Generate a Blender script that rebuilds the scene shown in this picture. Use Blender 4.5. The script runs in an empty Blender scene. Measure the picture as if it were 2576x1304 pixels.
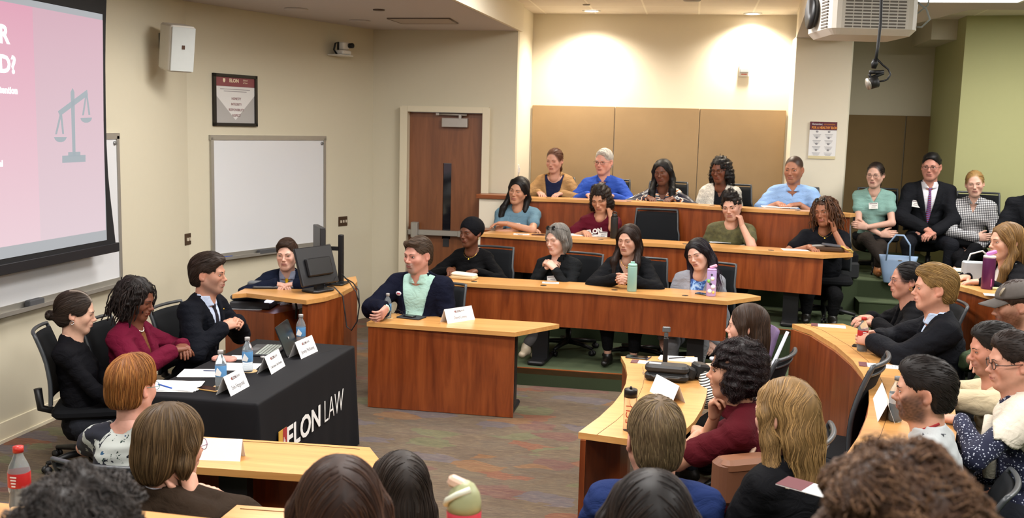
import bpy, math, random
import numpy as np
from mathutils import Vector, Matrix
PI=math.pi
SC=bpy.context.scene; COL=SC.collection
# ------------------------------------------------------------ camera model
F=2520.; H0=322.; ROLL=math.atan(.0253); HC=2.38; W,HH=2576,1304
PITCH=math.atan(((652-H0)*math.cos(ROLL))/F); YAW=math.radians(10.)
fw=np.array([-math.sin(YAW)*math.cos(PITCH),math.cos(YAW)*math.cos(PITCH),-math.sin(PITCH)])
r0=np.cross(fw,[0,0,1]); r0/=np.linalg.norm(r0); u0=np.cross(r0,fw)
cR=r0*math.cos(ROLL)+u0*math.sin(ROLL); cU=-r0*math.sin(ROLL)+u0*math.cos(ROLL)
CAM=np.array([0,0,HC])
def ray(x,y): return fw+cR*((x-W/2)/F)-cU*((y-HH/2)/F)
def atz(x,y,z): d=ray(x,y); return CAM+d*((z-HC)/d[2])
def aty(x,y,Y): d=ray(x,y); return CAM+d*(Y/d[1])
def atx(x,y,X): d=ray(x,y); return CAM+d*(X/d[0])
def atd(x,y,D): return CAM+ray(x,y)*D
def depth(p): return float((np.array(p)-CAM)@fw)
def lin(c):
    if isinstance(c,str): c=[int(c[i:i+2],16) for i in (0,2,4)]
    return [((v/255)/12.92 if v/255<=.04045 else ((v/255+.055)/1.055)**2.4) for v in c[:3]]
# ------------------------------------------------------------ materials
MATS={}
class NT:
    def __init__(s,name):
        m=bpy.data.materials.new(name); m.use_nodes=True; s.m=m; s.n=m.node_tree.nodes; s.l=m.node_tree.links
        s.b=s.n['Principled BSDF']; s._tc=None
    def add(s,t,**k):
        n=s.n.new(t)
        for a,v in k.items():
            if a in n.inputs: n.inputs[a].default_value=v
            else: setattr(n,a,v)
        return n
    def obj(s,scale=(1,1,1),out='Object'):
        if not s._tc: s._tc=s.n.new('ShaderNodeTexCoord')
        mp=s.n.new('ShaderNodeMapping'); mp.inputs['Scale'].default_value=scale
        s.l.new(s._tc.outputs[out],mp.inputs[0]); return mp.outputs[0]
    def noise(s,scale,vec,detail=3,rough=.6,dist=0):
        n=s.add('ShaderNodeTexNoise'); n.inputs['Scale'].default_value=scale; n.inputs['Detail'].default_value=detail
        n.inputs['Roughness'].default_value=rough; n.inputs['Distortion'].default_value=dist; s.l.new(vec,n.inputs['Vector']); return n
    def ramp(s,fac,stops,interp='LINEAR'):
        r=s.add('ShaderNodeValToRGB'); r.color_ramp.interpolation=interp; e=r.color_ramp.elements
        while len(e)<len(stops): e.new(.5)
        for i,(p,c) in enumerate(stops): e[i].position=p; e[i].color=(*lin(c),1)
        s.l.new(fac,r.inputs[0]); return r.outputs[0]
    def mix(s,fac,a,b,mode='MIX'):
        m=s.add('ShaderNodeMix',data_type='RGBA',blend_type=mode)
        for k,v in ((0,fac),(6,a),(7,b)):
            if hasattr(v,'node'): s.l.new(v,m.inputs[k])
            else: m.inputs[k].default_value=v if k==0 else (*v,1)
        return m.outputs[2]
    def math(s,op,a,b=0.):
        m=s.add('ShaderNodeMath',operation=op)
        for k,v in ((0,a),(1,b)):
            if hasattr(v,'node'): s.l.new(v,m.inputs[k])
            else: m.inputs[k].default_value=v
        return m.outputs[0]
    def base(s,o): s.l.new(o,s.b.inputs['Base Color'])
    def bump(s,h,strength=.3,dist=.002):
        b=s.add('ShaderNodeBump'); b.inputs['Strength'].default_value=strength; b.inputs['Distance'].default_value=dist
        s.l.new(h,b.inputs['Height']); s.l.new(b.outputs[0],s.b.inputs['Normal'])
def mat(name,c='808080',rough=.5,metal=0,spec=.5,var=.0,vscale=20,bump=0,bscale=200,coat=0,trans=0,ior=1.45,alpha=1,emit=None,es=1,sheen=0):
    if name in MATS: return MATS[name]
    if name.startswith('cloth_'): spec=.12
    t=NT(name); b=t.b; col=lin(c)
    b.inputs['Base Color'].default_value=(*col,1); b.inputs['Roughness'].default_value=rough; b.inputs['Metallic'].default_value=metal
    b.inputs['Specular IOR Level'].default_value=spec; b.inputs['Coat Weight'].default_value=coat; b.inputs['Transmission Weight'].default_value=trans
    b.inputs['IOR'].default_value=ior; b.inputs['Alpha'].default_value=alpha
    if sheen: b.inputs['Sheen Weight'].default_value=sheen
    if emit: b.inputs['Emission Color'].default_value=(*lin(emit),1); b.inputs['Emission Strength'].default_value=es
    if var or not (trans or emit):
        n=t.noise(vscale,t.obj(),3); v=var or .04
        lo=[x*(1-v) for x in col]; hi=[min(1,x*(1+v)) for x in col]
        t.base(t.mix(n.outputs[0],lo,hi))
    if name.startswith('cloth_'):
        f_=t.noise(11,t.obj((1,1,1.5)),3,.5,1.6); t.bump(f_.outputs[0],.55,.018)
    elif bump: t.bump(t.noise(bscale,t.obj(),2).outputs[0],bump)
    MATS[name]=t.m; return t.m
def wood(name,dark,mid,light,axis='z',rough=.35,coat=.1):
    if name in MATS: return MATS[name]
    t=NT(name); sc={'z':(9,9,.9),'x':(.7,14,14),'y':(14,.7,14)}[axis]
    n=t.noise(1.6,t.obj(sc),6,.6,.6); n2=t.noise(12,t.obj(sc),3,.7)
    c=t.ramp(n.outputs[0],[(.3,dark),(.5,mid),(.72,light)])
    c2=t.mix(t.math('MULTIPLY',n2.outputs[0],.35),c,lin(dark))
    t.base(c2); t.b.inputs['Roughness'].default_value=rough; t.b.inputs['Coat Weight'].default_value=coat; t.b.inputs['Coat Roughness'].default_value=.25
    t.bump(n2.outputs[0],.04); MATS[name]=t.m; return t.m
def vcol(name,rough=.5,spec=.3,bump=0,bscale=300,sss=0,aniso=0,sheen=0):
    if name in MATS: return MATS[name]
    t=NT(name); a=t.add('ShaderNodeAttribute',attribute_name='Col'); 
    n=t.noise(60,t.obj(),3); 
    t.base(t.mix(t.math('MULTIPLY',n.outputs[0],.16),a.outputs[0],[0,0,0]))
    t.b.inputs['Roughness'].default_value=rough; t.b.inputs['Specular IOR Level'].default_value=spec
    if sss: t.b.inputs['Subsurface Weight'].default_value=sss; t.b.inputs['Subsurface Scale'].default_value=.006; t.b.inputs['Subsurface Radius'].default_value=(1,.35,.2)
    if sheen: t.b.inputs['Sheen Weight'].default_value=sheen
    if bump: t.bump(t.noise(bscale,t.obj(),2).outputs[0],bump,.001)
    MATS[name]=t.m; return t.m
# ------------------------------------------------------------ mesh builder
class MB:
    def __init__(s): s.v=[]; s.f=[]; s.sm=[]; s.c=[]
    def add(s,vs,fs,smooth=False,col=None):
        o=len(s.v); s.v+=[tuple(v) for v in vs]; s.f+=[tuple(i+o for i in f) for f in fs]; s.sm+=[smooth]*len(fs); s.c+=[col or (0,0,0)]*len(vs); return s
    def box(s,c,d,rz=0,M=None):
        x,y,z=[k/2 for k in d]; vs=[(a,b,e) for a in(-x,x) for b in(-y,y) for e in(-z,z)]
        R=Matrix.Rotation(rz,3,'Z') if M is None else M
        vs=[tuple(R@Vector(v)+Vector(c)) for v in vs]
        return s.add(vs,[(0,1,3,2),(4,6,7,5),(0,4,5,1),(2,3,7,6),(0,2,6,4),(1,5,7,3)])
    def rbox(s,c,d,r=.01,n=3,M=None,smooth=True):
        # box with rounded vertical edges (rounded rect prism, chamfered rims)
        x,y,z=[k/2 for k in d]; pts=[]
        for cx,cy,a0 in ((x-r,y-r,0),(-x+r,y-r,PI/2),(-x+r,-y+r,PI),(x-r,-y+r,1.5*PI)):
            for i in range(n+1): a=a0+i*PI/2/n; pts.append((cx+r*math.cos(a),cy+r*math.sin(a),a))
        ch=min(r*.5,z*.6); rings=[]
        for zz,ins in ((-z,ch),(-z+ch,0),(z-ch,0),(z,ch)):
            rings.append([(px-ins*math.cos(a),py-ins*math.sin(a),zz) for px,py,a in pts])
        N=len(pts); vs=[v for R_ in rings for v in R_]; fs=[]
        for k in range(3):
            for i in range(N): j=(i+1)%N; fs.append((k*N+i,k*N+j,(k+1)*N+j,(k+1)*N+i))
        fs.append(tuple(range(N))[::-1]); fs.append(tuple(range(3*N,4*N)))
        R_=M if M is not None else Matrix.Identity(3)
        return s.add([tuple(R_@Vector(v)+Vector(c)) for v in vs],fs,False)
    def prism(s,pts,z0,z1):
        n=len(pts); a=sum(pts[i][0]*pts[(i+1)%n][1]-pts[(i+1)%n][0]*pts[i][1] for i in range(n))
        if a<0: pts=pts[::-1]
        vs=[(p[0],p[1],z0) for p in pts]+[(p[0],p[1],z1) for p in pts]
        fs=[tuple(range(n))[::-1],tuple(range(n,2*n))]+[(i,(i+1)%n,n+(i+1)%n,n+i) for i in range(n)]
        return s.add(vs,fs)
    def strip(s,path,th,z0,z1):
        # vertical wall of given thickness following a plan path (thickness to its left)
        P=[Vector((p[0],p[1])) for p in path]; Q=[]
        for i,p in enumerate(P):
            d=(P[min(i+1,len(P)-1)]-P[max(i-1,0)]).normalized(); Q.append(p+Vector((-d.y,d.x))*th)
        return s.prism([tuple(p) for p in P]+[tuple(q) for q in reversed(Q)],z0,z1)
    def tube(s,path,r,n=8,cap=True,smooth=True):
        P=[Vector(p) for p in path]; rs=r if hasattr(r,'__len__') else [r]*len(P); vs=[];fs=[]; up=None
        for i,p in enumerate(P):
            d=(P[min(i+1,len(P)-1)]-P[max(i-1,0)])
            d=d.normalized() if d.length>1e-9 else Vector((0,0,1))
            if up is None: up=d.orthogonal().normalized()
            u=(up-d*up.dot(d)); u=u.normalized() if u.length>1e-6 else d.orthogonal().normalized(); up=u; v=d.cross(u)
            for k in range(n): a=2*PI*k/n; vs.append(tuple(p+(u*math.cos(a)+v*math.sin(a))*rs[i]))
        for i in range(len(P)-1):
            for k in range(n): j=(k+1)%n; fs.append((i*n+k,i*n+j,(i+1)*n+j,(i+1)*n+k))
        if cap: fs.append(tuple(range(n))[::-1]); fs.append(tuple(range((len(P)-1)*n,len(P)*n)))
        return s.add(vs,fs,smooth)
    def lathe(s,prof,c=(0,0,0),n=20,M=None,cap=True,sx=1,sy=1):
        vs=[];fs=[]; R_=M if M is not None else Matrix.Identity(3)
        for r,z in prof:
            for k in range(n): a=2*PI*k/n; vs.append(tuple(R_@Vector((r*sx*math.cos(a),r*sy*math.sin(a),z))+Vector(c)))
        m=len(prof)
        for i in range(m-1):
            for k in range(n): j=(k+1)%n; fs.append((i*n+k,i*n+j,(i+1)*n+j,(i+1)*n+k))
        if cap: fs.append(tuple(range(n))[::-1]); fs.append(tuple(range((m-1)*n,m*n)))
        return s.add(vs,fs,True)
    def grid(s,fn,nu,nv,th=0):
        vs=[fn(i/nu,j/nv) for i in range(nu+1) for j in range(nv+1)]; w=nv+1
        fs=[(i*w+j,(i+1)*w+j,(i+1)*w+j+1,i*w+j+1) for i in range(nu) for j in range(nv)]
        return s.add(vs,fs,True)
    def build(s,name,m,parent=None,loc=None,rz=0):
        me=bpy.data.meshes.new(name); me.from_pydata(s.v,[],s.f); me.materials.append(m)
        me.polygons.foreach_set('use_smooth',s.sm); me.update()
        o=bpy.data.objects.new(name,me); COL.objects.link(o)
        if parent: o.parent=parent
        if loc is not None: o.location=loc
        o.rotation_euler.z=rz
        return o
def npmesh(name,vs,fs,m,parent=None,cols=None,smooth=True):
    """vs (N,3), fs (M,4) numpy -> object"""
    me=bpy.data.meshes.new(name); vs=np.asarray(vs,np.float32); fs=np.asarray(fs,np.int32)
    me.vertices.add(len(vs)); me.vertices.foreach_set('co',vs.ravel()); k=fs.shape[1]
    me.loops.add(fs.size); me.loops.foreach_set('vertex_index',fs.ravel()); me.polygons.add(len(fs))
    me.polygons.foreach_set('loop_start',np.arange(0,fs.size,k,dtype=np.int32)); 
    try: me.polygons.foreach_set('loop_total',np.full(len(fs),k,np.int32))
    except Exception: pass
    me.materials.append(m)
    me.update(calc_edges=True); me.polygons.foreach_set('use_smooth',np.full(len(fs),smooth))
    if cols is not None:
        a=me.color_attributes.new('Col','FLOAT_COLOR','POINT'); c=np.ones((len(vs),4),np.float32); c[:,:3]=cols; a.data.foreach_set('color',c.ravel())
    o=bpy.data.objects.new(name,me); COL.objects.link(o)
    if parent: o.parent=parent
    return o
def tag(o,label=None,cat=None,group=None,kind=None):
    for k,v in (('label',label),('category',cat),('group',group),('kind',kind)):
        if v: o[k]=v
    return o
def thing(name,label,cat,loc=(0,0,0),rz=0,group=None):
    o=bpy.data.objects.new(name,None); COL.objects.link(o); o.location=[float(a) for a in loc]; o.rotation_euler.z=rz; o.empty_display_size=.1
    return tag(o,label,cat,group)
def struct(name,mb,m): return tag(mb.build(name,m),kind='structure')
def one(name,mb,m,label,cat,loc=None,rz=0,group=None): return tag(mb.build(name,m,None,loc,rz),label,cat,group)
def copy_tree(o,parent=None):
    c=o.copy(); COL.objects.link(c); c.parent=parent
    for ch in list(o.children): copy_tree(ch,c)
    return c
def textmesh(s,size,m,name='lettering',M=None,parent=None,ext=.0004,align='CENTER',bold=0,shear=0,sx=1):
    cu=bpy.data.curves.new('t','FONT'); cu.body=s; cu.size=size; cu.extrude=ext; cu.align_x=align; cu.align_y='CENTER'; cu.offset=bold; cu.resolution_u=3; cu.shear=shear
    o=bpy.data.objects.new('t',cu); COL.objects.link(o); dg=bpy.context.evaluated_depsgraph_get(); 
    me=bpy.data.meshes.new_from_object(o.evaluated_get(dg)); bpy.data.objects.remove(o); bpy.data.curves.remove(cu)
    me.materials.clear(); me.materials.append(m); me.name=name
    if sx!=1: me.transform(Matrix.Diagonal((sx,1,1,1)))
    if M is not None: me.transform(M)
    q=bpy.data.objects.new(name,me); COL.objects.link(q)
    if parent: q.parent=parent
    return q
def frame(o,x,y):
    """4x4 with origin o, x and y axes, z=x cross y"""
    x=Vector(x).normalized(); y=Vector(y); y=(y-x*y.dot(x)).normalized(); z=x.cross(y)
    M=Matrix.Identity(4)
    for i in range(3): M[i][0]=x[i]; M[i][1]=y[i]; M[i][2]=z[i]; M[i][3]=o[i]
    return M
# ------------------------------------------------------------ implicit surfaces
def A(*a): return np.array(a,float)
class SDF:
    def __init__(s,lo,hi,h):
        s.lo=np.array(lo,float); s.h=h; s.n=np.maximum(4,np.ceil((np.array(hi)-s.lo)/h).astype(int)+1)
        s.ax=[(s.lo[i]+h*np.arange(s.n[i])).astype(np.float32) for i in range(3)]; s.d=np.full(s.n,.3,np.float32)
    def grid(s,sl=None):
        a=s.ax if sl is None else [s.ax[i][sl[i]] for i in range(3)]
        return a[0][:,None,None],a[1][None,:,None],a[2][None,None,:]
    def sl(s,lo,hi,m):
        r=[]
        for i in range(3):
            a=int(max(0,math.floor((lo[i]-m-s.lo[i])/s.h))); b=int(min(s.n[i],math.ceil((hi[i]+m-s.lo[i])/s.h)+1))
            if b<=a: return None
            r.append(slice(a,b))
        return tuple(r)
    def comb(s,sl,q,k,op):
        d=s.d[sl]
        if op=='u': h=np.maximum(k-np.abs(d-q),0)/k; s.d[sl]=np.minimum(d,q)-h*h*k*.25
        else: q=-q; h=np.maximum(k-np.abs(d-q),0)/k; s.d[sl]=np.maximum(d,q)+h*h*k*.25
    def rc(s,a,b,ra,rb=None,k=.02,op='u',sq=(1,1,1)):
        rb=ra if rb is None else rb; a=np.array(a,float); b=np.array(b,float); sq=np.array(sq,float); R_=max(ra,rb)
        m=k+3*s.h; sl=s.sl(np.minimum(a,b)-R_*sq,np.maximum(a,b)+R_*sq,m)
        if sl is None: return s
        X,Y,Z=s.grid(sl); a=a/sq; b=b/sq; X=X/sq[0];Y=Y/sq[1];Z=Z/sq[2]; ab=b-a; L=max(ab@ab,1e-9)
        t=np.clip(((X-a[0])*ab[0]+(Y-a[1])*ab[1]+(Z-a[2])*ab[2])/L,0,1)
        q=np.sqrt((X-a[0]-t*ab[0])**2+(Y-a[1]-t*ab[1])**2+(Z-a[2]-t*ab[2])**2)-(ra+(rb-ra)*t)
        s.comb(sl,(q*sq.min()).astype(np.float32),k,op); return s
    def el(s,c,r,k=.02,op='u',R_=None):
        c=np.array(c,float); r=np.array(r,float); m=k+3*s.h; ext=r if R_ is None else np.full(3,r.max())
        sl=s.sl(c-ext,c+ext,m)
        if sl is None: return s
        X,Y,Z=s.grid(sl); X=X-c[0];Y=Y-c[1];Z=Z-c[2]
        if R_ is not None:
            q=[X*R_[0][i]+Y*R_[1][i]+Z*R_[2][i] for i in range(3)]; X,Y,Z=q
        k0=np.sqrt((X/r[0])**2+(Y/r[1])**2+(Z/r[2])**2); k1=np.sqrt((X/r[0]**2)**2+(Y/r[1]**2)**2+(Z/r[2]**2)**2)+1e-6
        s.comb(sl,(k0*(k0-1)/k1).astype(np.float32),k,op); return s
    def path(s,P,r,k=.01,op='u'):
        rs=r if hasattr(r,'__len__') else [r]*len(P)
        for i in range(len(P)-1): s.rc(P[i],P[i+1],rs[i],rs[i+1],k,op)
        return s
    def mesh(s,d=None): return nets(s.d if d is None else d,s.lo,s.h)
    def sample(s,P,d=None):
        d=s.d if d is None else d
        q=(P-s.lo)/s.h; q=np.clip(q,0,np.array(s.n)-1.001); i=q.astype(int); f=q-i; r=0
        for a in (0,1):
            for b in (0,1):
                for c in (0,1):
                    w=(f[:,0] if a else 1-f[:,0])*(f[:,1] if b else 1-f[:,1])*(f[:,2] if c else 1-f[:,2])
                    r=r+w*d[i[:,0]+a,i[:,1]+b,i[:,2]+c]
        return r
    def grad(s,P,d=None):
        e=s.h; g=np.stack([s.sample(P+A(*[e if j==i else 0 for j in range(3)]),d)-s.sample(P-A(*[e if j==i else 0 for j in range(3)]),d) for i in range(3)],1)
        return g/(np.linalg.norm(g,axis=1,keepdims=True)+1e-9)
def nets(d,lo,h):
    d=np.pad(d,1,constant_values=.3); lo=np.array(lo)-h; ins=d<0
    cn=[ins[a:ins.shape[0]-1+a,b:ins.shape[1]-1+b,c:ins.shape[2]-1+c] for a in(0,1) for b in(0,1) for c in(0,1)]
    cnt=sum(c.astype(np.int8) for c in cn); act=(cnt>0)&(cnt<8); idx=np.argwhere(act)
    if len(idx)==0: return np.zeros((0,3)),np.zeros((0,4),int)
    vid=np.full(act.shape,-1,np.int32); vid[act]=np.arange(len(idx))
    pos=np.zeros((len(idx),3)); n=np.zeros(len(idx)); I,J,K=idx.T
    off=[(a,b,c) for a in(0,1) for b in(0,1) for c in(0,1)]
    for a in off:
        for ax in range(3):
            if a[ax]: continue
            b=list(a); b[ax]=1
            va=d[I+a[0],J+a[1],K+a[2]]; vb=d[I+b[0],J+b[1],K+b[2]]; m=(va<0)!=(vb<0)
            t=np.where(m,va/(va-vb+1e-12),0); p=np.zeros((len(idx),3)); p[:]=a; p[:,ax]+=t
            pos[m]+=p[m]; n[m]+=1
    V=lo+(idx+pos/n[:,None])*h; Q=[]
    for ax in range(3):
        o1,o2=[i for i in range(3) if i!=ax]
        sl0=[slice(1,-1)]*3; sl1=[slice(1,-1)]*3; sl0[ax]=slice(0,-1); sl1[ax]=slice(1,None)
        a=ins[tuple(sl0)]; b=ins[tuple(sl1)]; e=np.argwhere(a!=b)
        if not len(e): continue
        st=a[tuple(e.T)]; c=e.copy(); c[:,o1]+=1; c[:,o2]+=1
        q=[]
        for (u,v) in ((0,0),(1,0),(1,1),(0,1)):
            k=c.copy(); k[:,o1]-=u; k[:,o2]-=v; q.append(vid[k[:,0],k[:,1],k[:,2]])
        q=np.stack(q,1); flip=st if ax!=1 else ~st; q[~flip]=q[~flip][:,::-1]; Q.append(q)
    Q=np.concatenate(Q); Q=Q[(Q>=0).all(1)]
    return V,Q
def fnoise(P,freq,seed=0,n=7):
    """cheap smooth noise: sum of random plane waves, about -1..1"""
    r=np.random.RandomState(seed); o=0
    for i in range(n):
        w=r.normal(size=3); w/=np.linalg.norm(w); w*=freq*r.uniform(.6,1.6); o=o+np.sin(P[0]*w[0]+P[1]*w[1]+P[2]*w[2]+r.uniform(0,6.28))
    return o/math.sqrt(n)
def rotm(yaw=0,pitch=0,roll=0):
    """local frame y forward; yaw about z, pitch nods down when positive, roll tilts to the right"""
    return np.array(Matrix.Rotation(yaw,3,'Z')@Matrix.Rotation(-pitch,3,'X')@Matrix.Rotation(roll,3,'Y'))
def nrm(v): v=np.array(v,float); return v/(np.linalg.norm(v)+1e-9)
# ------------------------------------------------------------ people
skinM=vcol('skin',.5,.35,bump=.05,bscale=500,sss=.06); hairM=vcol('hair',.55,.28); 
MERGE=lambda L:(np.concatenate([a[0] for a in L]), np.concatenate([a[1]+o for a,o in zip(L,np.cumsum([0]+[len(a[0]) for a in L[:-1]]))]), np.concatenate([a[2] for a in L]))
def colr(V,c): return np.tile(np.array(c,float),(len(V),1))
def tubeq(P,r,n=6):
    m=MB().tube(P,r,n,cap=False); return np.array(m.v),np.array(m.f)
def head_sdf(sex='m',jaw=1.,wide=1.,nose=1.,h=.0045,neck=None,full=0.,lips=1.):
    S=SDF((-.115,-.125,-.215),(.115,.135,.14),h); w=wide; f=sex=='f'
    S.el((0,-.012,.034),(.0735*w,.096,.086),.02).el((0,.026,-.008),(.0600*w,.066,.097),.03)
    j=jaw*(.93 if f else 1.03)
    S.el((0,.034,-.060),(.049*w*j,.05,.046),.03).el((0,.070,-.098),(.021*j,.018,.017),.03)
    for s in(-1,1):
        S.rc((s*.054*w*j,.0,-.045),(s*.018*j,.062,-.094),.019,.015,.03)
        S.el((s*.038*w,.058,-.024),((.022+full*.008),.026,.024),.03)
        S.el((s*.032,.098,.004),(.0215,.014,.0115),.016,'s')
        S.el((s*.031,.0755,.003),(.0135,.0125,.0125),.006)
        S.rc((s*.036,.0815,.021),(s*.014,.087,.0175),.0085 if not f else .007,.007,.02)
        S.el((s*.0110,.0990,-.0335),(.0070*nose,.0095,.0065),.006)
        S.el((s*.0765*w,-.010,-.004),(.007,.019,.031),.006,R_=np.array(rotm(s*.35,.12)))
        S.el((s*.085*w,-.006,.0),(.005,.010,.017),.006,'s')
        S.el((s*.078*w,-.002,-.026),(.006,.008,.009),.006)
        S.el((s*.030,.092,-.050),(.012,.01,.02),.02,'s') if not full else None
    S.rc((0,.086,.014),(0,.1065,-.024),.0062,.0080*nose,.010).el((0,.1105,-.029),(.0095*nose,.0105,.0085),.008)
    S.el((0,.0905,-.061),(.024,.0125,.018),.02)
    for s in(-1,1):
        S.rc((s*.022,.086,-.0605),(s*.004,.0970,-.0560),.0030,.0044*lips,.006)
        S.rc((s*.019,.087,-.0645),(0,.0962,-.0665),.0030,.0056*lips,.006)
    S.path([(-.025,.0895,-.0605),(0,.1065,-.0605),(.025,.0895,-.0605)],.0022,.004,'s')
    S.el((0,.100,-.079),(.02,.008,.006),.01,'s')
    if neck is not None:
        a,r=neck; S.rc((0,-.018,-.055),a,(.053 if not f else .045)*r,(.060 if not f else .049)*r,.03)
        S.rc((0,.02,-.085),a+A(0,.03,.02),.03*r,.035*r,.03)
    return S
def surfy(S,x,z,y0=.13):
    ys=np.arange(y0,.02,-.0015); P=np.stack([np.full_like(ys,x),ys,np.full_like(ys,z)],1); d=S.sample(P); i=np.argmax(d<0); return ys[i]
def make_head(sp,neck):
    sex=sp.get('sex','m'); S=head_sdf(sex,sp.get('jaw',1),sp.get('wide',1),sp.get('nose',1),sp.get('hh',.0045),neck,sp.get('full',0),sp.get('lips',1))
    V,Q=S.mesh(); skin=np.array(lin(sp['skin']))*A(.94,.965,.985); dark=skin.mean()<.12
    C=colr(V,skin); x,y,z=V.T; ax=np.abs(x)
    def blend(m,c): 
        nonlocal C; m=np.clip(m,0,1)[:,None]; C=C*(1-m)+np.array(c)*m
    red=skin*A(1.02,.80,.77)
    blend(.45*np.exp(-((ax-.042)**2+(z+.03)**2)/.0005)*(y>.03),red)
    blend(.45*np.exp(-(x**2+(z+.03)**2)/.0002)*(y>.09),red)
    blend(.22*np.exp(-((ax-.031)**2+(z-.006)**2)/.00022)*(y>.05),skin*.55)  # socket shading put into the skin colour around the eyes
    blend(.5*(ax>.069)*(y<.02)*(y>-.04)*(np.abs(z+.004)<.035),red)
    lipc=np.array(lin(sp.get('lipcol','a8605a'))) if not dark else skin*A(1.15,.62,.62)
    lm=np.exp(-(np.maximum(0,ax/.022-.55)**2*6))*np.exp(-((z+.0612)/.0078)**4)*(y>.083)*(ax<.024)
    blend(lm*.85,lipc); blend(np.exp(-((z+.0605)/.0022)**2)*(ax<.022)*(y>.083)*.7,lipc*.25)
    b=sp.get('beard')
    if b:
        bc=np.array(lin(b.get('c','3a2a20'))); a=b.get('a',.5); n=fnoise((x,y,z),500,3)*.06+.94
        low=1/(1+np.exp((z-(-.034+.9*np.clip(ax-.040,0,.022)+(.9*np.clip(ax-.052,0,.03) if b.get('side') else 0)))/.006))
        m=low/(1+np.exp(-(y+.005)/.006))/(1+np.exp(-(z+.116)/.004))
        if b.get('kind')=='goatee': m=np.exp(-((ax/.036)**6))*(z<-.040)*(y>.055)*(z>-.13)
        if b.get('kind')=='full': pass
        m=m*(1-lm)*(1-np.exp(-((ax/.014)**2+((z+.083)/.007)**2))*.3); mus=np.exp(-((ax/.026)**4))*np.exp(-((z+.049)/.006)**2)*(y>.08)
        m=np.maximum(m,mus); blend(m*a*n,bc)
    parts=[(V,Q,C)]
    br=np.array(lin(sp.get('brow','3a2a20'))); eo=sp.get('eyes',1.); iris=lin(sp.get('iris','4a3524')); gx=sp.get('gaze',0)*.004
    for s in(-1,1):
        cx=s*.0315; cz=.0035; ys=surfy(S,cx,cz)
        rr=.0135; cy=ys+.0012-rr; U=np.linspace(-1,1,17); Vv=np.linspace(-1,1,9); pv=[];pc=[]
        op=max(eo,.04)*.0056
        for u in U:
            for v in Vv:
                lim=(1-abs(u)**2.2)**.75 if abs(u)<1 else 0
                X=cx+.0142*u; Zt=cz+op*lim*(v if v>0 else v*.75)+.0008*u*s; dx=X-cx; dz=Zt-cz
                Y=cy+math.sqrt(max(rr*rr-dx*dx*.8-dz*dz,1e-6)); pv.append((X,Y,Zt)); r=math.hypot(dx-gx,dz)
                pc.append((.008,.006,.006) if r<.0026 else (iris if r<.0063 else ((.62,.58,.54) if not dark else (.5,.45,.4))))
        f=[(i*9+j,(i+1)*9+j,(i+1)*9+j+1,i*9+j+1) for i in range(16) for j in range(8)]
        if eo>.15: parts.append((np.array(pv),np.array(f),np.array(pc)))
        top=[Vector(pv[i*9+8])+Vector((0,.0010,0)) for i in range(17)]; bot=[Vector(pv[i*9])+Vector((0,.0006,0)) for i in range(17)]
        lash=skin*.12 if sp.get('lash',1) else skin*.35
        a,q=tubeq(top,[.0005+.0009*(1-abs(u)**2) for u in U],5); parts.append((a,q,colr(a,lash)))
        a,q=tubeq([t+Vector((0,.0008,.0042+.001*(1-abs(u)))) for t,u in zip(top,U)],.0005,4); parts.append((a,q,colr(a,skin*.5)))
        if eo>.15: a,q=tubeq(bot,.0005,4); parts.append((a,q,colr(a,skin*.42)))
        bp=[]; bt=sp.get('browt',1.)
        for i in range(9):
            u=i/8; X=s*(.0135+.036*u); Z=.0185+.0055*math.sin(PI*min(1,u*1.25)*.75)-.002*u; bp.append((X,surfy(S,X,Z)-.0005,Z))
        a,q=tubeq(bp,[max(.0004,.0030*bt*(1-.75*(i/8)**2)) for i in range(9)],6)
        m=np.array(bp).mean(0); parts.append((a,q,colr(a,br)))
    for s in(-1,1):
        a,q=tubeq([(s*.007,surfy(S,s*.007,-.0395)-.001,-.0395),(s*.0095,surfy(S,s*.0095,-.040)-.002,-.040)],.0028,5); parts.append((a,q,colr(a,skin*.12)))
    return S,MERGE(parts)
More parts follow.
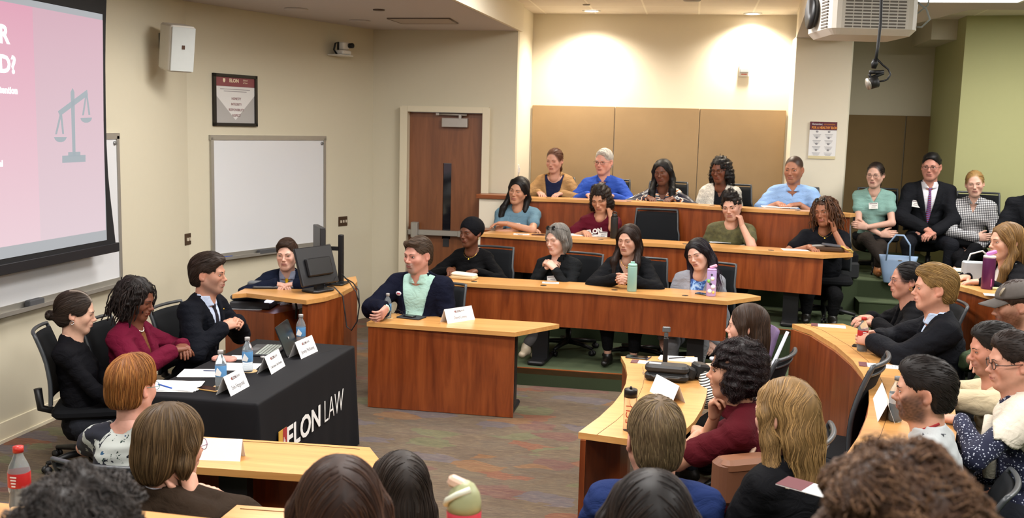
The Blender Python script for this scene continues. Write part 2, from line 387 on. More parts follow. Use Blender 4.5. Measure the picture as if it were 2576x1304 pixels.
def hair_sdf(hp,h):
    st=hp['style']; L=hp.get('len',1.); t=hp.get('t',.012)
    zb={'long':-.42*L-.05,'bob':-.17,'pony':-.24,'locs':-.22}.get(st,-.14)
    big=hp.get('big',0)
    S=SDF((-.145-big,-.16-big,zb),(.145+big,.135,.165+big),h)
    w=hp.get('wide',1)
    short_=st in('short','crop','quiff','curlyshort','buzz','part','swept'); S.el((0,-.014,.034),(.0745*w+t*(.5 if short_ else 1),.096+t,.086+t),.01)
    if st=='wrap':
        S.el((0,-.075,.03),(.062,.055,.06),.04); S.el((0,.10,-.055),(.09,.08,.108),.008,'s'); S.el((0,-.0,-.14),(.12,.12,.10),.02,'s'); return S
    S.el((0,-.045,-.035),(.058+t*.6,.052+t,.062),.03)
    top=hp.get('top',0)
    if top: S.el((hp.get('tx',0),.018,.075+top*.5),(.062,.075,.045+top*.6),.02)
    fz=hp.get('fz',0)
    curly=st in('curly','curlyshort','locs')
    # open the face
    fw_=.0665 if st in('long','bob','locs','curly') else .075
    S.el((0,.112,-.018+fz+(.008 if short_ or st in('bun','pony') else 0)),(fw_,.080,.092),.012,'s')
    if st in('short','crop','quiff','curlyshort','buzz','part','swept'):
        for s in(-1,1):
            S.el((s*.088,.010,-.022),(.030,.036,.046),.010,'s'); S.el((s*.085,.070,-.03),(.035,.045,.075),.012,'s')
        S.el((0,.03,-.145),(.2,.125,.078),.015,'s'); S.el((0,-.07,-.165),(.2,.08,.085),.02,'s')
        if st=='quiff': S.path([(-.04,.062,.098),(0,.085,.106),(.035,.078,.100)],[.018,.021,.017],.02); S.path([(.0,.02,.125),(.05,.05,.10),(.066,.02,.07)],.014,.02)
        if st=='swept': S.path([(-.045,.058,.092),(-.01,.080,.096),(.035,.076,.088),(.056,.048,.066)],[.014,.017,.014,.010],.02)
        if st=='part':
            sx=hp.get('side',1); S.path([(-sx*.02,.066,.096),(sx*.03,.072,.092),(sx*.058,.050,.070)],[.011,.016,.012],.02)
    if st in('bun','pony'):
        for s in(-1,1): S.el((s*.088,.015,-.035),(.026,.030,.036),.010,'s')
        S.el((0,.04,-.15),(.2,.125,.085),.015,'s')
        bz=hp.get('bz',-.01)
        if st=='bun': S.el((0,-.135,bz),(.030,.026,.028),.012); S.rc((0,-.09,bz),(0,-.13,bz),.03,.012,.02)
        else:
            S.rc((0,-.10,bz),(.0,-.115,bz-.03),.022,.018,.015); S.path([(0,-.115,bz-.03),(0,-.118,bz-.10),(.01,-.10,bz-.18)],[.020,.024,.012],.012)
    if st=='bob':
        for s in(-1,1): S.path([(s*.058,.035,.075),(s*.082,.02,.01),(s*.084,.005,-.05),(s*.074,.012,-.10)],[.018,.021,.024,.014],.02)
        S.el((0,-.062,-.045),(.082,.052,.085),.03); S.el((0,-.02,-.175),(.2,.2,.05),.02,'s')
    if st=='long':
        fr=hp.get('front',1); e=hp.get('vol',1.)
        for s in(-1,1):
            q=[(s*.056,.040,.078),(s*.080*e,.022,.015),(s*.086*e,-.002,-.07),(s*.098*e,-.002+.05*fr,-.17),(s*.088*e,.012+.075*fr,-.17-.17*L),(s*.075*e,.012+.075*fr,-.19-.24*L)]
            if hp.get('only') and hp['only']!=s: q=[(a,b-.03*i,c) for i,(a,b,c) in enumerate(q[:4])]
            S.path(q,[.017,.020,.026,.030*e,.024*e,.010][:len(q)],.02)
        S.el((0,-.068,-.06),(.080*e,.045,.12),.03); S.rc((0,-.085,-.08),(0,-.088-.01*L,-.13-.20*L),.052,.040,.03,sq=(1.45*e,.55,1))
        if L>1.2: S.rc((0,-.098,-.33),(0,-.105,-.20-.18*L),.040,.02,.03,sq=(1.6*e,.5,1))
    if st=='curly':
        e=hp.get('vol',1.)
        S.el((0,-.055,-.01),(.098*e,.075*e,.10*e),.03)
        for s in(-1,1): S.el((s*.082*e,.0,-.045*L),(.034*e,.045*e,.07*e),.02); 
        if L>1: S.el((0,-.085,-.09*L),(.098*e,.055,.08*L),.03)
        S.el((0,.112,-.045+fz),(.058,.075,.088),.012,'s')
    if st=='locs':
        S.el((0,-.055,-.03),(.092,.065,.10),.03)
        for s in(-1,1): S.path([(s*.065,.03,.07),(s*.086,.005,.0),(s*.09,-.012,-.10)],[.018,.024,.022],.02)
    if curly:
        X,Y,Z=S.grid(); a=hp.get('amp',.006); S.d=S.d+(fnoise((X,Y,Z),hp.get('fq',130),5,9)*a).astype(np.float32)
    elif st not in('wrap','buzz'):
        X,Y,Z=S.grid(); th=np.arctan2(Y+.02,X)
        S.d=S.d+(.0016*np.sin(th*23+6*np.sin(th*5)+Z*14)*np.clip((.10-Z)/.08,0,1)).astype(np.float32)
    return S
def flowdir(P,hp,rs):
    k=hp.get('flow') or {'long':'part','bob':'down','bun':'back','pony':'back','short':'sweep','crop':'crown','part':'side','swept':'sweep','quiff':'sweep','curly':'wild','curlyshort':'wild','locs':'down','buzz':'crown'}[hp['style']]
    x,y,z=P.T; px=hp.get('px',0.); D=np.zeros_like(P)
    if k in('part',): D[:,0]=np.sign(x-px)*np.clip((z+.02)/.08,0,1)*1.3; D[:,1]=-.25*(z>0); D[:,2]=-1+.7*(z>.10)
    elif k=='down':
        c=A(px,-.03,.13); R_=P-c; D[:,0]=R_[:,0]*9*(z>0); D[:,1]=R_[:,1]*6*(z>0); D[:,2]=-1
    elif k=='crown': 
        c=A(px,-.065,.11); R_=P-c; n=np.linalg.norm(R_,axis=1,keepdims=True)+.01; D=R_/n; D[:,0]+=-R_[:,1]*5*.6; D[:,1]+=R_[:,0]*5*.6; D[:,2]-=.45
    elif k=='back': D[:]=A(0,-.135,hp.get('bz',-.01))-P
    elif k=='side': s=hp.get('side',1); D[:,0]=s*1.2; D[:,1]=.5; D[:,2]=-.6*np.abs(x)/.05
    elif k=='sweep': D[:,0]=hp.get('side',1)*.55; D[:,1]=-1; D[:,2]=-.35-.6*(z<.05)
    elif k=='wild': D=P-A(0,-.02,.05); D=D/(np.linalg.norm(D,axis=1,keepdims=True)+1e-6); D[:,2]-=.6
    D=D/(np.linalg.norm(D,axis=1,keepdims=True)+1e-6)
    return D
def make_hair(hp,hh,hero,seed):
    S=hair_sdf(hp,hh); V,Q=S.mesh(); rs=np.random.RandomState(seed); base=np.array(lin(hp['c'])); c2=np.array(lin(hp.get('c2',hp['c'])))
    x,y,z=V.T; th=np.arctan2(y+.02,x); n=.5+.5*np.sin(th*37+5*np.sin(z*30+th*3))*.6+.2*fnoise((x,y,z),90,seed)
    tip=np.clip((-.06-z)/.16,0,1)*hp.get('tip',0)
    C=base*(.55+.35*n[:,None]); C=C*(1-tip[:,None])+c2*tip[:,None]*(.6+.3*n[:,None]); parts=[(V,Q,C)]
    if hp.get('streak') is not None:
        m=(np.exp(-((x-hp['streak'])/.012)**2)*(y>-.05)*(z>.03)*.75)[:,None]; C[:]=C*(1-m)+np.array(lin('a89a8c'))*m
    st=hp['style']; N=hp.get('n',260 if not hero else 1500)
    if st not in('wrap','buzz') and N:
        segL=hp.get('sl',{'long':.13,'bob':.10,'short':.028,'crop':.02,'part':.045,'swept':.05,'quiff':.05,'bun':.08,'pony':.09,'curly':.07,'curlyshort':.04,'locs':.10}[st]); K=9
        ii=rs.randint(0,len(V),N*3); P=V[ii]+rs.normal(scale=.002,size=(N*3,3)); 
        P=P[:N]; off=rs.uniform(-.0015,.0028 if st not in('curly','curlyshort') else .008,N)
        wild=st in('curly','curlyshort'); pts=[]; ph=rs.uniform(0,6.28,N); amp=hp.get('curl',.0 if not wild and st!='locs' else .006); wav=hp.get('wave',0)
        sl=segL*rs.uniform(.6,1.3,N)/K; P0=P.copy()
        for k in range(K+1):
            g=S.grad(P0); d=S.sample(P0); P0=P0-g*(d-off)[:,None]
            dr=flowdir(P0,hp,rs); dr=dr-g*(dr*g).sum(1,keepdims=True); dr/=np.linalg.norm(dr,axis=1,keepdims=True)+1e-6
            b=np.cross(g,dr); O=P0.copy()
            if amp: O=O+(b*np.sin(ph+k*1.6)[:,None]+g*(np.cos(ph+k*1.6)[:,None]*.7))*amp
            if wav: O=O+b*(np.sin(ph*.3+P0[:,2]*70)*wav)[:,None]
            pts.append((O,g,b)); P0=P0+dr*sl[:,None]
        r=hp.get('r',.0011 if hero else .0018)*rs.uniform(.6,1.3,N); T=[]
        for k,(O,g,b) in enumerate(pts):
            w=(r*(1-.85*(abs(k/K-.4)/.6)**2))[:,None]; T.append(np.stack([O+g*w*.7,O+b*w-g*w*.4,O-b*w-g*w*.4],1))
        T=np.stack(T,1); Vs=T.reshape(-1,3); B=(np.arange(N)*(K+1)*3)[:,None,None]; k=np.arange(K)[None,:,None]*3; e=np.arange(3)[None,None,:]; e2=(e+1)%3
        Qs=np.stack([B+k+e,B+k+e2,B+k+3+e2,B+k+3+e],-1).reshape(-1,4)
        cv=rs.uniform(.55,1.45,(N,1)); mixc=rs.uniform(0,1,(N,1))*hp.get('mix',.25); cc=(base*(1-mixc)+c2*mixc)*cv
        Cs=np.repeat(cc,(K+1)*3,0)
        if hp.get('tip'): t_=np.clip((-.06-Vs[:,2])/.16,0,1)[:,None]*hp['tip']; Cs=Cs*(1-t_)+c2*t_*np.repeat(cv,(K+1)*3,0)
        if hp.get('streak') is not None: m=(np.exp(-((Vs[:,0]-hp['streak'])/.012)**2)*(Vs[:,1]>-.05)*(Vs[:,2]>.03)*.7)[:,None]; Cs=Cs*(1-m)+np.array(lin('b0a294'))*m
        parts.append((Vs,Qs,np.clip(Cs,0,1)))
    if st=='locs':
        for i in range(140):
            a=rs.uniform(-2.75,2.75)-PI/2; zz=rs.uniform(.0,.11); rad=.095*math.sqrt(max(0,1-((zz-.03)/.11)**2)); p=A(rad*math.cos(a)*.86,rad*math.sin(a)-.01,zz); P=[p]
            if p[1]>.05 and zz<.07: continue
            n_=12; ln=rs.uniform(.7,1.1)*hp.get('ll',.0150)
            for k in range(n_):
                out=nrm(A(p[0],p[1]*.8,0))*max(0,.55-k*.09); p=p+(out+A(0,0,-1 if k>1 else -.2)+A(rs.normal(0,.25),rs.normal(0,.25),0))*ln; P.append(p)
            v,q=tubeq([tuple(k) for k in P],.0040,5); parts.append((v,q,colr(v,base*rs.uniform(.6,1.8))))
    return MERGE(parts)
def ik(S_,W_,a,b,pole):
    d=W_-S_; L=np.linalg.norm(d); L2=min(L,(a+b)*.985); u=d/(L+1e-9); W2=S_+u*L2
    x=(a*a-b*b+L2*L2)/(2*L2); hgt=math.sqrt(max(a*a-x*x,0)); p=pole-u*(pole@u); p=nrm(p); return S_+u*x+p*hgt,W2
def hand_sdf(w,f,n,side,curl=.3,spread=.0,h=.0036,thumb=.4,point=None):
    f=nrm(f); n=np.array(n,float); n=nrm(n-f*(n@f)); t=np.cross(n,f)*(-side)
    L=[];  # collect primitives first
    kn=[w+f*(.086-.006*abs(i-1.2))+t*(.030-.0195*i) for i in range(4)]
    for i in range(4): L.append((w+t*(.016-.011*i)+f*.008,kn[i],.0165,.0118,.018))
    L.append((w+f*.03+t*.012+n*.004,w+f*.07-t*.012+n*.004,.016,.013,.02))
    ln=[.93,1.03,.98,.8]
    for i in range(4):
        c=curl if not hasattr(curl,'__len__') else curl[i]; p=kn[i]; ang=0; sp=nrm(f+t*(.18-.12*i)*spread)
        for k,(l,am,ra) in enumerate(((.043,1.05,.0098),(.027,1.45,.0088),(.021,1.0,.0080))):
            ang+=c*am; d=sp*math.cos(ang)+n*math.sin(ang); q=p+d*l*ln[i]; L.append((p,q,ra,ra-.0012,.004)); p=q
    p=w+f*.022+t*.024+n*.004; d=nrm(f*.65+t*(.75-.5*thumb)+n*(.15+.55*thumb))
    for k,(l,ra) in enumerate(((.040,.0145),(.032,.0105),(.024,.0095))):
        q=p+d*l; L.append((p,q,ra,ra-.002,.008)); p=q; d=nrm(d+f*.35*(1-thumb)+(n*.3-t*.45)*thumb)
    pts=np.array([x for a in L for x in a[:2]]); S=SDF(pts.min(0)-.022,pts.max(0)+.022,h)
    for a,b,ra,rb,k in L: S.rc(a,b,ra,rb,k)
    return S
PRE={ # wrist (right side, mirrored for left), pole, finger dir, palm normal, curl ; z relative to table (None=absolute)
 'desk':((.12,.30,'t'),(.8,-.6,-.25),(-.45,1,-.05),(0,0,-1),.25),
 'desk2':((.07,.30,'t'),(.8,-.5,-.25),(-.9,.6,0),(0,0,-1),.35),
 'lap':((.07,.27,.07),(1,-.3,-.2),(-.8,.7,-.2),(0,-.2,-1),.4),
 'side':((.21,.24,-.02),(.6,-.8,-.2),(-.2,1,-.3),(-.6,0,-.8),.35),
 'fold':((-.09,.27,'t'),(1,.2,-.3),(-1,.15,.05),(0,.1,-1),.3),
 'foldb':((-.05,.27,.17),(1,.1,-.4),(-1,.05,.15),(0,-1,-.1),.35),
 'foldt':((-.08,.31,'u'),(1,.2,-.3),(-1,.1,.0),(0,.2,-1),.3),
 'clasp':((.055,.36,'u'),(.85,-.3,-.35),(-.55,.8,.1),(-1,.0,-.3),.75),
}
def person(key,px,py,theta,label,Y=None,D=None,Z=None,s=1.1,fl=0.,tz=.735,head=None,skin='d8a68a',sex='m',top={},arms=('desk','desk'),hair={},lean=.10,slump=0.,legs='sit',pants='22242a',shoes='15130f',hero=False,chair=True,sway=0.,build=1.,belly=1.,group=None,clabel=None,**sp):
    """px,py pixel of the head centre, theta facing angle of the body in degrees (0 = +X, 90 = +Y)"""
    Hw=aty(px,py,Y) if Y is not None else (atz(px,py,Z) if Z is not None else atd(px,py,D))
    f=sex=='f'; th=math.radians(theta)-PI/2; Rb=np.array(Matrix.Rotation(th,3,'Z'))
    hv=A(sway,lean,(.70-slump)); pel=Hw-(Rb@hv)*s
    root=thing('person',label,'person',(pel[0],pel[1],fl),th,group); zo=pel[2]-fl
    def toloc(P): return np.asarray(P)*s+A(0,0,zo)
    def wl(Pw): return (Rb.T@(np.array(Pw)-pel))/s
    hy,hp_,hr=head or (theta,0,0)
    Rh=rotm(math.radians(hy-theta),math.radians(hp_),math.radians(hr)); H=hv
    hsc=sp.get('hs',1.07); sp=dict(sp,sex=sex,skin=skin); sk=np.array(lin(skin))*A(.94,.965,.985)
    if hero: sp['hh']=sp.get('hh',.004)
    N=H+A(0,-.045,-.185)+A(-.25*(Rh@A(0,0,.185))[0],0,0); sw=.145 if f else .165; sw*=build
    tt=(tz-pel[2])/s  # table height in body units
    nk=(Rh.T@(N+A(0,.012,-.02)-H))/hsc; HS,(hv_,hq,hc)=make_head(sp,(nk,sp.get('neckr',1.)))
    if hair and hair['style']!='wrap':
        hS=hair_sdf(dict(hair,t=max(hair.get('t',.012),.018)),.006); dd_=hS.sample(hv_); x_,y_,z_=hv_.T; inb=(y_<.13)&(z_>-.10)
        m_=(1/(1+np.exp((dd_+.0035+fnoise((x_,y_,z_),260,5)*.0005)/.0018)))*inb*(hc.mean(1)>.0)
        m_=(m_*.92)[:,None]; hc=hc*(1-m_)+np.array(lin(hair['c']))*.8*m_
    body=[((Rh@hv_.T).T*hsc+H,hq,hc)]
    # spine
    def spn(t): P1=A(N[0]*.35,N[1]*.35-.02,N[2]*.5); return (1-t)**2*A(0,0,0)+2*t*(1-t)*P1+t*t*N
    tz_=np.linspace(0,1,20); spz=np.array([spn(t) for t in tz_])
    sh={1:N+A(sw,.0,-.055),-1:N+A(-sw,.0,-.055)}; ua,fa=.285*1.0,.255
    W_={};E_={};Hd={}
    for sd,a in ((1,arms[1]),(-1,arms[0])):   # arms=(left,right)
        if a is None: a='side'
        if isinstance(a,str): a=PRE[a]
        w,pole,fd,pn,cu=a[:5]; m=A(sd,1,1)
        z={'t':tt+.028,'u':tt+.075}.get(w[2],w[2]) if isinstance(w[2],str) else w[2]
        if len(a)>5 and a[5]=='head': wt=H+(Rh@(A(w[0],w[1],w[2])*m))*hsc
        elif len(a)>5 and a[5]=='world': wt=wl(a[0])
        else: wt=A(w[0],w[1],z)*m
        E_[sd],W_[sd]=ik(sh[sd],wt,ua,fa,A(*pole)*m); fdv=A(*fd)*m
        Hd[sd]=(fdv,A(*pn)*m,cu,a[6] if len(a)>6 else {})
    w_=.94 if f else 1.; w_*=build
    def torso(S,g=0.):
        S.el((0,-.005,0),(.165*w_*belly**.4+g,.120+g,.125+g),.05)
        S.el(spn(.38)+A(0,.018*belly,0),(.132*w_*belly+g,.104*belly+g,.16),.06); S.el(spn(.70)+A(0,.012,.0),(.143*w_+g,.100+g,.165),.05)
        S.rc(sh[-1]+A(.03,0,0),sh[1]-A(.03,0,0),.054+g,.054+g,.06)
        for sd in(-1,1): S.rc(N+A(sd*.025,-.008,.02),sh[sd]+A(0,-.005,.010),.036+g*.6,.044+g,.035)
        if f:
            for sd in(-1,1): S.el(spn(.66)+A(sd*.068,.085,.0),(.062+g*.5,.052+g*.5,.062+g*.5),.05)
        else: S.el(spn(.74)+A(0,.06,0),(.12*w_+g,.055+g,.09),.05)
    allp=np.array([sh[1],sh[-1],E_[1],E_[-1],W_[1],W_[-1],N,A(0,0,0)]); lo=allp.min(0)-.15; hi=allp.max(0)+.12; lo[2]=min(lo[2],-.16); lo[1]=min(lo[1],-.16);hi[1]=max(hi[1],.19); lo[0]=min(lo[0],-.24);hi[0]=max(hi[0],.24)
    h=sp.get('bh',.0105 if not hero else .009); kind=top.get('kind','tee'); long=top.get('sleeve','long')
    def arms_f(S,g,ur,end):
        for sd in(-1,1):
            w2=E_[sd]+(W_[sd]-E_[sd])*end if end<=1 else W_[sd]
            r0,r1,r2=(.050,.042,.030) if not f else (.043,.036,.026); b=.5+.5*build
            if end>0: S.rc(sh[sd],E_[sd],r0*b+g,r1*b+g,.03); S.rc(E_[sd],w2,r1*b+g,(r1+(r2-r1)*min(end,1))*b+g,.02)
            else: S.rc(sh[sd],sh[sd]+(E_[sd]-sh[sd])*ur,r0*b+g,(r0*.5+r1*.5)*b+g+.009,.03)
    S=SDF(lo,hi,h); X,Y_,Z_=S.grid(); ysp=np.interp(S.ax[2],spz[:,2],spz[:,1])[None,None,:].astype(np.float32); xsp=np.interp(S.ax[2],spz[:,2],spz[:,0])[None,None,:].astype(np.float32)
    XX=X-xsp; YY=Y_-ysp; front=YY>0
    g=top.get('g',.010); torso(S,g); tors=S.d.copy(); 
    nz=N[2]; wr=fnoise((X,Y_,Z_),32,hash(key)%97,7)*.0042+fnoise((X*.6,Y_*.7,Z_*1.7),70,len(key),5)*.0030
    neckhole=lambda r,dz: np.sqrt((X-N[0])**2+((Y_-N[1]-.03)*.9)**2+((Z_-nz-dz)*.8)**2)-r
    if kind in('jacket',):
        # shirt below
        T=S.d.copy(); 
        d=np.maximum(T+.003,-(neckhole(top.get('nh',.047),.045+(.010 if top.get('collar',True) else 0)))); 
        if top.get('vn'): d=np.maximum(d,-(np.maximum(np.abs(XX)-(Z_-(nz-top['vn']))*.55,-YY)))
        d=np.maximum(d,-(Z_+.05))
        if top.get('collar',True):
            cl_=np.maximum(np.abs(np.sqrt((X-N[0])**2+((Y_-N[1]-.018))**2)-.060-.010*np.clip((nz+.03-Z_)/.05,0,1))-.0092,np.abs(Z_-nz-.014-(YY<.02)*.012)-.034); cl_=np.maximum(cl_,-np.maximum(np.abs(XX)-np.clip((Z_-nz+.03)/.05,0,1)*.022-.003,-YY)); d=np.minimum(d,cl_)
        V,Q=S.mesh(d); npmesh('shirt',toloc(V),Q,top['sm'],root)
        S.d=T+0; arms_f(S,.010+g*.4,0,.93); dj=S.d-.011+np.minimum(wr,.005)
        zb=top.get('zb',nz*.30); hw=top.get('open',.075); vw=np.clip((Z_-zb)/(nz+.03-zb),0,1)*hw+top.get('gap',0.)
        op=np.maximum(np.abs(XX)-vw,-YY+.0); dj2=np.maximum(dj,-op); dj2=np.maximum(dj2,-neckhole(.066,.05))
        dj2=np.maximum(dj2,-(Z_+.12))
        lapw=np.clip((Z_-zb)/(nz-zb),0,1)*(1.25-np.clip((Z_-zb)/(nz-zb),0,1))*.15*top.get('lap',1)
        lap=np.maximum(np.maximum(np.abs(XX)-vw-lapw,vw-np.abs(XX)+.002),np.maximum(tors-.0165,-YY+.02)); lap=np.maximum(lap,-neckhole(.066,.05)); lap=np.maximum(lap,zb-Z_)
        col=np.maximum(np.abs(np.sqrt((X-N[0])**2+(Y_-N[1]-.012)**2)-.068)-.007,np.maximum(np.abs(Z_-nz-.028)-.026,(Y_-N[1]-.03)))
        dj2=np.minimum(dj2,np.minimum(lap,col)); V,Q=S.mesh(dj2); npmesh('jacket',toloc(V),Q,top['m'],root)
        if top.get('tie'):
            tw=.010+np.clip((nz-.02-Z_)/.45,0,1)*.022; knot=np.exp(-((Z_-nz+.015)/.016)**2)*.008
            dt=np.maximum(np.maximum(np.abs(XX)-tw-knot,tors-.009-knot*.9),np.maximum(-YY,np.maximum(Z_-nz+.0,-Z_+.02))); V,Q=S.mesh(dt); 
            if len(V): npmesh('tie',toloc(V),Q,top['tie'],root)
        collar=top.get('collar',True)
        cuffc=top['sm']
        for sd in(-1,1):
            dd=nrm(W_[sd]-E_[sd]); m=MB().tube([toloc(W_[sd]-dd*.035),toloc(W_[sd]-dd*.004)],[.036*s*(.9 if f else 1),.035*s*(.9 if f else 1)],14)
            if top.get('cuff',True): m.build('cuff',cuffc,root)
    else:
        if long=='long': arms_f(S,top.get('ga',.011),0,.95)
        elif long=='mid': arms_f(S,top.get('ga',.011),0,.35)
        else: arms_f(S,.012,long if not isinstance(long,str) else .5,0)
        d=S.d+wr*top.get('wr',1.)
        if kind in('shirt','polo'):
            d=np.maximum(d,-neckhole(.048,.055)); 
            vz=np.clip((Z_-(nz-top.get('v',.07)))/(.09),0,1)*.035; d=np.maximum(d,-np.maximum(np.abs(XX)-vz,-YY))
            col=np.maximum(np.abs(np.sqrt((X-N[0])**2+((Y_-N[1]-.018))**2)-.060-.012*np.clip((nz+.03-Z_)/.05,0,1))-.0092,np.abs(Z_-nz-.012-(YY<.02)*.012)-.030)
            col=np.maximum(col,-np.maximum(np.abs(XX)-np.clip((Z_-nz+.02)/.05,0,1)*.03-.004,-YY)); d=np.minimum(d,col)
        elif kind=='vneck': d=np.maximum(d,-neckhole(.06,.045)); d=np.maximum(d,-np.maximum(np.abs(XX)-np.clip((Z_-(nz-top.get('v',.12)))/.16,0,1)*.075,-YY))
        elif kind=='open':  # cardigan: opening down the front over an inner top
            T=tors.copy(); di=np.maximum(T+.004,-neckhole(.058,.03)); 
            if top.get('v'): di=np.maximum(di,-np.maximum(np.abs(XX)-np.clip((Z_-(nz-top['v']))/.16,0,1)*.06,-YY))
            V,Q=S.mesh(np.maximum(di,-(Z_+.05))); npmesh('shirt',toloc(V),Q,top['sm'],root)
            d=np.maximum(d-.008,-np.maximum(np.abs(XX)-top.get('open',.055),-YY)); d=np.maximum(d,-neckhole(.066,.05))
        elif kind=='turtle': d=np.minimum(d,np.maximum(np.sqrt((X-N[0])**2+(Y_-N[1]-.014)**2)-.066,np.abs(Z_-nz-.02)-.035)); d=np.maximum(d,-(np.maximum(np.sqrt((X-N[0])**2+(Y_-N[1]-.014)**2)-.058,-(Z_-nz+.02))))
        else: d=np.maximum(d,-neckhole(top.get('nh',.068 if f else .062),.045+top.get('nd',0)))
        if top.get('cape'):
            rib=.0022*np.sin((X+Y_*.6)*520); dc=np.maximum(np.maximum(S.d-.020+rib,-(Z_-(nz-.20+.10*np.clip(YY/.1,-1,1)))),-neckhole(.066,.055)); dc=np.maximum(dc,YY-.13)
            V,Q=S.mesh(dc); npmesh('draped_sweater',toloc(V),Q,top['cape'],root)
            m=MB(); m.tube([tuple(toloc(A(.05,spn(.8)[1]+.135,nz-.10))),tuple(toloc(A(.0,spn(.7)[1]+.155,nz-.17))),tuple(toloc(A(-.04,spn(.6)[1]+.15,nz-.27))),tuple(toloc(A(-.05,spn(.5)[1]+.15,nz-.36)))],[.04,.034,.036,.03],10); m.build('knotted_sleeve',top['cape'],root)
        d=np.maximum(d,-(Z_+.10)); V,Q=S.mesh(d); npmesh(top.get('name','shirt'),toloc(V),Q,top['m'],root)
    # skin under and beyond the clothes
    B=SDF(np.minimum(lo,A(-.25,-.2,-.2)),hi,.010); B.el(spn(.72)+A(0,.01,.02),(.128*w_,.088,.13),.04); B.rc(sh[-1]+A(.04,0,0),sh[1]-A(.04,0,0),.044,.044,.05)
    for sd in(-1,1): B.rc(N+A(sd*.025,-.008,.015),sh[sd],.034,.038,.035)
    if f: [B.el(spn(.66)+A(sd*.066,.080,.0),(.052,.042,.052),.05) for sd in(-1,1)]
    B.rc(N+A(0,.012,-.02),H+Rh@A(0,-.02,-.09),.052*(.87 if f else 1.04),.050*(.87 if f else 1.04),.03)
    for sd in(-1,1):
        r0,r1,r2=(.047,.040,.027) if not f else (.040,.034,.024); b=.5+.5*build
        if kind!='jacket' and long!='long': B.rc(sh[sd],E_[sd],r0*b,r1*b,.03); B.rc(E_[sd],W_[sd],r1*b,r2,.02)
        else: B.rc(sh[sd],E_[sd],.028,.026,.02); B.rc(E_[sd],W_[sd],.026,r2,.01)
    V,Q=B.mesh(); body.append((V,Q,colr(V,sk)))
    for sd in(-1,1):
        fd,pn,cu,ex=Hd[sd]; hs=hand_sdf(W_[sd],fd,pn,sd,cu,h=.0036 if hero or sp.get('hh2') else .0045,**ex); V,Q=hs.mesh()
        kk=np.exp(-((V-W_[sd])@nrm(fd)-.088)**2/.0002)[:,None]*.18; body.append((V,Q,colr(V,sk)*(1-kk)+sk*A(1,.65,.6)*kk))
    # legs
    hipw=.09; zf=(fl-pel[2])/s; L1,L2=.43,-zf-.085 if -zf<.6 else .42
    P=SDF((-.30,-.16,zf-.02),(.30,.62,.13),.013); foot=[]
    lg={'sit':[(A(.12,.37,-.02),A(.11,.34,zf+.09)),(A(-.12,.37,-.02),A(-.11,.36,zf+.09))],'tuck':[(A(.12,.35,-.02),A(.08,.18,zf+.09)),(A(-.12,.35,-.02),A(-.08,.16,zf+.09))],
        'apart':[(A(.19,.41,-.01),A(.16,.38,zf+.09)),(A(-.19,.41,-.01),A(-.17,.40,zf+.09))],
        'cross':[(A(.05,.43,.07),A(-.14,.55,-.17)),(A(-.09,.42,-.02),A(-.08,.36,zf+.09))], 'crossl':[(A(.09,.42,-.02),A(.08,.36,zf+.09)),(A(-.05,.43,.07),A(.14,.55,-.17))]}[legs]
    P.el((0,-.005,0),(.172*w_,.125,.12),.05)
    sock=[]
    for i,(k,an) in enumerate(lg):
        hp2=A(hipw*(1 if i==0 else -1),.02,-.005); P.rc(hp2,k,.088*(.95 if f else 1)*belly**.3,.064,.05); an2=k+(an-k)*sp.get('ankle',.90)
        P.rc(k,an2,.064,.046,.02); foot.append((k,an)); sock.append((an2,an))
    for i,(k,an) in enumerate(lg):
        tv,tq=tubeq([tuple(A(hipw*(1 if i==0 else -1)*.6,.02,.05)),tuple(k),tuple(an)],[.045,.038,.032],8); body.append((tv,tq,colr(tv,sk)))
    V,Q=P.mesh(); npmesh('trousers',toloc(V),Q,pants if not isinstance(pants,str) else mat('cloth_'+pants,pants,.85,bump=.15,bscale=400),root)
    V_=[]
    for i,(k,an) in enumerate(foot):
        q=SDF(an-.30,an+.30,.012); up=an[2]>zf+.15; fdv=nrm(A(.0,1,-.9)) if up else A(0.05 if i==0 else -.05,1,0)
        q2=SDF(an+A(-.1,-.12,-.20),an+A(.1,.26,.06),.0075); dn=A(0,0,-.055) if not up else nrm(an-k)*.05
        q2.rc(an+dn*.9-fdv*.02,an+dn+fdv*.13,.036,.030,.03,sq=(1,1,.9)); q2.rc(an+dn*.2,an+dn,.038,.036,.03)
        Xq,Yq,Zq=q2.grid(); q2.d=np.maximum(q2.d,-(Zq-an[2]+(.085 if not up else .2))).astype(np.float32)
        V,Q=q2.mesh(); V_.append((V,Q,colr(V,(0,0,0))))
        sk2=SDF(an-.1,an+.1,.011); sk2.rc(sock[i][0],an+dn*.3,.034,.031,.02); V,Q=sk2.mesh(); body.append((V,Q,colr(V,sk)))
    for i,(V,Q,_) in enumerate(V_): npmesh('shoe',toloc(V),Q,shoes if not isinstance(shoes,str) else mat('shoe_'+shoes,shoes,.4),root)
    V,Q,C=MERGE(body); npmesh('body',toloc(V),Q,skinM,root,C)
    if hair:
        hm=hair.get('m',hairM)
        if hair['style']=='buzz': hair=None
    if hair:
        V,Q,C=make_hair(hair,.0065 if not hero else .0055,hero,abs(hash(key))%1000 if False else sum(map(ord,key)))
        npmesh('head_scarf' if hair['style']=='wrap' else 'hair',toloc((Rh@V.T).T*hsc+H),Q,hm,root,C)
    def hl(p): return tuple(toloc(Rh@A(*p)*hsc+H))     # head point to root-local
    gl=sp.get('glasses')
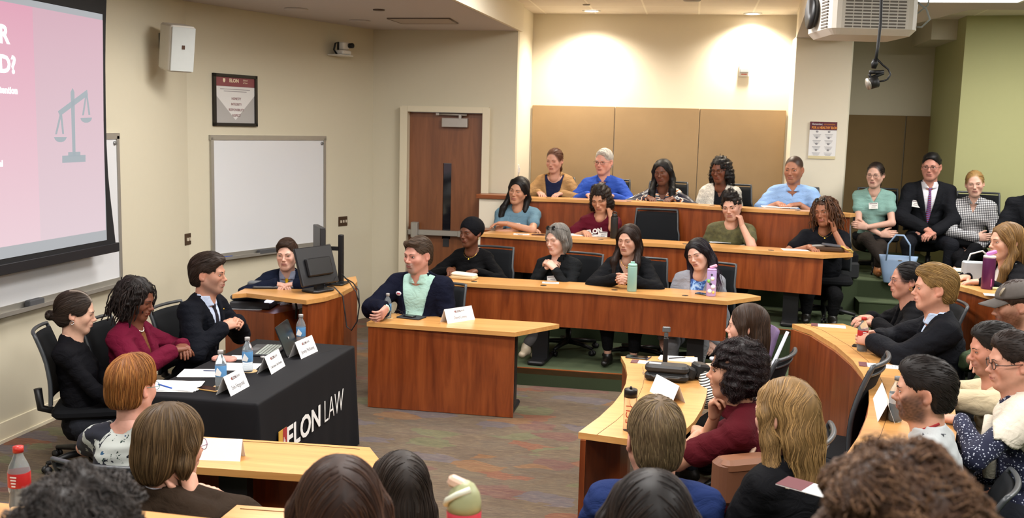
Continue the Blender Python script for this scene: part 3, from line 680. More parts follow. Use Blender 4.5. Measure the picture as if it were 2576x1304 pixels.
    if gl:
        gm=mat('glass_frame_'+gl.get('c','1a1512'),gl.get('c','1a1512'),.3); m=MB(); zt=gl.get('z',.0); yb=gl.get('y',.100); rx,rz=gl.get('rx',.0235),gl.get('rz',.0175); tk=gl.get('tk',.0014)*s
        for sd in(-1,1):
            m.tube([hl((sd*.033+rx*math.cos(a)*(1),yb-.004*abs(math.cos(a)) ,zt+rz*math.sin(a))) for a in np.linspace(0,2*PI,19)],tk,5)
            m.tube([hl((sd*(.033+rx),yb-.002,zt+.004)),hl((sd*.080,.06,zt+.006)),hl((sd*.081,-.005,zt+.008))],tk,5)
        m.tube([hl((-.010,yb,zt+.004)),hl((0,yb+.004,zt+.006)),hl((.010,yb,zt+.004))],tk,5); m.build('glasses',gm,root)
    if sp.get('topglasses'):
        gm=mat('sunglasses_lens','141416',.15); m=MB()
        for sd in(-1,1): m.lathe([(.0,-.002),(.022,-.002),(.024,0),(.022,.002),(0,.002)],hl((sd*.030,.070,.108)),14,M=Matrix([tuple(r) for r in Rh])@Matrix.Rotation(-.9,3,'X'))
        m.tube([hl((-.055,.07,.105)),hl((-.082,.02,.09)),hl((-.088,-.03,.06))],.0018,5); m.tube([hl((.055,.07,.105)),hl((.082,.02,.09)),hl((.088,-.03,.06))],.0018,5); m.tube([hl((-.02,.075,.113)),hl((.02,.075,.113))],.0018,5)
        m.build('sunglasses',gm,root)
    if sp.get('earring'):
        m=MB()
        for sd in(-1,1): m.tube([hl((sd*.080,-.004+.009*math.cos(a),-.046+.011*math.sin(a))) for a in np.linspace(0,2*PI,13)],.0022,6)
        m.build('earrings',mat('gold' if sp['earring']!='s' else 'silver','d8a84a' if sp['earring']!='s' else 'c8c8c8',.25,1),root)
    if sp.get('necklace'):
        m=MB(); P=[toloc(N+A(.06*math.cos(a),.035+.055*math.sin(a),.02-.045*(math.sin(a)+.3))+A(0,.012,0)) for a in np.linspace(-.2,PI+.2,15)]; m.tube(P,.0016,5); m.lathe([(0,-.003),(.009,-.003),(.009,.003),(0,.003)],P[7]+A(0,.006,-.012),8,M=Matrix.Rotation(PI/2,3,'X')); m.build('necklace',mat('gold','d8a84a',.25,1),root)
    def chest(x,z,off=.004): # surface point on the clothes front at body coords
        ys=np.arange(.30,-.1,-.004); sc=N[1]*0; P=np.stack([np.full_like(ys,x),ys,np.full_like(ys,z)],1); dd=S.sample(P); i=np.argmax(dd<0); return A(x,ys[i]+off+.009,z)
    tg=sp.get('tag')
    if tg:
        x,dz=tg[0],tg[1]; p=toloc(chest(x,nz-dz,.022)); a=tg[2] if len(tg)>2 else 0; M=Matrix.Rotation(a,3,'Y')@Matrix.Rotation(.15,3,'X')
        m=MB().box(p,(.088*s,.003,.062*s),M=M); o=m.build('name_badge',mat('badge','e8e4de',.5,var=.01),root); o['label']='white name badge'
        q=MB().box(A(*p)+A(0,.002,0)+A(*(M@Vector((0,.0,.022*s)))),(.076*s,.002,.010*s),M=M); 
        for k in(0,1): q.box(A(*p)+A(0,.002,0)+A(*(M@Vector((-.01*s+.01*k,.0,(.002-.014*k)*s)))),((.05-.01*k)*s,.002,.005*s),M=M)
        q.build('badge_print',mat('badge_print','8a7f80',.6),o)
    info=dict(root=root,toloc=toloc,N=N,H=H,Rh=Rh,chest=chest,s=s,pel=pel,th=th,W=W_,E=E_,zo=zo,hl=hl,S=S,nz=nz,spn=spn,sh=sh,Rb=Rb)
    if chair: CH.append((pel[0],pel[1],fl,th,max(.36,(zo-.115*s)),clabel,s,sp.get('co',.05),sp.get('cr',0),sp.get('cf',.03),sp.get('cz',1.)))
    return info
CH=[]
# ------------------------------------------------------------ materials of the place
wallM=mat('wall_paint','c9c1aa',.75,var=.015,bump=.05,bscale=250); wallC=mat('niche_paint','e2d9c4',.75,var=.01); trimM=mat('trim_paint','d6ccb2',.5,var=.01)
ceilM=mat('ceiling_paint','bcb5b2',.9,var=.01); greenM=mat('green_paint','aead7c',.8,var=.02)
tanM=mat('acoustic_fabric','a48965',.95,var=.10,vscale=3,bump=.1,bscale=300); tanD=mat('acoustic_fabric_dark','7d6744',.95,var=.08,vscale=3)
maple=wood('maple_laminate','bd864a','cb9454','d8a262','x',.33,.25); cherry=wood('cherry_veneer','642a0e','843f1a','9c5024','z',.32,.25); cherryx=wood('cherry_trim','70380f','8c4a20','a05a2a','x',.35,.2)
doorM=wood('door_veneer','6a3d20','7c4a28','8a5532','z',.4,.2)
blackM=mat('black_plastic','101012',.45); black2=mat('black_fabric','0e0f12',.9,spec=.2,bump=.2,bscale=500); meshM=mat('chair_mesh','121417',.85,spec=.2,bump=.3,bscale=900)
rimM=mat('chair_rim','3c3f42',.35); chrome=mat('brushed_metal','b9b9b9',.3,1); alum=mat('aluminium','a9a59c',.4,.6); whiteP=mat('white_paper','e6e4e2',.7,var=.01)
whiteB=mat('whiteboard_enamel','d5d6d8',.18,spec=.6,var=.01,vscale=2); whitepl=mat('white_plastic','dedcd6',.4)
glassM=mat('clear_plastic','eef4f6',.05,trans=1,ior=1.2); waterM=mat('water','e8f2f5',.02,trans=1,ior=1.15)
def carpet():
    t=NT('patterned_carpet'); n=t.noise(1.6,t.obj((1,2.4,1)),4,.6,1.5); st=t.noise(10,t.obj((.8,16,1)),4,.8,1.2); n2=t.noise(3.1,t.obj((1,2.2,1)),2,.5,.8)
    vo=t.add('ShaderNodeTexVoronoi',feature='F1'); vo.inputs['Scale'].default_value=3.3; mp=t.obj((1,1.9,1))
    ad=t.add('ShaderNodeVectorMath',operation='ADD'); sc=t.add('ShaderNodeVectorMath',operation='SCALE'); sc.inputs['Scale'].default_value=.30
    t.l.new(n2.outputs['Color'],sc.inputs[0]); t.l.new(mp,ad.inputs[0]); t.l.new(sc.outputs[0],ad.inputs[1]); t.l.new(ad.outputs[0],vo.inputs['Vector'])
    sep=t.add('ShaderNodeSeparateColor'); t.l.new(vo.outputs['Color'],sep.inputs[0])
    patch=t.ramp(sep.outputs[0],[(0,'5c5048'),(.26,'63564a'),(.40,'5d6a4c'),(.47,'5a4f4a'),(.60,'6a3842'),(.66,'5c5148'),(.78,'86402f'),(.83,'56566a'),(.90,'5f5448'),(.97,'8a5a34')],'CONSTANT')
    soft=t.ramp(n.outputs[0],[(.35,'4a403a'),(.48,'62554a'),(.58,'5a574f'),(.7,'664c48')])
    c=t.mix(.55,soft,patch); r=t.ramp(st.outputs[0],[(.32,'241c18'),(.48,'5a4c3c'),(.60,'8a7656'),(.72,'a89676')]); c=t.mix(.38,c,r)
    t.base(c); t.b.inputs['Roughness'].default_value=.95; t.b.inputs['Specular IOR Level'].default_value=.12; t.bump(t.noise(180,t.obj(),2).outputs[0],.5,.004); return t.m
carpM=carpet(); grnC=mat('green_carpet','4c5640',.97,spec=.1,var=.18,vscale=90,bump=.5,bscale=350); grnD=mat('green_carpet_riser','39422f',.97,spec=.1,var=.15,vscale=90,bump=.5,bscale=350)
def tiles():
    t=NT('ceiling_tiles'); b=t.add('ShaderNodeTexBrick',offset=0.); t.l.new(t.obj(),b.inputs['Vector'])
    for k,v in (('Scale',1.),('Mortar Size',.011),('Brick Width',.64),('Row Height',.64),('Mortar Smooth',.0)): b.inputs[k].default_value=v
    b.inputs['Color1'].default_value=(*lin('e4dacb'),1); b.inputs['Color2'].default_value=(*lin('dfd5c6'),1); b.inputs['Mortar'].default_value=(*lin('f6efe0'),1)
    t.base(b.outputs[0]); t.b.inputs['Roughness'].default_value=.9; t.bump(t.noise(120,t.obj(),2).outputs[0],.2); return t.m
tileM=tiles()
# ------------------------------------------------------------ shell
CZ=3.515; ZT=3.835; T1,T2,T3=.158,.475,.81; YD=11.86; XN=-2.085; YN=12.95; YP=12.42
struct('floor',MB().box((0,4,-.05),(14,24,.1)),carpM)
tier1=[(-2.05,9.015),(-.5,9.01),(.2,8.95),(.9,8.3),(1.10,7.2),(1.12,5.6),(.7,4.3),(-.2,3.55),(-1.3,3.30),(-2.6,3.35),(-4.0,3.4),(-4.4,3.0),(-4.4,-7),(7,-7),(7,13.4),(-2.05,13.4)]
tier2=[(-2.05,10.62),(-.1,10.28),(1.0,9.99),(1.75,9.55),(2.05,8.6),(2.15,7.4),(2.1,5.6),(1.7,4.0),(.9,2.9),(0,2.3),(-2,2.1),(-4.4,2.0),(-4.4,-7),(7,-7),(7,13.4),(-2.05,13.4)]
tier3=[(-2.05,11.72),(-.1,11.55),(1.6,11.20),(1.86,11.42),(3.0,11.35),(3.35,10.2),(3.5,8.0),(3.4,5.5),(2.9,3.6),(1.9,2.0),(.8,1.2),(-1.8,1.0),(-4.4,.9),(-4.4,-7),(7,-7),(7,15),(-2.05,15)]
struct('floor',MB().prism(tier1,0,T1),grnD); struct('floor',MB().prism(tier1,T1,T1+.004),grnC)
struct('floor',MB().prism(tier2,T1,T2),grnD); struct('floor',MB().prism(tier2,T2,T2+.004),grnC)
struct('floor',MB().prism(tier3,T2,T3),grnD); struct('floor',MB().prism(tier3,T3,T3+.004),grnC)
T1+=.004;T2+=.004;T3+=.004
struct('floor',MB().prism([(1.84,11.10),(3.2,11.0),(3.2,11.6),(1.84,11.6)],T2-.01,T2+.145),grnD); struct('floor',MB().prism([(1.83,11.09),(3.2,10.99),(3.2,11.43),(1.83,11.43)],T2+.14,T2+.152),grnC)
struct('trim_1',MB().strip(tier1[:3],.03,T1-.052,T1+.003),cherryx); struct('trim_2',MB().strip(tier2[:4],.03,T2-.05,T2+.003),cherryx); struct('trim_3',MB().strip(tier3[:3],.03,T3-.06,T3+.003),cherryx)
WX=-4.88; YC=9.18
struct('wall_left',MB().box((WX-.06,1.0,1.9),(.12,2*(YC-1.0),3.9)),wallM)
dx,dy=-3.861+4.88,YD-YC; L=math.hypot(dx,dy); an=math.atan2(dy,dx); nx,ny=-dy/L,dx/L
struct('wall_left',MB().box(((WX-3.861)/2+nx*.06,(YC+YD)/2+ny*.06,1.9),(L+.04,.12,3.9),rz=an),wallM)
# wall with the door (opening left free)
dl,dr,dh=-3.40,-2.475,2.545
struct('wall_back',MB().box(((-3.93+dl-.05)/2,YD+.06,1.9),(dl-.05+3.93,.12,3.9)).box(((dr+.05+XN)/2,YD+.06,1.9),(XN-dr-.05,.12,3.9)).box(((dl+dr)/2,YD+.06,(dh+.05+3.85)/2),(dr-dl+.1,.12,3.85-dh-.05)),wallM)
struct('wall_niche_left',MB().prism([(XN,YD+.12),(XN,YN+.1),(XN-.1,YN+.1),(XN-.1,YD+.12)],0,4.1),wallC)
struct('wall_niche',MB().box((-.45,YN+.05,2.1),(3.5,.1,4.2)),wallC)
XP=1.145
struct('wall_pillar',MB().prism([(XP,YP),(1.775,YP-.02),(1.795,YP+.02),(1.795,14.6),(XP-.0,YN+.3)],0,CZ+.02),wallC)
struct('wall_recess',MB().box((2.9,14.45,2.2),(2.6,.1,4.4)),wallM)
GX=2.93; P_=aty(2410,320,12.9); GX=P_[0]
struct('wall_right',MB().prism([(GX,12.9),(8,12.4),(8,14.7),(GX,14.7)],0,4.3),greenM)
struct('wall_far_right',MB().box((7.5,3,2),(.1,22,4.6)),greenM); struct('wall_rear',MB().box((1,-6.9,2),(14,.1,4.6)),wallM)
# ceilings
SL=[(-2.215-(9.05-y)*.044,y) for y in (-7,)]
sl=lambda y:-2.091-(11.874-y)*.044; sr=lambda y:1.146-(12.56-y)*.0648
struct('ceiling',MB().prism([(-6,-7),(sl(-7),-7),(XN,YD),(XN,YD+.1),(-6,YD+.1)],CZ,CZ+.12),ceilM)
struct('ceiling',MB().prism([(sr(1),1),(7.5,1),(7.5,9.6),(2.35,9.6),(1.82,12.46),(1.82,12.5),(XP,12.5)],CZ,CZ+.05),ceilM)
struct('ceiling',MB().prism([(sl(-7)-.3,-7),(7.5,-7),(7.5,15),(XN-.3,15)],ZT,ZT+.08),tileM)
struct('wall_soffit',MB().strip([(XN,YD+.12),(sl(-7),-7)],.04,CZ-.0,ZT+.02),wallC)
struct('wall_soffit',MB().strip([(sr(1),1),(XP,YP+.1)],-.04,CZ+.001,ZT+.02),wallC)
bm=MB(); a=aty(2385,65,14.3); b=aty(2383,128,14.3); struct('wall_beam',bm.box((GX+.15,13.9,3.9),(.9,1.2,.62)),wallM)
# base boards
struct('baseboard_left',MB().box((WX+.008,1,.075),(.016,2*(YC-1.0),.15)).box((WX+.012,1,.012),(.03,2*(YC-1),.024)),trimM)
struct('baseboard_left',MB().box(((WX-3.861)/2-nx*.008,(YC+YD)/2-ny*.008,.075),(L,.016,.15),rz=an),trimM)
struct('baseboard_back',MB().box(((-3.86+dl-.1)/2,YD-.008,.075),(dl-.1+3.86,.016,.15)),trimM)
# acoustic panels of the niche and the recess
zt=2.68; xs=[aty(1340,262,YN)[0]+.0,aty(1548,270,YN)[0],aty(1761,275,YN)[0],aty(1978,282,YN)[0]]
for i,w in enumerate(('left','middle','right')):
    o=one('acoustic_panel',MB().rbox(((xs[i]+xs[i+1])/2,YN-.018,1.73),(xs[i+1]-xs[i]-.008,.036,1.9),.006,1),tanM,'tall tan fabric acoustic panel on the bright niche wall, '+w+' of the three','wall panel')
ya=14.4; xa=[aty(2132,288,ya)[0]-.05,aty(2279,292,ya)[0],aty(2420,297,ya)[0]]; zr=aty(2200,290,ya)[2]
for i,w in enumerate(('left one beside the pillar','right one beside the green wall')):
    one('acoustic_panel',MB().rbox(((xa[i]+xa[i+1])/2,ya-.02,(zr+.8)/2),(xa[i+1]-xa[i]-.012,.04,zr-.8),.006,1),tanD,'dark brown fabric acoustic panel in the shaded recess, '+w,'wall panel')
# door
d=thing('door','tall brown wooden door with narrow glass slit in cream frame','door',((dl+dr)/2,YD,0)); d['kind']='structure'; d.name='door_1'
for k in ('label','category'): del d[k]
w=dr-dl; gx0,gx1=aty(1112,500,YD)[0]-(dl+dr)/2,aty(1133,500,YD)[0]-(dl+dr)/2; gz0,gz1=aty(1120,602,YD)[2],aty(1122,412,YD)[2]
m=MB(); m.box(((-w/2+gx0)/2,.05,dh/2),(gx0+w/2,.045,dh-.01)).box(((w/2+gx1)/2,.05,dh/2),(w/2-gx1,.045,dh-.01)).box(((gx0+gx1)/2,.05,gz0/2),(gx1-gx0,.045,gz0)).box(((gx0+gx1)/2,.05,(gz1+dh)/2),(gx1-gx0,.045,dh-gz1-.01)); m.build('door_leaf',doorM,d)
MB().box(((gx0+gx1)/2,.05,(gz0+gz1)/2),(gx1-gx0,.008,gz1-gz0)).build('door_glass',mat('dark_glass','1b1a1e',.05,spec=.8),d)
m=MB(); 
for sx in(-1,1): m.box((sx*(w/2+.035),.0,(dh+.07)/2),(.07,.15,dh+.07)).box((sx*(w/2+.045),-.08,(dh+.06)/2),(.09,.02,dh+.06))
m.box((0,.0,dh+.035),(w-.002,.148,.07)).box((0,-.08,dh+.03),(w-.002,.019,.06)); m.build('door_frame',trimM,d)
zb=1.085; m=MB().rbox((-.02,-.03,zb),(w*.93,.055,.065),.01,2).rbox((-w/2+.10,-.045,zb+.03),(.09,.09,.19),.015,2).rbox((w*.30,-.045,zb),(.20,.06,.075),.012,2); m.build('push_bar',alum,d)
MB().box(((gx0+gx1)/2,.022,zb-.12),(.075,.012,.10)).build('lock_plate',mat('lock_plate','2a2a2c',.4),d)
m=MB().rbox((.11,-.01,dh-.12),(.32,.07,.11),.01,2).tube([(-.10,-.03,dh-.022),(.26,-.03,dh-.026)],.013,8).box((-.1,-.03,dh-.02),(.04,.03,.03)).box((.18,-.03,dh-.05),(.03,.05,.05)); m.build('door_closer',mat('closer_metal','a8a29a',.4,.5),d)
# low side walls beside the door with wooden caps
for (y0,y1,zc,lb) in ((11.32,11.84,atz(1255,492,1.0)[2],'upper'),(10.55,11.55,0,'lower')):
    pass
def capwall(px,y0,y1,x0,x1,lab):
    z=aty(px[0],px[1],y0)[2]; t=thing('half_wall',lab,'low wall',((x0+x1)/2,(y0+y1)/2,0)); 
    MB().box((0,0,z/2),(x1-x0,y1-y0,z-.03)).build('wall_panel',wallC,t); MB().rbox((0,-.01,z-.0),(x1-x0+.07,y1-y0+.05,.045),.006,1).build('cap',cherryx,t); return z
capwall((1255,496),11.52,11.84,-2.44,-2.09,'short white half wall with brown wooden cap beside the top desk row')
capwall((1226,583),11.26,11.48,-2.44,-2.12,'lower white half wall with sloping wooden cap beside the third desk row')
# ------------------------------------------------------------ wall fittings
def onwall(M,parts,name,label,cat):
    t=thing(name,label,cat); t.matrix_world=M; return t
def leftM(px,py): # frame on the straight left wall: x along +Y, y up, z out (+X)
    p=atx(px,py,WX); return p
# second wall frame: x along the wall, y up, z out into room
wd=Vector((dx/L,dy/L,0)); 
def onw2(px,py):
    # intersect ray with bent wall plane
    n=np.array([dy/L,-dx/L,0]); p0=np.array([WX,YC,0]); d=ray(px,py); t=((p0-CAM)@n)/(d@n); return CAM+d*t
def whiteboard(lab,P,size,ax):
    """P lower left corner of the board, ax horizontal direction"""
    wdt,hgt=size; M=frame(P,ax,(0,0,1)); t=thing('whiteboard',lab,'whiteboard'); t.matrix_world=M
    MB().box((wdt/2,hgt/2,.010),(wdt,hgt,.012)).build('board',whiteB,t)
    m=MB(); 
    for c,s in (((wdt/2,hgt,.012),(wdt+.05,.05,.03)),((0,hgt/2,.012),(.035,hgt,.03)),((wdt,hgt/2,.012),(.035,hgt,.03))): m.box(c,s)
    m.build('frame',alum,t); MB().box((wdt/2,-.01,.045),(wdt+.04,.015,.09)).box((wdt/2,.0,.088),(wdt+.04,.03,.01)).box((wdt/2,.02,.012),(wdt,.05,.03)).build('tray',alum,t)
    m=MB().lathe([(0,0),(.018,0),(.018,.01),(0,.01)],(wdt-.045,hgt-.06,.017),10).build('hanging_clip',mat('clip_grey','8a8a88',.4,.5),t)
    return M,t
a=onw2(534,658); b=onw2(813,622); c=onw2(534,341); wz0=(a[2]+onw2(771,628)[2])/2; wz1=c[2]
P0=a.copy(); P0[2]=wz0+.03; wl_=math.hypot(b[0]-a[0],b[1]-a[1]); M1,wb=whiteboard('large whiteboard with grey tray on the wall behind the lectern',P0,(wl_,wz1-wz0-.05),wd)
m=MB().rbox((wl_*.42,.02,.07),(.26,.045,.05),.01,2); o=m.build('board_eraser',mat('eraser_felt','4a4a4c',.8)); o.matrix_world=M1; tag(o,'grey felt eraser on the tray of the whiteboard behind the young man','eraser')
o=MB().tube([(.06,.012,.075),(.20,.012,.075)],.010,8).build('marker_pen',mat('blue_marker','1f3f8c',.4)); o.matrix_world=M1; tag(o,'blue marker lying at the left end of the smaller whiteboard tray','marker')
zb0=atx(299,718,WX)[2]+.03; yb1=atx(300,718,WX)[1]; zb1=atx(298,342,WX)[2]
M2,wb2=whiteboard('long whiteboard reaching behind the projection screen',(WX,yb1-4.8,zb0),(4.8,zb1-zb0),(0,1,0))
ye=atx(68,768,WX)[1]-(yb1-4.8); o=MB().rbox((ye,.03,.065),(.17,.05,.05),.01,2).build('board_eraser',MATS['eraser_felt']); o.matrix_world=M2; tag(o,'dark felt eraser on the tray below the projection screen','eraser')
# poster
def flatthing(name,label,cat,p00,wd_,hd_,ax,m,th=.02):
    t=thing(name,label,cat); t.matrix_world=frame(p00,ax,(0,0,1)); return t
a=onw2(534.4,316.4); b=onw2(643.8,313.8); c=onw2(532.9,183.2); pw=math.hypot(b[0]-a[0],b[1]-a[1]); ph=c[2]-a[2]
t=flatthing('framed_poster','black-framed maroon and grey values poster above the whiteboard','poster',a,pw,ph,wd,None)
m=MB(); f_=.032
for c_,s_ in (((pw/2,f_/2,.015),(pw,f_,.03)),((pw/2,ph-f_/2,.015),(pw,f_,.03)),((f_/2,ph/2,.015),(f_,ph,.03)),((pw-f_/2,ph/2,.015),(f_,ph,.03))): m.box(c_,s_)
m.build('frame',mat('poster_frame','17130f',.4),t); MB().box((pw/2,ph/2,.008),(pw-f_,ph-f_,.008)).build('print',mat('poster_grey','a9a6a3',.5,var=.01),t)
pr=MB(); pr.add([(f_,ph*.60,.0135),(pw-f_,ph*.60,.0135),(pw/2,f_+.03,.0135),(pw*.5,f_+.03,.0135)],[(0,1,2)]); pr.box((pw/2,ph*.68,.013),(pw-2*f_,ph*.16,.002)); pr.build('light_wedge',mat('poster_white','d8d6d3',.5,var=.01),t)
MB().box((pw/2,ph*.86,.0135),(pw-2*f_,ph*.19,.003)).build('header',mat('poster_maroon','84464a',.5,var=.01),t)
cr=mat('print_cream','e8d8b8',.6); mr=mat('print_maroon','7c3a40',.6)
textmesh('ELON',ph*.095,cr,M=Matrix.Translation((pw*.47,ph*.875,.016)),parent=t,bold=.0015); textmesh('School',ph*.045,cr,M=Matrix.Translation((pw*.73,ph*.895,.016)),parent=t); textmesh('of Law',ph*.045,cr,M=Matrix.Translation((pw*.73,ph*.845,.016)),parent=t)
MB().prism([(pw*.22,ph*.91),(pw*.27,ph*.91),(pw*.27,ph*.86),(pw*.245,ph*.83),(pw*.22,ph*.86)],.0155,.017).build('crest',cr,t)
for i,q in enumerate(('HONESTY','INTEGRITY','RESPONSIBILITY','RESPECT')): textmesh(q,ph*.068,mr,M=Matrix.Translation((pw*.52,ph*(.53-.108*i),.0155)),parent=t,sx=.82)
g=mat('print_grey','8c8688',.6)
for i in range(2): textmesh('CHARACTER TRUST CONDUCT COMMUNITY' if i==0 else 'AND CONDUCT WE VALUE',ph*.026,g,M=Matrix.Translation((pw*.5,ph*(.71-.04*i),.0145)),parent=t) if False else MB().box((pw*.5,ph*(.71-.04*i),.0145),(pw*(.68-.16*i),ph*.012,.001)).build('small_print',g,t)
# switches
def plate(p,ax,lab,n,name='light_switch'):
    t=thing(name,lab,'switch'); t.matrix_world=frame(p,ax,(0,0,1)); MB().rbox((0,0,.004),(.055+.035*n,.115,.008),.006,2).build('plate',mat('bronze_plate','5a4636',.35,.6),t)
    for i in range(n): MB().box((.046*(i-(n-1)/2),.0,.012),(.014,.03,.02)).build('toggle',mat('toggle_ivory','cfc3ae',.4),t)
plate(atx(472,602,WX),(0,1,0),'bronze double switch plate on the wall left of the whiteboard',2); plate(onw2(862,557),wd,'bronze triple switch plate between whiteboard and door wall',3)
t=thing('light_switch','white switch on the bright side wall of the niche','switch'); t.matrix_world=frame(atx(1304,428,XN),(0,1,0),(0,0,1)); MB().rbox((0,0,.004),(.08,.13,.008),.006,2).build('plate',whitepl,t); MB().box((0,0,.012),(.03,.06,.015)).build('rocker',whitepl,t)
# wall speaker
p=atx(404,120,WX); sp_=thing('wall_speaker','white loudspeaker on a tilting bracket high on the left wall','speaker',(WX,p[1],p[2]))
c=A(*atd(445,120,depth(p)-.25))-A(WX,p[1],p[2]); Rz=Matrix.Rotation(math.radians(-38),3,'Z')@Matrix.Rotation(math.radians(10),3,'Y')
m=MB().rbox((0,0,0),(.26,.24,.40),.03,3); 
MB().rbox(tuple(c),(.25,.24,.41),.035,3,M=Rz).build('cabinet',mat('speaker_white','cfc9be',.5),sp_)
q=Vector(c)+Rz@Vector((.128,0,0)); MB().rbox(tuple(q),(.012,.215,.385),.004,1,M=Rz).build('grille',mat('speaker_grille','b9bcb8',.6,bump=.3,bscale=1500),sp_)
MB().box(tuple(q+Rz@Vector((.008,-.0,.02))),(.004,.028,.036),M=Rz).build('badge',mat('speaker_badge','4a3226',.4),sp_)
MB().box((.01,0,.06),(.02,.06,.14)).box((.01,0,-.05),(.02,.05,.10)).tube([(.02,0,.02),(c[0]*.9,c[1]*.9,c[2])],.018,8).build('bracket',mat('bracket_grey','8c8a84',.4,.5),sp_)
# camera on a small shelf
p=onw2(838,140); ct=thing('wall_camera','small white camera on a shelf near the wall corner','camera',tuple(p),an)
MB().rbox((0,-.11,0),(.24,.20,.012),.02,2).build('shelf',whitepl,ct); m=MB().rbox((.03,-.12,.035),(.16,.13,.05),.02,3); m.build('camera_base',whitepl,ct)
MB().rbox((.04,-.12,.11),(.12,.10,.085),.025,3).build('camera_head',whitepl,ct); MB().lathe([(0,0),(.03,0),(.03,.05),(.022,.055),(0,.05)],(.085,-.17,.115),14,M=Matrix.Rotation(PI/2,3,'X')).build('lens',blackM,ct)
MB().tube([(-.05,-.10,.01),(-.09,-.09,.06),(-.075,-.10,.13),(-.03,-.1,.15),(-.03,-.10,.02)],.012,6).build('cable_loop',blackM,ct)
# strobe in the niche
p=aty(1872,176,YN); st=thing('fire_alarm_strobe','white fire alarm strobe high on the bright niche wall','fire alarm',tuple(p))
MB().rbox((0,-.02,0),(.13,.04,.17),.02,3).build('housing',whitepl,st); MB().rbox((0,-.045,-.01),(.11,.02,.045),.01,2).build('lens',mat('strobe_lens','8f9496',.15,spec=.8),st); MB().box((0,-.042,-.055),(.07,.002,.012)).build('lettering',mat('red_print','c0503c',.6),st)
# pillar poster
a=aty(2032,399,YP-.01); b=aty(2100,401,YP-.01); c=aty(2037,306,YP-.01); pw=b[0]-a[0]; ph=c[2]-a[2]; po=thing('health_poster','white poster with maroon and orange header on the pillar','poster'); po.matrix_world=frame(a+A(0,-.012,0),(1,0,0),(0,0,1))
MB().box((pw/2,ph/2,0),(pw,ph,.004)).build('sheet',whiteP,po); MB().box((pw/2,ph*.89,.003),(pw,ph*.22,.003)).build('header',mat('maroon_ink','5c1f2e',.6),po); MB().box((pw/2,ph*.04,.003),(pw,ph*.08,.002)).build('footer',mat('cream_ink','d6c79c',.6),po)
orn=mat('orange_ink','d88a3c',.6); textmesh('FOR A HEALTHY ELON',ph*.09,orn,M=Matrix.Translation((pw*.54,ph*.84,.006)),parent=po,bold=.002,sx=.72); textmesh('Remember,',ph*.075,whiteP,M=Matrix.Translation((pw*.27,ph*.935,.006)),parent=po,shear=.3,sx=.8); textmesh('KEY REMINDERS',ph*.05,orn,M=Matrix.Translation((pw*.72,ph*.93,.006)),parent=po,sx=.8)
gi=mat('grey_ink','9a989c',.7); m=MB()
for i in range(4):
    for j in range(2):
        x=pw*(.28+.44*j); y=ph*(.69-.165*i); m.lathe([(0,0),(.012,0),(.012,.001),(0,.001)],(x,y+.02,.0025),8,sx=1.3)
        for k in range(3): m.box((x,y-.014-.014*k,.003),(pw*(.30-.05*k),.005,.001))
m.build('printed_icons',gi,po)
# ------------------------------------------------------------ ceiling things
def emitm(name,c,s): return mat(name,'ffffff',.5,emit=c,es=s)
for (px,py,lb) in ((1488,26,'left'),(1894,33,'right')):
    p=atz(px,py,ZT); t=thing('downlight','round glowing recessed downlight over the niche, the '+lb+' one','ceiling light',(p[0],p[1],ZT))
    MB().lathe([(.10,-.002),(.112,-.004),(.112,-.012),(.085,-.014),(.083,-.004)],(0,0,0),24,cap=False).build('ring',whitepl,t); MB().lathe([(0,-.006),(.084,-.006),(.084,-.009),(0,-.009)],(0,0,0),24).build('lamp',emitm('lamp_glow','fff0e0',12),t)
    l=bpy.data.lights.new('downlight_lamp','SPOT'); l.energy=260; l.spot_size=math.radians(150); l.spot_blend=.9; l.color=(1,.90,.76); l.shadow_soft_size=.08; o=bpy.data.objects.new('downlight_lamp',l); COL.objects.link(o); o.parent=t; o.location=(0,0,-.05); o.rotation_euler=(-.10,0,0)
for (px,py,lb,n) in ((1475,11,'small sprinkler cap between ceiling tiles left of the niche','a'),(1741,0,'round grey smoke detector on the tiled ceiling','b')):
    p=atz(px,py,ZT); one('sprinkler' if n=='a' else 'smoke_detector',MB().lathe([(0,0),(.045 if n=='a' else .1,0),(.04 if n=='a' else .09,-.012),(0,-.014)],(0,0,0),16),mat('cap_grey','a59c92',.5),lb,'ceiling fitting',(p[0],p[1],ZT-.001))
for (px,py,r,lb) in ((953,24,.06,'small dark sprinkler cap in the grey ceiling'),(745,22,.12,'flat round speaker cover in the ceiling above the poster'),(905,52,.12,'flat round cover in the ceiling near the wall corner')):
    p=atz(px,py,CZ); one('ceiling_cover',MB().lathe([(0,0),(r,0),(r*.95,-.010),(0,-.011)],(0,0,0),20),mat('cover_dark','5a4a40',.5) if r<.1 else ceilM,lb,'ceiling fitting',(p[0],p[1],CZ-.001))
a,b,c_,d_=[atz(*q,CZ) for q in ((974,45),(1130,45),(1152,58),(1012,58))]
v=thing('ceiling_vent','square recessed air vent in the grey ceiling before the door','vent',tuple((a+b+c_+d_)/4)); cx=(a+b+c_+d_)/4
m=MB(); Pq=[a-cx,b-cx,c_-cx,d_-cx]
for i in range(4):
    p,q=Pq[i],Pq[(i+1)%4]; m.tube([tuple(p+A(0,0,-.006)),tuple(q+A(0,0,-.006))],.008,4)
m.build('rim',mat('vent_rim','6a5c52',.6),v); MB().prism([tuple(q*.97)[:2] for q in Pq],-.010,-.004).build('panel',mat('vent_panel','a89c90',.7),v)
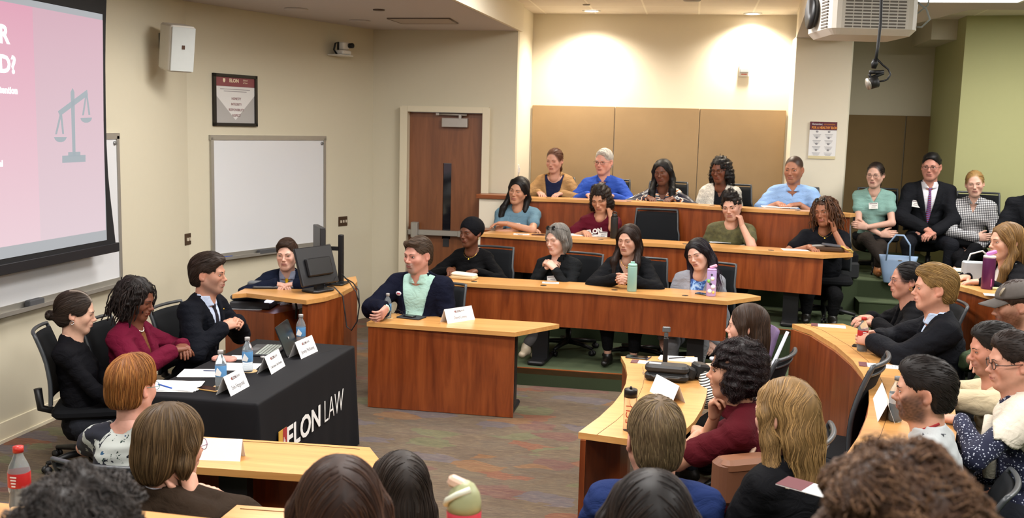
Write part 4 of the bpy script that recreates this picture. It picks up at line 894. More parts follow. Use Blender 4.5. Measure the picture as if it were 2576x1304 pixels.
# big ceiling light panels (one shows at the top right)
FIX=[]
def fixture(x,y,z,lab,sx=1.2,sy=.6,e=60):
    t=thing('ceiling_light',lab,'ceiling light',(x,y,z)); m=MB()
    for c,s in (((0,sy/2+.015,-.006),(sx+.06,.03,.012)),((0,-sy/2-.015,-.006),(sx+.06,.03,.012)),((sx/2+.015,0,-.006),(.03,sy,.012)),((-sx/2-.015,0,-.006),(.03,sy,.012))): m.box(c,s)
    m.build('frame',whitepl,t); MB().box((0,0,-.004),(sx,sy,.006)).build('diffuser',emitm('diffuser_glow','ffffff',5),t)
    l=bpy.data.lights.new('panel_lamp','AREA'); l.shape='RECTANGLE'; l.size=sx; l.size_y=sy; l.energy=e; l.color=(1,.975,.95); o=bpy.data.objects.new('panel_lamp',l); COL.objects.link(o); o.parent=t; o.location=(0,0,-.02)
p=atz(2385,2,CZ); fixture(p[0]+.05,p[1]-.42,CZ-.001,'bright white ceiling light panel beside the projector',.98,.85,75)
i=0
for x,y,z,e in ((-3.3,4.2,CZ,90),(-3.0,7.8,CZ,70),(-.6,3.4,ZT,100),(-.6,6.2,ZT,100),(-.9,9.3,ZT,85),(2.6,3.6,CZ,105),(3.9,6.6,CZ,110),(.6,.2,ZT,95),(-2.9,.6,CZ,60),(3.6,.2,ZT,60),(4.6,9.0,CZ,60),(3.7,10.9,ZT,90)):  # last panel is added, unseen, to brighten the green wall and recess
    i+=1; fixture(x,y,z-.001,'white rectangular ceiling light panel, one of the rows over the seats, out of view',1.2,.6,e)
for o in [o for o in COL.objects if o.name.startswith('ceiling_light') and 'one of the rows' in o.get('label','')]: o['group']='ceiling light panels over the seats'
# projector
Dp=5.9; pj=thing('projector','large white ceiling projector with grey air slots, top right','projector'); c0=atd(2104,85,Dp); pr_=atd(2303,80,Dp); wpx=np.linalg.norm(pr_-c0)
ax=nrm(pr_-c0); ax[2]=0; ax=nrm(ax); pj.matrix_world=frame((c0[0],c0[1],c0[2]),ax,(-ax[1],ax[0],0)); MM=pj.matrix_world
Hh_=.30; MB().rbox((wpx/2-.01,.24,Hh_/2),(wpx+.07,.48,Hh_),.07,4).build('housing',mat('projector_white','d6cfc4',.4),pj)
m=MB(); s_=mat('slot_grey','6f6962',.6); m2=MB()
for r in range(13):
    for c in range(7): m.box((.062+.052*c+.005,-.0015,.045+r*.0185),(.044,.006,.0085))
m.build('air_slots',s_,pj); 
m=MB()
for r in range(13): m.box((-.046,.10,.045+r*.0185),(.006,.11,.0085))
m.build('side_slots',s_,pj); MB().lathe([(0,0),(.09,0),(.10,.02),(.10,.03),(0,.03)],(-.055,.28,.15),20,M=Matrix.Rotation(-PI/2,3,'Y')).build('lens',blackM,pj)
MB().tube([(.2,.25,Hh_),(.2,.25,Hh_+CZ-c0[2]-Hh_+.3)],.03,10).build('mount_pole',whitepl,pj)
MB().tube([(wpx+.02,.05,.20),(wpx+.07,.04,.16),(wpx+.09,.03,.10),(wpx+.05,.04,.055),(wpx+.02,.08,.06)],.006,6).tube([(wpx+.03,.1,.30),(wpx+.11,.1,.26),(wpx+.10,.1,.19),(wpx+.03,.1,.13)],.005,6).build('cables',mat('cable_grey','8f9490',.5),pj)
# hanging microphone / camera arm
Dm=5.2; mk=thing('hanging_microphone','black microphone on a folded arm hanging by a cable from the ceiling','microphone'); 
P=lambda x,y:tuple(atd(x,y,Dm)); top=atd(2216,-60,Dm)
MB().tube([(P(2216,0)[0],P(2216,0)[1],ZT),P(2217,0),P(2215,60),P(2208,120),P(2201,165)],.008,8).build('drop_cable',blackM,mk)
MB().tube([P(2203,150),P(2200,160),P(2198,172)],[.014,.018,.012],8).build('clamp',blackM,mk)
MB().tube([P(2187,182),P(2223,181),P(2222,184),P(2190,197),P(2187,186)],.010,6).build('folding_arm',blackM,mk)
MB().tube([P(2183,212),P(2206,205)],[.030,.032],12).build('microphone_head',mat('mic_body','1a1816',.5),mk); MB().tube([P(2182.5,212),P(2186,211)],.0315,12).build('front_ring',alum,mk)
MB().tube([P(2206,148),P(2220,163),P(2235,175),P(2240,188),P(2232,200),P(2222,204),P(2206,206)],.005,6).build('loop_cable',blackM,mk)
# ------------------------------------------------------------ projection screen
XS=WX+.20; sc_=thing('projection_screen','large pull-down projection screen with black border showing a pink slide','screen')
bz=atx(297,627,XS); bt=atx(265,15,XS); yl=bz[1]-3.6
def S3(px,py,o=0): p=atx(px,py,XS); return (XS+o,p[1],p[2])
R_=[S3(*q) for q in ((268,4),(266,60),(265,160),(266,260),(268,360),(272,440),(278,500),(285,560),(291,612))]
zb_=bz[2]+.05; body=[(yl,zb_)]+[(p[1],p[2]) for p in reversed(R_)]+[(yl,R_[0][2])]
def yz(poly,x0,x1,m,name,par):
    mm=MB(); n=len(poly); mm.add([(x0,y,z) for y,z in poly]+[(x1,y,z) for y,z in poly],[tuple(range(n)),tuple(range(n,2*n))[::-1]]+[(i,(i+1)%n,n+(i+1)%n,n+i) for i in range(n)]); return mm.build(name,m,par)
yz([(yl,zb_)]+[(p[1],p[2]) for p in reversed(R_)]+[(R_[0][1],CZ-.1),(yl,CZ-.1)],XS-.004,XS,mat('screen_border','0f0f12',.7),'fabric',sc_)
MB().rbox((XS,(bz[1]+yl)/2,bz[2]+.02),(.035,bz[1]-yl,.075),.008,1).build('weight_bar',mat('weight_bar_black','1a1a1e',.45),sc_)
MB().rbox((XS,(bz[1]+yl)/2-.0,CZ-.075),(.16,bz[1]-yl+.15,.15),.01,1).build('housing',mat('screen_housing','a89e90',.5),sc_)
t_l,t_r,b_r=S3(0,10),S3(257,36),S3(268,604)
ye=[S3(257,36)[1:],S3(258,160)[1:],S3(259,300)[1:],S3(263,440)[1:],S3(268,604)[1:]]
yz([(yl,ye[-1][1]-.0)]+[tuple(q) for q in reversed(ye)]+[(yl,ye[0][1])],XS,XS+.003,mat('slide_grey_light','1a1a1a',.8,emit='b9bcc0',es=.95),'picture_area',sc_)
def grad(name,c0,c1,z0,z1,es):
    t=NT(name); g=t.add('ShaderNodeSeparateXYZ'); t.l.new(t.obj(),g.inputs[0]); mr=t.add('ShaderNodeMapRange'); mr.inputs[1].default_value=z0; mr.inputs[2].default_value=z1; t.l.new(g.outputs[2],mr.inputs[0])
    c=t.ramp(mr.outputs[0],[(0,c0),(1,c1)]); t.b.inputs['Base Color'].default_value=(.02,.02,.02,1); t.l.new(c,t.b.inputs['Emission Color']); t.b.inputs['Emission Strength'].default_value=es; t.b.inputs['Roughness'].default_value=.9; return t.m
zt_,zb2=S3(257,51)[2],S3(265,579)[2]; ym=S3(90,300)[1]; pr1=[(ym,zb2-.0),(S3(265,579)[1],zb2),(S3(259,300)[1],S3(259,300)[2]),(S3(257,51)[1],zt_),(ym,zt_)]
yz(pr1,XS+.003,XS+.005,grad('slide_side_pink','ead4dc','e0b8c6',zb2,zt_,.97),'slide_side',sc_); yz([(yl,zb2),(ym,zb2),(ym,zt_),(yl,zt_)],XS+.003,XS+.005,grad('slide_pink','f4d6df','ecaec3',zb2,zt_,.97),'slide_main',sc_)
slw=mat('slide_text','ffffff',.8,emit='ffffff',es=1.0); slg=mat('slide_icon','101010',.8,emit='b2bcc2',es=.95)
def stext(s,px,py,hpx,right=True,bold=.004):
    p=S3(px,py,.007); sz=hpx*abs(S3(px,py)[2]-S3(px,py+1)[2])*1.38; M=frame(p,(0,1,0),(0,0,1)); textmesh(s,sz,slw,'slide_lettering',M,sc_,align='RIGHT',bold=bold)
stext('OR',20,90,46,bold=.006); stext('ED?',38,166,44,bold=.006); stext('detention',42,229,17,bold=.003); stext('nal',5,412,15,bold=.003)
q=lambda x,y:S3(x,y,.0055)[1:]
def ic(pts): yz([tuple(q(*p)) for p in pts],XS+.0055,XS+.0075,slg,'scales_icon',sc_)
ic([(176,232),(181,222),(185,232),(188,392),(181,392)]); ic([(155,392),(213,390),(213,407),(155,410)]); ic([(170,383),(200,382),(200,393),(170,394)]); ic([(144,280),(217,226),(219,240),(149,292)])
ic([(148,290),(152,292),(141,338),(137,338)]); ic([(150,290),(154,288),(159,337),(155,337)]); ic([(213,240),(216,240),(209,290),(205,290)]); ic([(215,240),(218,238),(225,289),(221,289)])
ic([(134,345)]+[(150-15*math.cos(a),345+13*math.sin(a)) for a in np.linspace(.2,2.9,8)]+[(166,345)]); ic([(201,297)]+[(215-14*math.cos(a),297+12*math.sin(a)) for a in np.linspace(.2,2.9,8)]+[(229,296)])
# ------------------------------------------------------------ desks
def post(par,x,y,z0,z1,rz=0):
    MB().box((x,y,(z0+z1)/2),(.15,.07,z1-z0),rz).build('post',blackM,par); MB().rbox((x,y,z0+.02),(.16,.46,.04),.03,2,M=Matrix.Rotation(rz,3,'Z')).build('foot',blackM,par)
def rowdesk(name,label,pts,z,fl,drop,depth_,tip,posts,inset=.0,zmod=None):
    """pts: front edge (plan) left to right; z top; drop modesty height"""
    t=thing(name,label,'desk'); P=[Vector(p) for p in pts]; n=Vector((.05,1)).normalized(); d=(P[-1]-P[0]).normalized(); n=Vector((-d.y,d.x))
    back=[p+n*depth_ for p in P]; top=[tuple(p) for p in P]
    if tip: top+=[tuple(tip)]; back[-1]=Vector((tip[0]-.12,tip[1]+.12))
    MB().prism(top+[tuple(p) for p in reversed(back)],z-.036,z).build('desktop',maple,t)
    MB().strip([tuple(p+n*.03) for p in P],.022,z-.037-drop,z-.037).build('modesty_panel',cherry,t)
    pl=lambda f:(lambda k:P[k].lerp(P[k+1],max(0,min(1,(P[0].x+(P[-1].x-P[0].x)*f-P[k].x)/(P[k+1].x-P[k].x)))))(max([0]+[i for i in range(len(P)-1) if P[i].x<=P[0].x+(P[-1].x-P[0].x)*f]))
    for f in posts: q=pl(f)+n*.20; post(t,q.x,q.y,fl,z-.04,math.atan2(d.y,d.x))
    m=MB()
    for f in (.12,.37,.62,.86): q=pl(f)+n*.12; m.lathe([(0,0),(.03,0),(.03,.002),(0,.002)],(q.x,q.y,z),14)
    m.build('cable_grommets',blackM,t); return t
def FP(px,py,z): p=atz(px,py,z); return (p[0],p[1])
Z1,Z2,Z3,Z4=.735,.91,1.222,1.580
# front desk of the man with the beard
fl_=FP(922.6,811,Z1); fr_=FP(1295,837,Z1); tp=FP(1407,816,Z1); bl=(fl_[0]+.04,fl_[1]+.46)
t=thing('front_desk','light-topped reddish desk standing alone on the carpet, with a single name tent','desk')
MB().prism([fl_,fr_,tp,(tp[0]-.08,bl[1]-.02),bl],Z1-.036,Z1).build('desktop',maple,t)
MB().box(((fl_[0]+fr_[0])/2,fl_[1]+.02,.350),(fr_[0]-fl_[0]-.02,.022,.692)).build('modesty_panel',cherry,t)
for x in(fl_[0]+.06,fr_[0]-.06): MB().box((x,fl_[1]+.26,.36),(.05,.12,.66)).rbox((x,fl_[1]+.27,.02),(.07,.40,.035),.02,2).build('leg',blackM,t)
rowdesk('row_desk','long desk of the lowest row behind the front desk, mint bottle on it',[FP(1100,708.5,Z2),FP(1166,712,Z2),FP(1250,717,Z2),FP(1480,730,Z2),FP(1829,758,Z2)],Z2,T1,.335,.44,FP(1914,746,Z2),(.36,.90))
rowdesk('row_desk','long desk of the second tier with an empty chair behind it',[FP(1206,587.5,Z3),FP(1219,588,Z3),FP(1379,598.5,Z3),FP(1700,615.5,Z3),FP(1802,623.5,Z3),FP(2071,642.3,Z3)],Z3,T2,.365,.37,FP(2146,638,Z3),(.1,.5,.92))
rowdesk('row_desk','long desk of the topmost tier along the tan wall panels',[FP(1274,497.2,Z4),FP(1420,501.3,Z4),FP(1700,513.5,Z4),FP(1780,519.4,Z4),FP(2139,538.7,Z4)],Z4,T3,.40,.31,FP(2153,537,Z4),(.1,.5))
def Cdesk(label,front,back,z,fl,h,groove=True,side=True,pp=()):
    t=thing('curved_desk',label,'desk'); MB().prism(front+back[::-1],z-.036,z).build('desktop',maple,t)
    # front modesty following the curve, inset
    n=len(front); P=[Vector(p) for p in front]; B=[Vector(p) for p in back]; c=sum(B,Vector((0,0)))/len(B)
    ins=[p+(c-p).normalized()*.035 for p in P]
    d=MB(); a=Vector(ins[1])-Vector(ins[0]); s=1 if a.cross(c-ins[0])>0 else -1
    d.strip([tuple(p) for p in ins],.022*s,fl+(z-.036-fl-h),z-.037); d.build('modesty_panel',cherry,t)
    m=MB(); g=[tuple(p.lerp(q,.22))+(z+.0005,) for p,q in list(zip(P,B))[(0 if len(P)>9 else 0):-1]]; m.tube(g,.0013,4,cap=True,smooth=False)
    if groove: m.build('cable_channel',mat('groove_dark','5a3a1c',.7),t)
    for x,y in pp: post(t,x,y,fl,z-.04)
    return t
fr1=[FP(*q,Z1) for q in ((1455,1088),(1508,1049),(1543,1016),(1563,990),(1574,966),(1578,943),(1573,917),(1562,897))]
bk1=[FP(*q,Z1) for q in ((1672,1118),(1712,1093),(1745,1062),(1765,1030),(1776,1000),(1781,969),(1776,943),(1746,897))]
t=Cdesk('curved light wood desk in the middle with camera pouch and black cases',fr1,bk1,Z1,0,.66,pp=((fr1[4][0]+.3,fr1[4][1]),))
a,b=Vector(fr1[0]),Vector(bk1[0]); MB().box((a.x+.03,a.y+.05,.35),(.03,.16,.70)).build('end_panel',cherry,t)
fr2=[FP(*q,Z2) for q in ((1993,815),(2041,832),(2103,870),(2145.6,907),(2170,941),(2184,975),(2187,1005),(2182,1045),(2164,1091),(2127,1146),(2088,1190))]
bk2=[(x+dx_,y+dy_) for (x,y),(dx_,dy_) in zip(fr2,((.40,.13),(.40,.12),(.42,.10),(.43,.06),(.44,.02),(.44,-.02),(.44,-.06),(.43,-.10),(.40,-.16),(.34,-.26),(.30,-.30)))]
Cdesk('curved desk at the right with two cola bottles on it',fr2,bk2,Z2,T1,.56)
fr3=[FP(*q,Z3) for q in ((2330,700),(2400,717),(2447,729),(2478,739),(2538,751),(2620,770),(2760,812))]
fr3=[(fr3[0][0]-.02,fr3[0][1]+.1)]+fr3[1:]; bk3=[(x+.33-.03*i*0,y+.30-.02*i) for i,(x,y) in enumerate(fr3)]
Cdesk('curved desk at the right edge with the purple bottle and folders',fr3,bk3,Z3,T2,.50,groove=False)
nd=[FP(*q,Z1) for q in ((380,1092),(505,1099),(930,1126),(957,1160),(975,1207),(766,1195),(512,1177),(395,1170))]
t=thing('near_desk','light wood desk in front of the red-haired woman with a blank name tent','desk'); MB().prism(nd,Z1-.036,Z1).build('desktop',maple,t)
g=[FP(*q,Z1)+(Z1+.0005,) for q in ((520,1106),(750,1119),(905,1131))]; MB().tube(g,.002,4).build('cable_channel',MATS['groove_dark'],t)
MB().strip([(nd[2][0]-.03,nd[2][1]-.03),(nd[0][0],nd[0][1]-.03)],.022,.05,Z1-.037).build('modesty_panel',cherry,t); post(t,nd[1][0]+.3,nd[1][1]-.22,0,Z1-.04)
nd2=[FP(*q,Z2) for q in ((596,1271),(690,1278),(790,1285),(1000,1298))]; nd2+= [(x,y-.45) for x,y in reversed(nd2)]
t=thing('near_desk','light wood desk at the bottom edge in front of the brown-haired women','desk'); MB().prism(nd2,Z2-.036,Z2).build('desktop',maple,t)
g=[FP(*q,Z2)+(Z2+.0005,) for q in ((604,1281),(790,1294))]; MB().tube(g,.002,4).build('cable_channel',MATS['groove_dark'],t); MB().strip([(nd2[3][0],nd2[3][1]-.03),(nd2[0][0],nd2[0][1]-.03)],.022,T1+.1,Z2-.037).build('modesty_panel',cherry,t)
post(t,(nd2[0][0]+nd2[3][0])/2,nd2[1][1]-.25,T1,Z2-.04)
# ------------------------------------------------------------ panel table under its black cloth
def cloth_mat():
    t=NT('black_tablecloth'); t.b.inputs['Base Color'].default_value=(*lin('121215'),1); t.b.inputs['Roughness'].default_value=.75; t.b.inputs['Specular IOR Level'].default_value=.2; t.bump(t.noise(500,t.obj(),2).outputs[0],.15,.001); return t.m
clM=cloth_mat(); ZC=.758
nr=np.array(FP(651,1020,ZC)); fr=np.array(FP(893,870,ZC)); flc=np.array(FP(630,860,ZC)); xx=fr-flc; nl=nr-(fr-flc)*1.0
nr=np.array(FP(648,1017,ZC)); cx=(nr+fr+flc+nl)/4
u=nrm(np.append(fr-nr,0))[:2]; v=nrm(np.append(nl-nr,0)); v=v[:2]; v=v-u*(u@v); v=v/np.linalg.norm(v); Lu=np.linalg.norm(fr-nr); Lv=max(.72,(flc-fr)@v)
t=thing('folding_table','long folding table hidden under the black cloth','table'); O=nr
def q2(a,b,z): p=O+u*a+v*b; return (p[0],p[1],z)
MB().prism([q2(.02,.02,0)[:2],q2(Lu-.02,.02,0)[:2],q2(Lu-.02,Lv-.02,0)[:2],q2(.02,Lv-.02,0)[:2]],ZC-.045,ZC-.012).build('tabletop',mat('table_grey','77736c',.5),t)
for a in(.2,Lu-.2):
    for b in(.1,Lv-.1): MB().tube([q2(a,b,0),q2(a,b,ZC-.04)],.014,8).build('leg',MATS['brushed_metal'],t)
per=[]; N=220; segs=[((0,0),(Lu,0)),((Lu,0),(Lu,Lv)),((Lu,Lv),(0,Lv)),((0,Lv),(0,0))]; rs=random.Random(4)
tot=2*(Lu+Lv); 
def perim(s_):
    s_=s_%tot; r=.02
    for (a,b),l in zip(segs,(Lu,Lv,Lu,Lv)):
        if s_<=l+1e-9: f=s_/l; return (a[0]+(b[0]-a[0])*f,a[1]+(b[1]-a[1])*f),((b[1]-a[1])/l,-(b[0]-a[0])/l)
        s_-=l
vs=[];fs=[]; rows=[ZC,ZC-.004,ZC-.014,ZC-.04,ZC-.12,ZC-.25,ZC-.40,ZC-.56,ZC-.70,.012]
ctr=(Lu/2,Lv/2)
for ri,z in enumerate(rows):
    dn=(ZC-z)/ZC
    for i in range(N):
        (a,b),(nx_,ny_)=perim(i*tot/N); cd_=min(math.hypot(a-c[0],b-c[1]) for c in ((0,0),(Lu,0),(Lu,Lv),(0,Lv))); s_=i*tot/N
        wv=(math.sin(s_*15)+.6*math.sin(s_*31+1))*(.010 if s_>Lu else .004)*dn**1.2+ .05*dn*math.exp(-cd_/.10)
        o=(-.012 if ri==0 else (-.003 if ri==1 else 0))+wv; vs.append(q2(a+nx_*o,b+ny_*o,z))
for r in range(len(rows)-1):
    for i in range(N): j=(i+1)%N; fs.append((r*N+i,(r+1)*N+i,(r+1)*N+j,r*N+j))
fs.append(tuple(range(N)))
m=MB().add(vs,fs,True); tc=thing('tablecloth','black cloth with white law school lettering draped over the panel table','tablecloth'); o=m.build('cloth',clM,tc)
wl=mat('print_white','e6e4e0',.7); M=frame(q2(Lu*.0,-.011,0),tuple(u)+(0,),(0,0,1))
def onfront(px,py,off=.012): # point on front cloth plane -> (a,z)
    n=np.array([u[1],-u[0],0]); d=ray(px,py); p0=np.array([O[0],O[1],0])+n*off; t_=((p0-CAM)@n)/(d@n); P=CAM+d*t_; return (P[:2]-O)@u,P[2]
a0,z0=onfront(726,1080); a1,z1=onfront(806,1040); a2,z2=onfront(862,1000)
aE0,zE0=onfront(728,1122); aE1,zE1=onfront(728,1062)
hz=.17; zc_=zE0+.085
aS=onfront(722,1110)[0]; aN=onfront(806,1060)[0]; aL=onfront(817,1050)[0]; aW=onfront(864,1010)[0]
print('text',a0,z0,aS,aN,aL,aW,zE0,zE1,onfront(820,1062),onfront(820,1008),onfront(862,985))
def ctext(s,x0,x1,z0_,z1_,bold,name):
    o=textmesh(s,1,wl,name,None,tc,ext=.0012,bold=bold); vs=np.array([v.co for v in o.data.vertices]); lo=vs.min(0); hi=vs.max(0)
    for v_ in o.data.vertices:
        x=(v_.co.x-lo[0])/(hi[0]-lo[0])*(x1-x0)+x0; z=(v_.co.y-lo[1])/(hi[1]-lo[1])*(z1_-z0_)+z0_; v_.co=(x,z,v_.co.z*1.0)
    o.data.transform(M); return o
zl0,zl1=(zE0+onfront(820,1062)[1])/2,(zE1+onfront(820,1008)[1])/2; zl0=onfront(820,1062)[1]; zl1=onfront(820,1008)[1]
ctext('ELON',aS,aN,zl0,zl1,.022,'lettering'); ctext('LAW',aL,aW,zl0,zl1,-.016,'lettering_thin')
ash=onfront(700,1100)[0]; ash1=onfront(720,1100)[0]; sm=[(ash,zl0+.02),(ash,zl1+.01),(ash1,zl1+.01),(ash1,zl0+.02),((ash+ash1)/2,zl0-.03)]
def flat(pts,m,off,name): o=MB().prism(pts,-.002,.0015).build(name,m,tc); o.data.transform(M@Matrix.Translation((0,0,off))); return o
flat([(x+(0,0,.0,.0,0)[i],z) for i,(x,z) in enumerate(sm)],mat('crest_gold','c89a3c',.6),.004,'crest'); mid=(ash+ash1)/2; flat([(mid,zl0-.03),(mid,zl1+.01),(ash1,zl1+.01),(ash1,zl0+.02)],mat('crest_red','a03030',.6),.006,'crest_half')
flat([(mid-.03,zl0+.03),(mid-.02,zl0+.08),(mid,zl0+.05),(mid+.01,zl0+.11),(mid+.02,zl0+.05),(mid+.03,zl0+.09),(mid+.02,zl0)],wl,.009,'crest_flame')
# ------------------------------------------------------------ lectern
ZL=.915; lt=thing('lectern_desk','wooden lectern with curved light top holding monitors and keyboard','lectern')
top=[FP(*q,ZL) for q in ((584,741),(620,738),(771,756),(820,748),(862,735),(887,722),(899,708))]; bkL=[(top[-1][0]-.12,top[-1][1]+.30),(top[2][0]-.35,top[2][1]+.55),(top[0][0]-.05,top[0][1]+.50)]
MB().prism(top+bkL,ZL-.036,ZL).build('desktop',maple,lt)
fb=[FP(*q,ZL-.036) for q in ((757,765),(771,766),(820,758),(862,746),(882,733))]; fb=[(x,y+.03) for x,y in fb]
MB().prism(fb+[(fb[-1][0]-.05,fb[-1][1]+.30),(fb[0][0]-.1,fb[0][1]+.50)],0,ZL-.037).build('cabinet',cherry,lt)
m=MB()
for px in (831,840): p=aty(px,758,fb[3][1]-.035); m.tube([(p[0],p[1]+.02,p[2]+.045),(p[0],p[1]-.01,p[2]+.04),(p[0],p[1]-.01,p[2]-.045),(p[0],p[1]+.02,p[2]-.05)],.006,6)
m.build('handle',chrome,lt)
ld=thing('side_credenza','low reddish wooden cabinet left of the lectern under the document scanner','cabinet'); ZK=.745
kk=[FP(*q,ZK) for q in ((566,777),(690,790),(752,778))]; kk=[(x,y) for x,y in kk]; MB().prism(kk+[(kk[2][0],kk[2][1]+.25),(kk[0][0]-.1,kk[0][1]+.45)],0,ZK).build('cabinet',cherry,ld)
def at(px,py,z): return tuple(atz(px,py,z))
# things on the lectern
p=at(800,733,ZL); mo=thing('monitor','black monitor seen from behind leaning back on the lectern','monitor',p,math.radians(38))
Mx=Matrix.Rotation(math.radians(18),3,'X'); MB().rbox((0,0,.012),(.26,.20,.022),.05,4).build('base',blackM,mo); MB().box((0,.01,.10),(.09,.035,.18)).build('stand',blackM,mo)
sh_=MB().rbox((0,-.02,.225),(.45,.035,.34),.015,2,M=Mx); sh_.build('screen_housing',mat('monitor_black','1b1b1e',.4),mo); MB().rbox((0,.01,.22),(.30,.05,.16),.02,2,M=Mx).build('rear_shell',blackM,mo)
mo.rotation_euler.z=math.radians(205+42)
p=at(842,715,ZL); ar=thing('monitor_stand','black upright monitor post with a side arm standing on the lectern','monitor stand',p)
MB().rbox((0,0,.01),(.22,.2,.015),.02,2).build('base',blackM,ar); MB().rbox((.06,0,.23),(.045,.05,.46),.01,2).build('post',blackM,ar); MB().box((-.02,0,.33),(.16,.03,.035)).build('arm',blackM,ar)
m2=thing('monitor','second monitor seen almost edge-on, fixed to the side arm of the post','monitor',(p[0]-.15,p[1],p[2]+.38),math.radians(32)); MB().rbox((0,0,0),(.05,.34,.30),.01,2).build('screen_housing',mat('monitor_grey','2c2b2c',.4),m2); MB().box((.027,0,0),(.004,.30,.26)).build('display',mat('display_dark','0c0d10',.15),m2)
p=at(770,706,ZL); k=thing('keyboard','black keyboard propped on the lectern in front of the young man','keyboard',(p[0]-.05,p[1],ZL+.02),math.radians(12)); Mk=Matrix.Rotation(math.radians(14),3,'X')
MB().rbox((0,0,.012),(.40,.15,.018),.01,2,M=Mk).build('case',mat('keyboard_dark','222224',.5),k); m=MB()
for r in range(5):
    for c in range(14): m.box(tuple(Mk@Vector((-.18+.0275*c,-.055+.027*r,.024))),(.022,.021,.006),M=Mk)
m.build('keys',mat('key_grey','353538',.5),k)
p=at(727,716,ZL); one('mouse',MB().lathe([(0,0),(.05,0),(.055,.012),(.04,.03),(0,.036)],(0,0,0),14,sx=.62),mat('mouse_black','26262a',.35),'black computer mouse on the lectern beside the keyboard','mouse',p)
p=at(690,722,ZL); one('notebook_computer',MB().rbox((0,0,.012),(.36,.26,.022),.015,3),mat('laptop_dark','2b2c2e',.4),'closed dark laptop lying flat on the lectern','laptop',p,math.radians(20))
p=at(640,772,ZK); dv=thing('document_camera','grey document scanner with lit slot on the low cabinet','scanner',p,math.radians(8)); gr=mat('device_grey','3a3c40',.45)
MB().rbox((0,0,.035),(.36,.30,.06),.02,2).build('base',gr,dv); MB().rbox((-.02,.02,.105),(.34,.26,.045),.03,3,M=Matrix.Rotation(-.08,3,'Y')).build('upper_deck',gr,dv); MB().rbox((-.01,.06,.175),(.12,.10,.09),.02,2).build('camera_head',mat('device_light','5a5e62',.4),dv)
MB().box((.16,-.03,.072),(.06,.22,.012)).build('light_strip',emitm('strip_glow','e6e0ff',2.2),dv); MB().rbox((-.1,-.04,.003),(.42,.26,.005),.03,3).build('plate',mat('plate_grey','b5b8bc',.3),dv)
Q=lambda x,y,z:tuple(at(x,y,z)) 
dl_=depth(at(860,735,ZL)); cb=thing('cable_bundle','black cables hanging over the right edge of the lectern','cables')
D_=lambda x,y,o=0:tuple(atd(x,y,dl_-.06+o))
MB().tube([D_(815,718,.1),D_(840,722),D_(862,745),D_(868,790),D_(872,822),D_(884,832),D_(898,810),D_(904,770),D_(902,730),D_(888,712,.1),D_(868,700,.2)],.006,6).build('long_cable',blackM,cb)
MB().tube([D_(860,690,.2),D_(880,712,.1),D_(896,735),D_(903,765)],.005,6).build('second_cable',blackM,cb)
MB().tube([D_(730,742,.0),D_(742,752,-.05),D_(746,775,-.05),D_(744,803,-.05)],.010,6).build('side_cable',blackM,cb)
rs=np.random.RandomState(2); m=MB()
for i in range(7): a=at(830,712,ZL+.02); m.tube([tuple(np.array(a)+rs.normal(size=3)*A(.05,.04,.0)+A(0,0,.03*abs(rs.normal()))) for k_ in range(6)],.0045,5)
m.build('tangle',blackM,cb); m=MB(); a=np.array(at(702,768,ZK))
for i in range(5): m.tube([tuple(a+A(.03*k_-.06,rs.normal()*.02,.006+.004*i)) for k_ in range(6)],.004,5)
o=m.build('white_connectors',mat('cable_white','d5d5d2',.5),None); tag(o,'white connector cables lying on the low cabinet beside the scanner','cables')
# ------------------------------------------------------------ small things
def nametent(px0,px1,pyb,z,txt,label,w=.22,h=.115,rz=None,facing=1,small=.036,logo=True,a=None,b=None):
    """folded card; px0..px1 bottom corners of the front face"""
    A0=np.array(at(*px0,z)); B0=np.array(at(*px1,z)); w=np.linalg.norm(B0-A0); ax=nrm(B0-A0); n=A(ax[1],-ax[0],0)*facing
    t=thing('name_tent',label,'name tent'); t.matrix_world=frame(tuple(A0),tuple(ax),tuple(-n))
    hh=h; dp=h*.42; th=.0012; mm=lambda: MB()
    # local: x along, y away from viewer, z up
    def leaf(s): 
        y0=0 if s>0 else 2*dp; return mm().add([(0,y0,0),(w,y0,0),(w,dp,hh),(0,dp,hh),(0,y0+s*th,0),(w,y0+s*th,0),(w,dp+s*th*.2,hh-th),(0,dp+s*th*.2,hh-th)],[(0,1,2,3),(4,7,6,5),(0,4,5,1),(1,5,6,2),(2,6,7,3),(3,7,4,0)])
    leaf(1).build('front_leaf',whiteP,t); leaf(-1).build('back_leaf',whiteP,t)
    if txt:
        Mt=frame((w/2,-.0008,0),(1,0,0),(0,dp,hh)); L_=math.hypot(dp,hh)
        o=textmesh(txt,small,mat('ink_grey','6e6c72',.7),'lettering',Mt@Matrix.Translation((0,L_*.32,0)),t,ext=.0003,sx=.78)
        o=textmesh('ELON',.024,mat('ink_maroon','5c4448',.7),'logo_bold',Mt@Matrix.Translation((-.012,L_*.74,0)),t,ext=.0003,bold=.0008); o=textmesh('LAW',.024,MATS['ink_grey'],'logo_thin',Mt@Matrix.Translation((.038,L_*.74,0)),t,ext=.0003)
        sh_=MB().prism([(-.05,L_*.80),(-.040,L_*.80),(-.040,L_*.72),(-.045,L_*.67),(-.05,L_*.72)],0,.0006).build('crest',mat('crest_ink','8a3a2c',.6),t); sh_.data.transform(Mt)
    return t
nametent((581,998),(628,972),0,ZC,'Erin Fitzgerald','nearest white name tent on the black table, by the phone')
nametent((683,943),(718,921),0,ZC,'Chief Justice Cheri Beasley','middle one of the three white name tents on the black table',small=.022)
nametent((758,904),(800,884),0,ZC,'Jeremy McKinney','farthest white name tent on the black table, beside the laptop')
nametent((1126,815),(1195,804),0,Z1,'David Levine','white name tent alone on the front desk')
nametent((430,1155),(604,1162),0,Z1,None,'blank white name tent on the near desk, seen from behind',h=.10)
